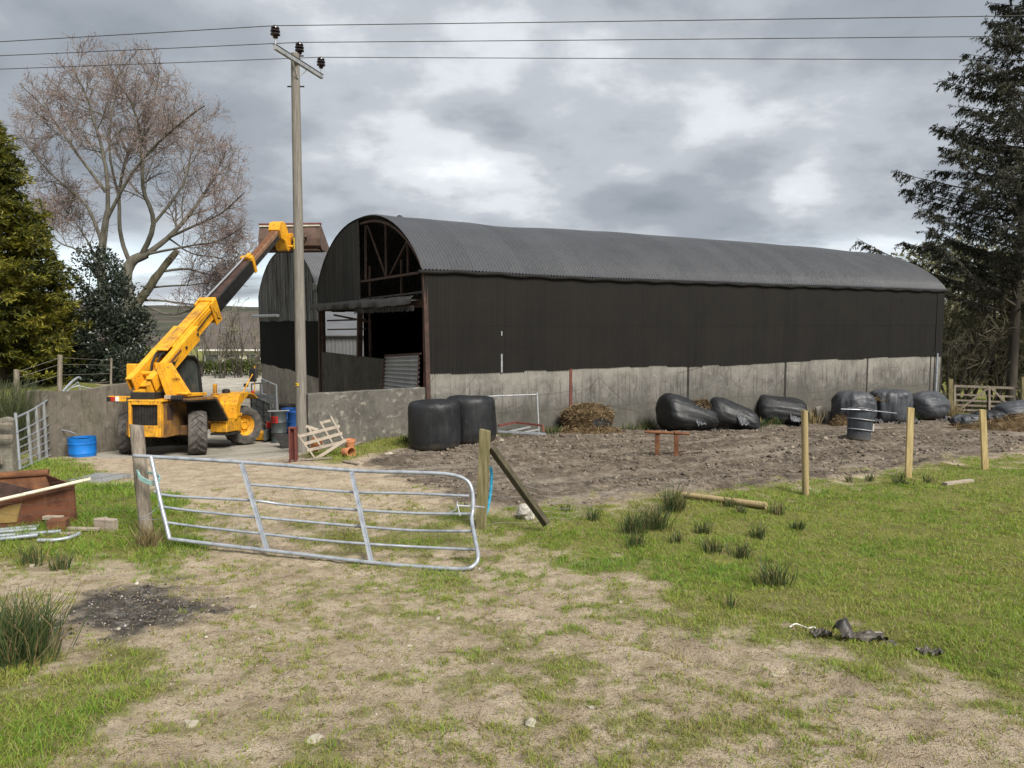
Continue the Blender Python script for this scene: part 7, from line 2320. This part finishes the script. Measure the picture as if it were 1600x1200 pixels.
# ---- rushes
def rush(px, py, h, spread, n, seed, label, Y=None):
    rn = np.random.RandomState(seed)
    if 200 < seed < 224: h *= 1.2; n = int(n * 1.2)
    p = gon(px, py) if Y is None else at(px, py, Y)
    z0 = gz(p.x, p.y)
    c = np.array([p.x, p.y, z0]) + rn.normal(0, spread * .28, (n, 3)) * [1, 1, 0]
    d = np.stack([rn.normal(0, .20, n), rn.normal(0, .20, n), np.ones(n)], -1) + (c - np.array([p.x, p.y, z0])) * .5 / max(spread, .05)
    d /= np.linalg.norm(d, axis=1)[:, None]
    L = h * rn.uniform(.45, 1.08, n)
    L = L * np.where(rn.uniform(0, 1, n) < .25, .55, 1.0)
    m1 = c + d * (L * .5)[:, None]; b = rn.normal(0, .16, (n, 3)) * L[:, None]; b[:, 2] = -np.abs(b[:, 2]) * .6
    tp_ = c + d * L[:, None] + b
    dist = math.hypot(p.x, p.y)
    w = (.0022 + .00022 * dist)
    s = np.cross(d, rn.normal(0, 1, (n, 3))); s /= np.linalg.norm(s, axis=1)[:, None]; s *= w
    c = c - [0, 0, .03]
    Vt = np.stack([c - s, c + s, m1 + s, m1 - s, tp_ + s * .25, tp_ - s * .25], 1).reshape(-1, 3)
    bq = (np.arange(n) * 6)[:, None]
    f = np.concatenate([bq + [[0, 1, 2, 3]], bq + [[3, 2, 4, 5]]])
    tn = np.clip(rn.normal(.62, .22, n) - (rn.uniform(0, 1, n) < .22) * .55, 0, 1)
    o = link(bpy.data.objects.new("rush_clump", np_mesh("rush_clump", Vt - np.array([p.x, p.y, z0]), f, False, np.repeat(tn, 6))))
    o.data.materials.append(M['rush']); o.location = (p.x, p.y, z0)
    return tag(o, label, "rushes", "clumps of rushes in the grass")


RS = [(15, 1030, .50, .42, 950, "big tall rush clump with brown tips at the left edge in the foreground"),
      (1053, 800, .34, .24, 210, "tallest dark rush clump at the left end of the fallen post"),
      (1023, 828, .31, .26, 220, "broad dark rush clump just left of the tallest one"),
      (990, 838, .30, .24, 150, "leftmost rush clump of the big dark group"),
      (993, 858, .20, .14, 70, "small rush tuft below the leftmost dark clump"),
      (1140, 795, .15, .16, 60, "rush tuft growing against the middle of the fallen post"),
      (1157, 806, .13, .12, 50, "low rush tuft in front of the fallen post's right half"),
      (1214, 808, .20, .16, 60, "thin rush tuft at the fallen post's right end"),
      (1247, 829, .13, .14, 80, "small dark compact rush tuft right of the fallen post"),
      (1184, 843, .20, .14, 60, "narrow upright rush tuft below the fallen post"),
      (1100, 836, .18, .16, 60, "wispy rush tuft below the fallen post's left half"),
      (1112, 866, .16, .20, 90, "low dark rush tuft in the middle of the grass"),
      (1157, 873, .20, .18, 80, "rush tuft right of the low dark middle one"),
      (1057, 852, .16, .12, 50, "thin rush tuft below the broad dark clump"),
      (1209, 918, .26, .26, 130, "isolated tall rush clump nearest the plastic scraps"),
      (1143, 950, .18, .08, 30, "small rush sprout with a reddish base on bare soil"),
      (925, 815, .20, .16, 50, "sparse rush tuft right of the diagonal stay"),
      (885, 800, .14, .16, 40, "sparse rush tuft along the slack netting"),
      (1405, 760, .22, .22, 70, "rush tuft at the foot of the middle fence post"),
      (1360, 754, .16, .12, 40, "small rush tuft left of the middle fence post"),
      (1450, 755, .16, .14, 40, "small rush tuft right of the middle fence post"),
      (1325, 752, .14, .10, 36, "small rush tuft by the mud's edge right of the round post"),
      (48, 885, .22, .2, 90, "rush tuft in the left grass below the lying tubes"),
      (95, 893, .22, .14, 70, "rush tuft right of the one below the lying tubes"),
      (232, 852, .36, .18, 240, "tangled dry grass and rushes round the foot of the old gate post")]
for i, (px, py, h, s_, n, lb) in enumerate(RS):
    o = rush(px, py, h, s_, n, 200 + i, lb)
    if i == 0: pass
drym = leaf_mat("dry_stems", [(0, (.30, .24, .13)), (.6, (.22, .17, .085)), (1, (.12, .12, .045))], .2)
o.data.materials.clear(); o.data.materials.append(drym)

for i, (px, py, Y, h, s_, n, lb) in enumerate(((985, 668, 22.3, .34, .7, 160, "green and brown weeds at the wall right of the hay heap"), (1014, 666, 22.9, .42, .5, 150, "tall weeds growing between the hay heap and the torn bale"), (1188, 668, 24.6, .30, .5, 120, "weeds growing at the long dark bale's left end"), (1210, 662, 25.0, .36, .4, 100, "tuft of grass against the front of the long dark bale"), (1268, 658, 26.6, .60, .5, 140, "tall brown dead weeds behind the long dark bale's right end"), (860, 672, 20.6, .26, .6, 130, "weeds along the wall left of the hay heap"), (1425, 658, 28.2, .40, .5, 120, "rough grass between the two rightmost grey bales"), (1482, 640, 30.5, .70, .9, 260, "tall dry tan grass at the barn's right corner"), (640, 690, 18.4, .24, .4, 170, "grass tuft between the low wall and the nearest bale"), (790, 690, 19.4, .16, .5, 80, "thin weeds in front of the low rusty hurdle"))):
    o = rush(px, py, h, s_, n, 400 + i, lb, Y); o["group"] = "weeds along the barn wall"; o["category"] = "weeds"; o.name = "weed_clump"
    if i in (4, 7): o.data.materials.clear(); o.data.materials.append(drym)
# ---- grass blades
rn = np.random.RandomState(81)


def blades(name, X, Y, hgt, wid, tint, label):
    n = len(X)
    Z = ground_at(X, Y)[0]
    c = np.stack([X, Y, Z - .004], -1)
    lean = rn.normal(0, .55, (n, 2))
    d = np.stack([lean[:, 0], lean[:, 1], np.ones(n)], -1); d /= np.linalg.norm(d, axis=1)[:, None]
    a = rn.uniform(0, 2 * math.pi, n); s = np.stack([np.cos(a), np.sin(a), np.zeros(n)], -1) * wid[:, None]
    m1 = c + d * (hgt * .55)[:, None]
    d2 = d + np.stack([lean[:, 0] * .9, lean[:, 1] * .9, -.35 * np.ones(n)], -1)
    tp_ = m1 + d2 * (hgt * .5)[:, None]
    Vt = np.stack([c - s, c + s, m1 + s * .7, m1 - s * .7, tp_], 1).reshape(-1, 3)
    b = (np.arange(n) * 5)[:, None]
    q = (b + [[0, 1, 2, 3]]); tri = (b + [[3, 2, 4]])
    me = bpy.data.meshes.new(name)
    me.vertices.add(n * 5); me.vertices.foreach_set("co", Vt.astype(np.float32).ravel())
    li = np.concatenate([q, tri], 1).astype(np.int32).ravel()
    me.loops.add(len(li)); me.loops.foreach_set("vertex_index", li)
    me.polygons.add(2 * n)
    ls = (np.arange(n) * 7)[:, None] + [[0, 4]]
    me.polygons.foreach_set("loop_start", ls.astype(np.int32).ravel())
    me.polygons.foreach_set("loop_total", np.tile([4, 3], n).astype(np.int32))
    at_ = me.attributes.new("tint", 'FLOAT', 'POINT'); at_.data.foreach_set("value", np.repeat(tint, 5).astype(np.float32))
    me.update(calc_edges=True)
    o = put(me, name, M['grass'])
    return tag(o, label, "grass", None, "stuff")


N = 1150000
A_ = rn.uniform(-42, 54, N) * math.pi / 180
r_ = 2.3 + (26 - 2.3) * rn.uniform(0, 1, N) ** 1.25
X = np.sin(A_) * r_; Yg = np.cos(A_) * r_
w = zones(X, Yg)
cl = fbm(X * 2.6, Yg * 2.6, 4, 101); cl2 = fbm(X * 9, Yg * 9, 3, 111)
pr_ = w['grass'] * np.clip(.25 + 1.5 * (cl - .30) + .9 * (cl2 - .5), 0, 1)
base_sparse = .06 * (1 - w['mud']) * (1 - w['yard']) * sm(.42, .62, cl2) * sm(.36, .52, cl) * (r_ < 13)
pr_ = np.maximum(pr_, base_sparse) * (1 - w['burn'] * .96)
pr_ *= np.where(r_ > 14, .55, 1)
kp = rn.uniform(0, 1, N) < pr_ * .72
X, Yg, r_, cl, cl2 = X[kp], Yg[kp], r_[kp], cl[kp], cl2[kp]
gw_ = w['grass'][kp]
lush = fbm(X * .5, Yg * .5, 3, 121)
leftside = sm(-1.2, -2.6, X)
hgt = (.022 + .040 * np.clip(cl, 0, 1) + .018 * lush) * rn.uniform(.55, 1.35, len(X)) * (.7 + .35 * gw_) * (1 + .9 * leftside * gw_ * sm(7, 8.2, Yg))
hgt = hgt * (1 + .5 * sm(9.5, 15, r_) * 0)
wid = .0012 + .00034 * r_
tint = np.clip(.57 + .8 * (lush - .5) + .5 * (cl - .5) + rn.normal(0, .17, len(X)) - (1 - gw_) * .28 - (rn.uniform(0, 1, len(X)) < .13) * .45, 0, 1)
# trodden tufts: bunches of blades in the thin places
nt_ = 34000
At = rn.uniform(-38, 38, nt_) * math.pi / 180; rt = 2.3 + 10.5 * rn.uniform(0, 1, nt_) ** 1.15
Xt, Yt = np.sin(At) * rt, np.cos(At) * rt; wt_ = zones(Xt, Yt)
c1 = fbm(Xt * 1.4, Yt * 1.4, 4, 151); c2 = fbm(Xt * 7, Yt * 7, 2, 153)
pt_ = (.16 + .9 * sm(.40, .60, c1)) * sm(.40, .60, c2) * (1 - wt_['mud']) * (1 - wt_['yard']) * (1 - wt_['burn']) * (.55 + .3 * wt_['grass'])
kt_ = rn.uniform(0, 1, nt_) < pt_ * .62
Xt, Yt, rt = Xt[kt_], Yt[kt_], rt[kt_]
per = 13
sz = .018 + .030 * rn.uniform(0, 1, len(Xt)) ** 2
tb = np.clip(rn.normal(.31, .18, len(Xt)), 0, 1)
Xb = np.repeat(Xt, per) + rn.normal(0, 1, len(Xt) * per) * np.repeat(sz, per) * .8
Yb = np.repeat(Yt, per) + rn.normal(0, 1, len(Xt) * per) * np.repeat(sz, per) * .8
X = np.concatenate([X, Xb]); Yg = np.concatenate([Yg, Yb])
rb = np.repeat(rt, per)
hgt = np.concatenate([hgt, (.018 + np.repeat(sz, per) * .95) * rn.uniform(.5, 1.3, len(Xb))])
wid = np.concatenate([wid, .0013 + .00034 * rb])
tint = np.concatenate([tint, np.clip(np.repeat(tb, per) + rn.normal(0, .13, len(Xb)), 0, 1)])
ns = 170000
As = rn.uniform(-38, 38, ns) * math.pi / 180; rs = 2.3 + 9.5 * rn.uniform(0, 1, ns) ** 1.1
Xs, Ys_ = np.sin(As) * rs, np.cos(As) * rs; ws = zones(Xs, Ys_)
ps = (1 - ws['mud']) * (1 - ws['yard']) * (1 - ws['burn'] * .95) * (.25 + .75 * sm(.35, .6, fbm(Xs * 2.2, Ys_ * 2.2, 4, 161)))
ks = rn.uniform(0, 1, ns) < ps * .42
Xs, Ys_, rs = Xs[ks], Ys_[ks], rs[ks]
X = np.concatenate([X, Xs]); Yg = np.concatenate([Yg, Ys_])
hgt = np.concatenate([hgt, .012 + .014 * rn.uniform(0, 1, len(Xs)) ** 2])
wid = np.concatenate([wid, .0011 + .00030 * rs])
tint = np.concatenate([tint, np.clip(rn.normal(.14, .16, len(Xs)), 0, 1)])
grass = blades("grass", X, Yg, hgt, wid, tint, "short pasture grass covering the field, verges and patches of the track")

# ---- small stones and mud clods lying loose
def chips(name, n, dens_fn, size, m, label, cat, seed, rmax=13, flat=.6):
    rn = np.random.RandomState(seed)
    A_ = rn.uniform(-38, 38, n) * math.pi / 180; r_ = 2.3 + (rmax - 2.3) * rn.uniform(0, 1, n)
    X = np.sin(A_) * r_; Y = np.cos(A_) * r_; w = zones(X, Y)
    kp = rn.uniform(0, 1, n) < dens_fn(w, X, Y, r_)
    X, Y, r_ = X[kp], Y[kp], r_[kp]; n = len(X); Z = ground_at(X, Y)[0]
    s = size * np.exp(rn.normal(0, .5, n)) * (.6 + .06 * r_)
    o6 = np.array([(1, 0, 0), (-1, 0, 0), (0, 1, 0), (0, -1, 0), (0, 0, 1), (0, 0, -1)], float)
    P = o6[None] * (1 + rn.uniform(-.35, .35, (n, 6, 1))); P[:, :, 2] *= flat
    a = rn.uniform(0, 6.28, n); ca, sa = np.cos(a)[:, None], np.sin(a)[:, None]
    Q = np.stack([P[:, :, 0] * ca - P[:, :, 1] * sa, P[:, :, 0] * sa + P[:, :, 1] * ca, P[:, :, 2]], -1) + rn.normal(0, .12, (n, 6, 3))
    Vt = (Q * s[:, None, None] + np.stack([X, Y, Z + s * flat * .25], -1)[:, None, :]).reshape(-1, 3)
    tri = np.array([(0, 2, 4), (2, 1, 4), (1, 3, 4), (3, 0, 4), (2, 0, 5), (1, 2, 5), (3, 1, 5), (0, 3, 5)])
    f = ((np.arange(n) * 6)[:, None, None] + tri[None]).reshape(-1, 3)
    o = put(np_mesh(name, Vt, f, False, np.repeat(rn.uniform(0, 1, n), 6)), name, m)
    return tag(o, label, cat, None, "stuff")


M['chip'] = leaf_mat("gravel_chips", [(0, (.14, .11, .08)), (.5, (.27, .22, .155)), (.9, (.36, .31, .235)), (1, (.48, .45, .39))], 0, .9)
M['clod'] = leaf_mat("mud_clods", [(0, (.060, .047, .036)), (.6, (.125, .100, .076)), (1, (.25, .21, .165))], 0, .95)
M['ash'] = leaf_mat("ash_bits", [(0, (.015, .014, .014)), (.6, (.06, .058, .055)), (.92, (.12, .115, .11)), (1, (.36, .35, .33))], 0, .95)
chips("gravel", 150000, lambda w, X, Y, r: (1 - w['grass'] * .93) * (1 - w['mud']) * (1 - w['yard']) * .55 * (fbm(X * 1.2, Y * 1.2, 3, 9) > .40), .0036, M['chip'], "loose gravel and stone chips scattered on the bare dirt track", "gravel", 91)
chips("mud", 60000, lambda w, X, Y, r: w['mud'] * .8 * (fbm(X * 1.1, Y * 2.2, 3, 29) > .44), .0120, M['clod'], "loose clods of churned mud in front of the barn", "mud", 92, 24, .7)
chips("ash_bits", 40000, lambda w, X, Y, r: w['burn'] * .9, .0060, M['ash'], "charred bits and ash left by a bonfire on the dirt", "ash", 93, 9)
# dead straw bits over dirt and mud
def dead(rn):
    while True:
        a = rn.uniform(-36, 36) * math.pi / 180; r = rn.uniform(2.5, 20)
        return np.array([math.sin(a) * r, math.cos(a) * r, 0.0])


rn2 = np.random.RandomState(95)
n = 22000
A_ = rn2.uniform(-37, 37, n) * math.pi / 180; r_ = 2.4 + 17 * rn2.uniform(0, 1, n) ** 1.2
X, Yd = np.sin(A_) * r_, np.cos(A_) * r_; w = zones(X, Yd); kp = rn2.uniform(0, 1, n) < (1 - .6 * w['grass']) * (1 - w['yard'] * .7)
X, Yd = X[kp], Yd[kp]; Zd = ground_at(X, Yd)[0] + .008
pts_ = np.stack([X, Yd, Zd], -1); it = iter(range(10 ** 9))
o = strands("dead_grass", lambda rn: pts_[next(it) % len(pts_)], len(pts_), .042, 96, None, None, .0016, .2)
tag(o, "dead pale grass stalks littering the bare ground", "dead grass", None, "stuff")

# every named object at the top that is no setting and no stuff is a thing
for o in list(COL.objects):
    if o.parent is None and o.get("label") and not o.get("kind"): o["kind"] = "thing"
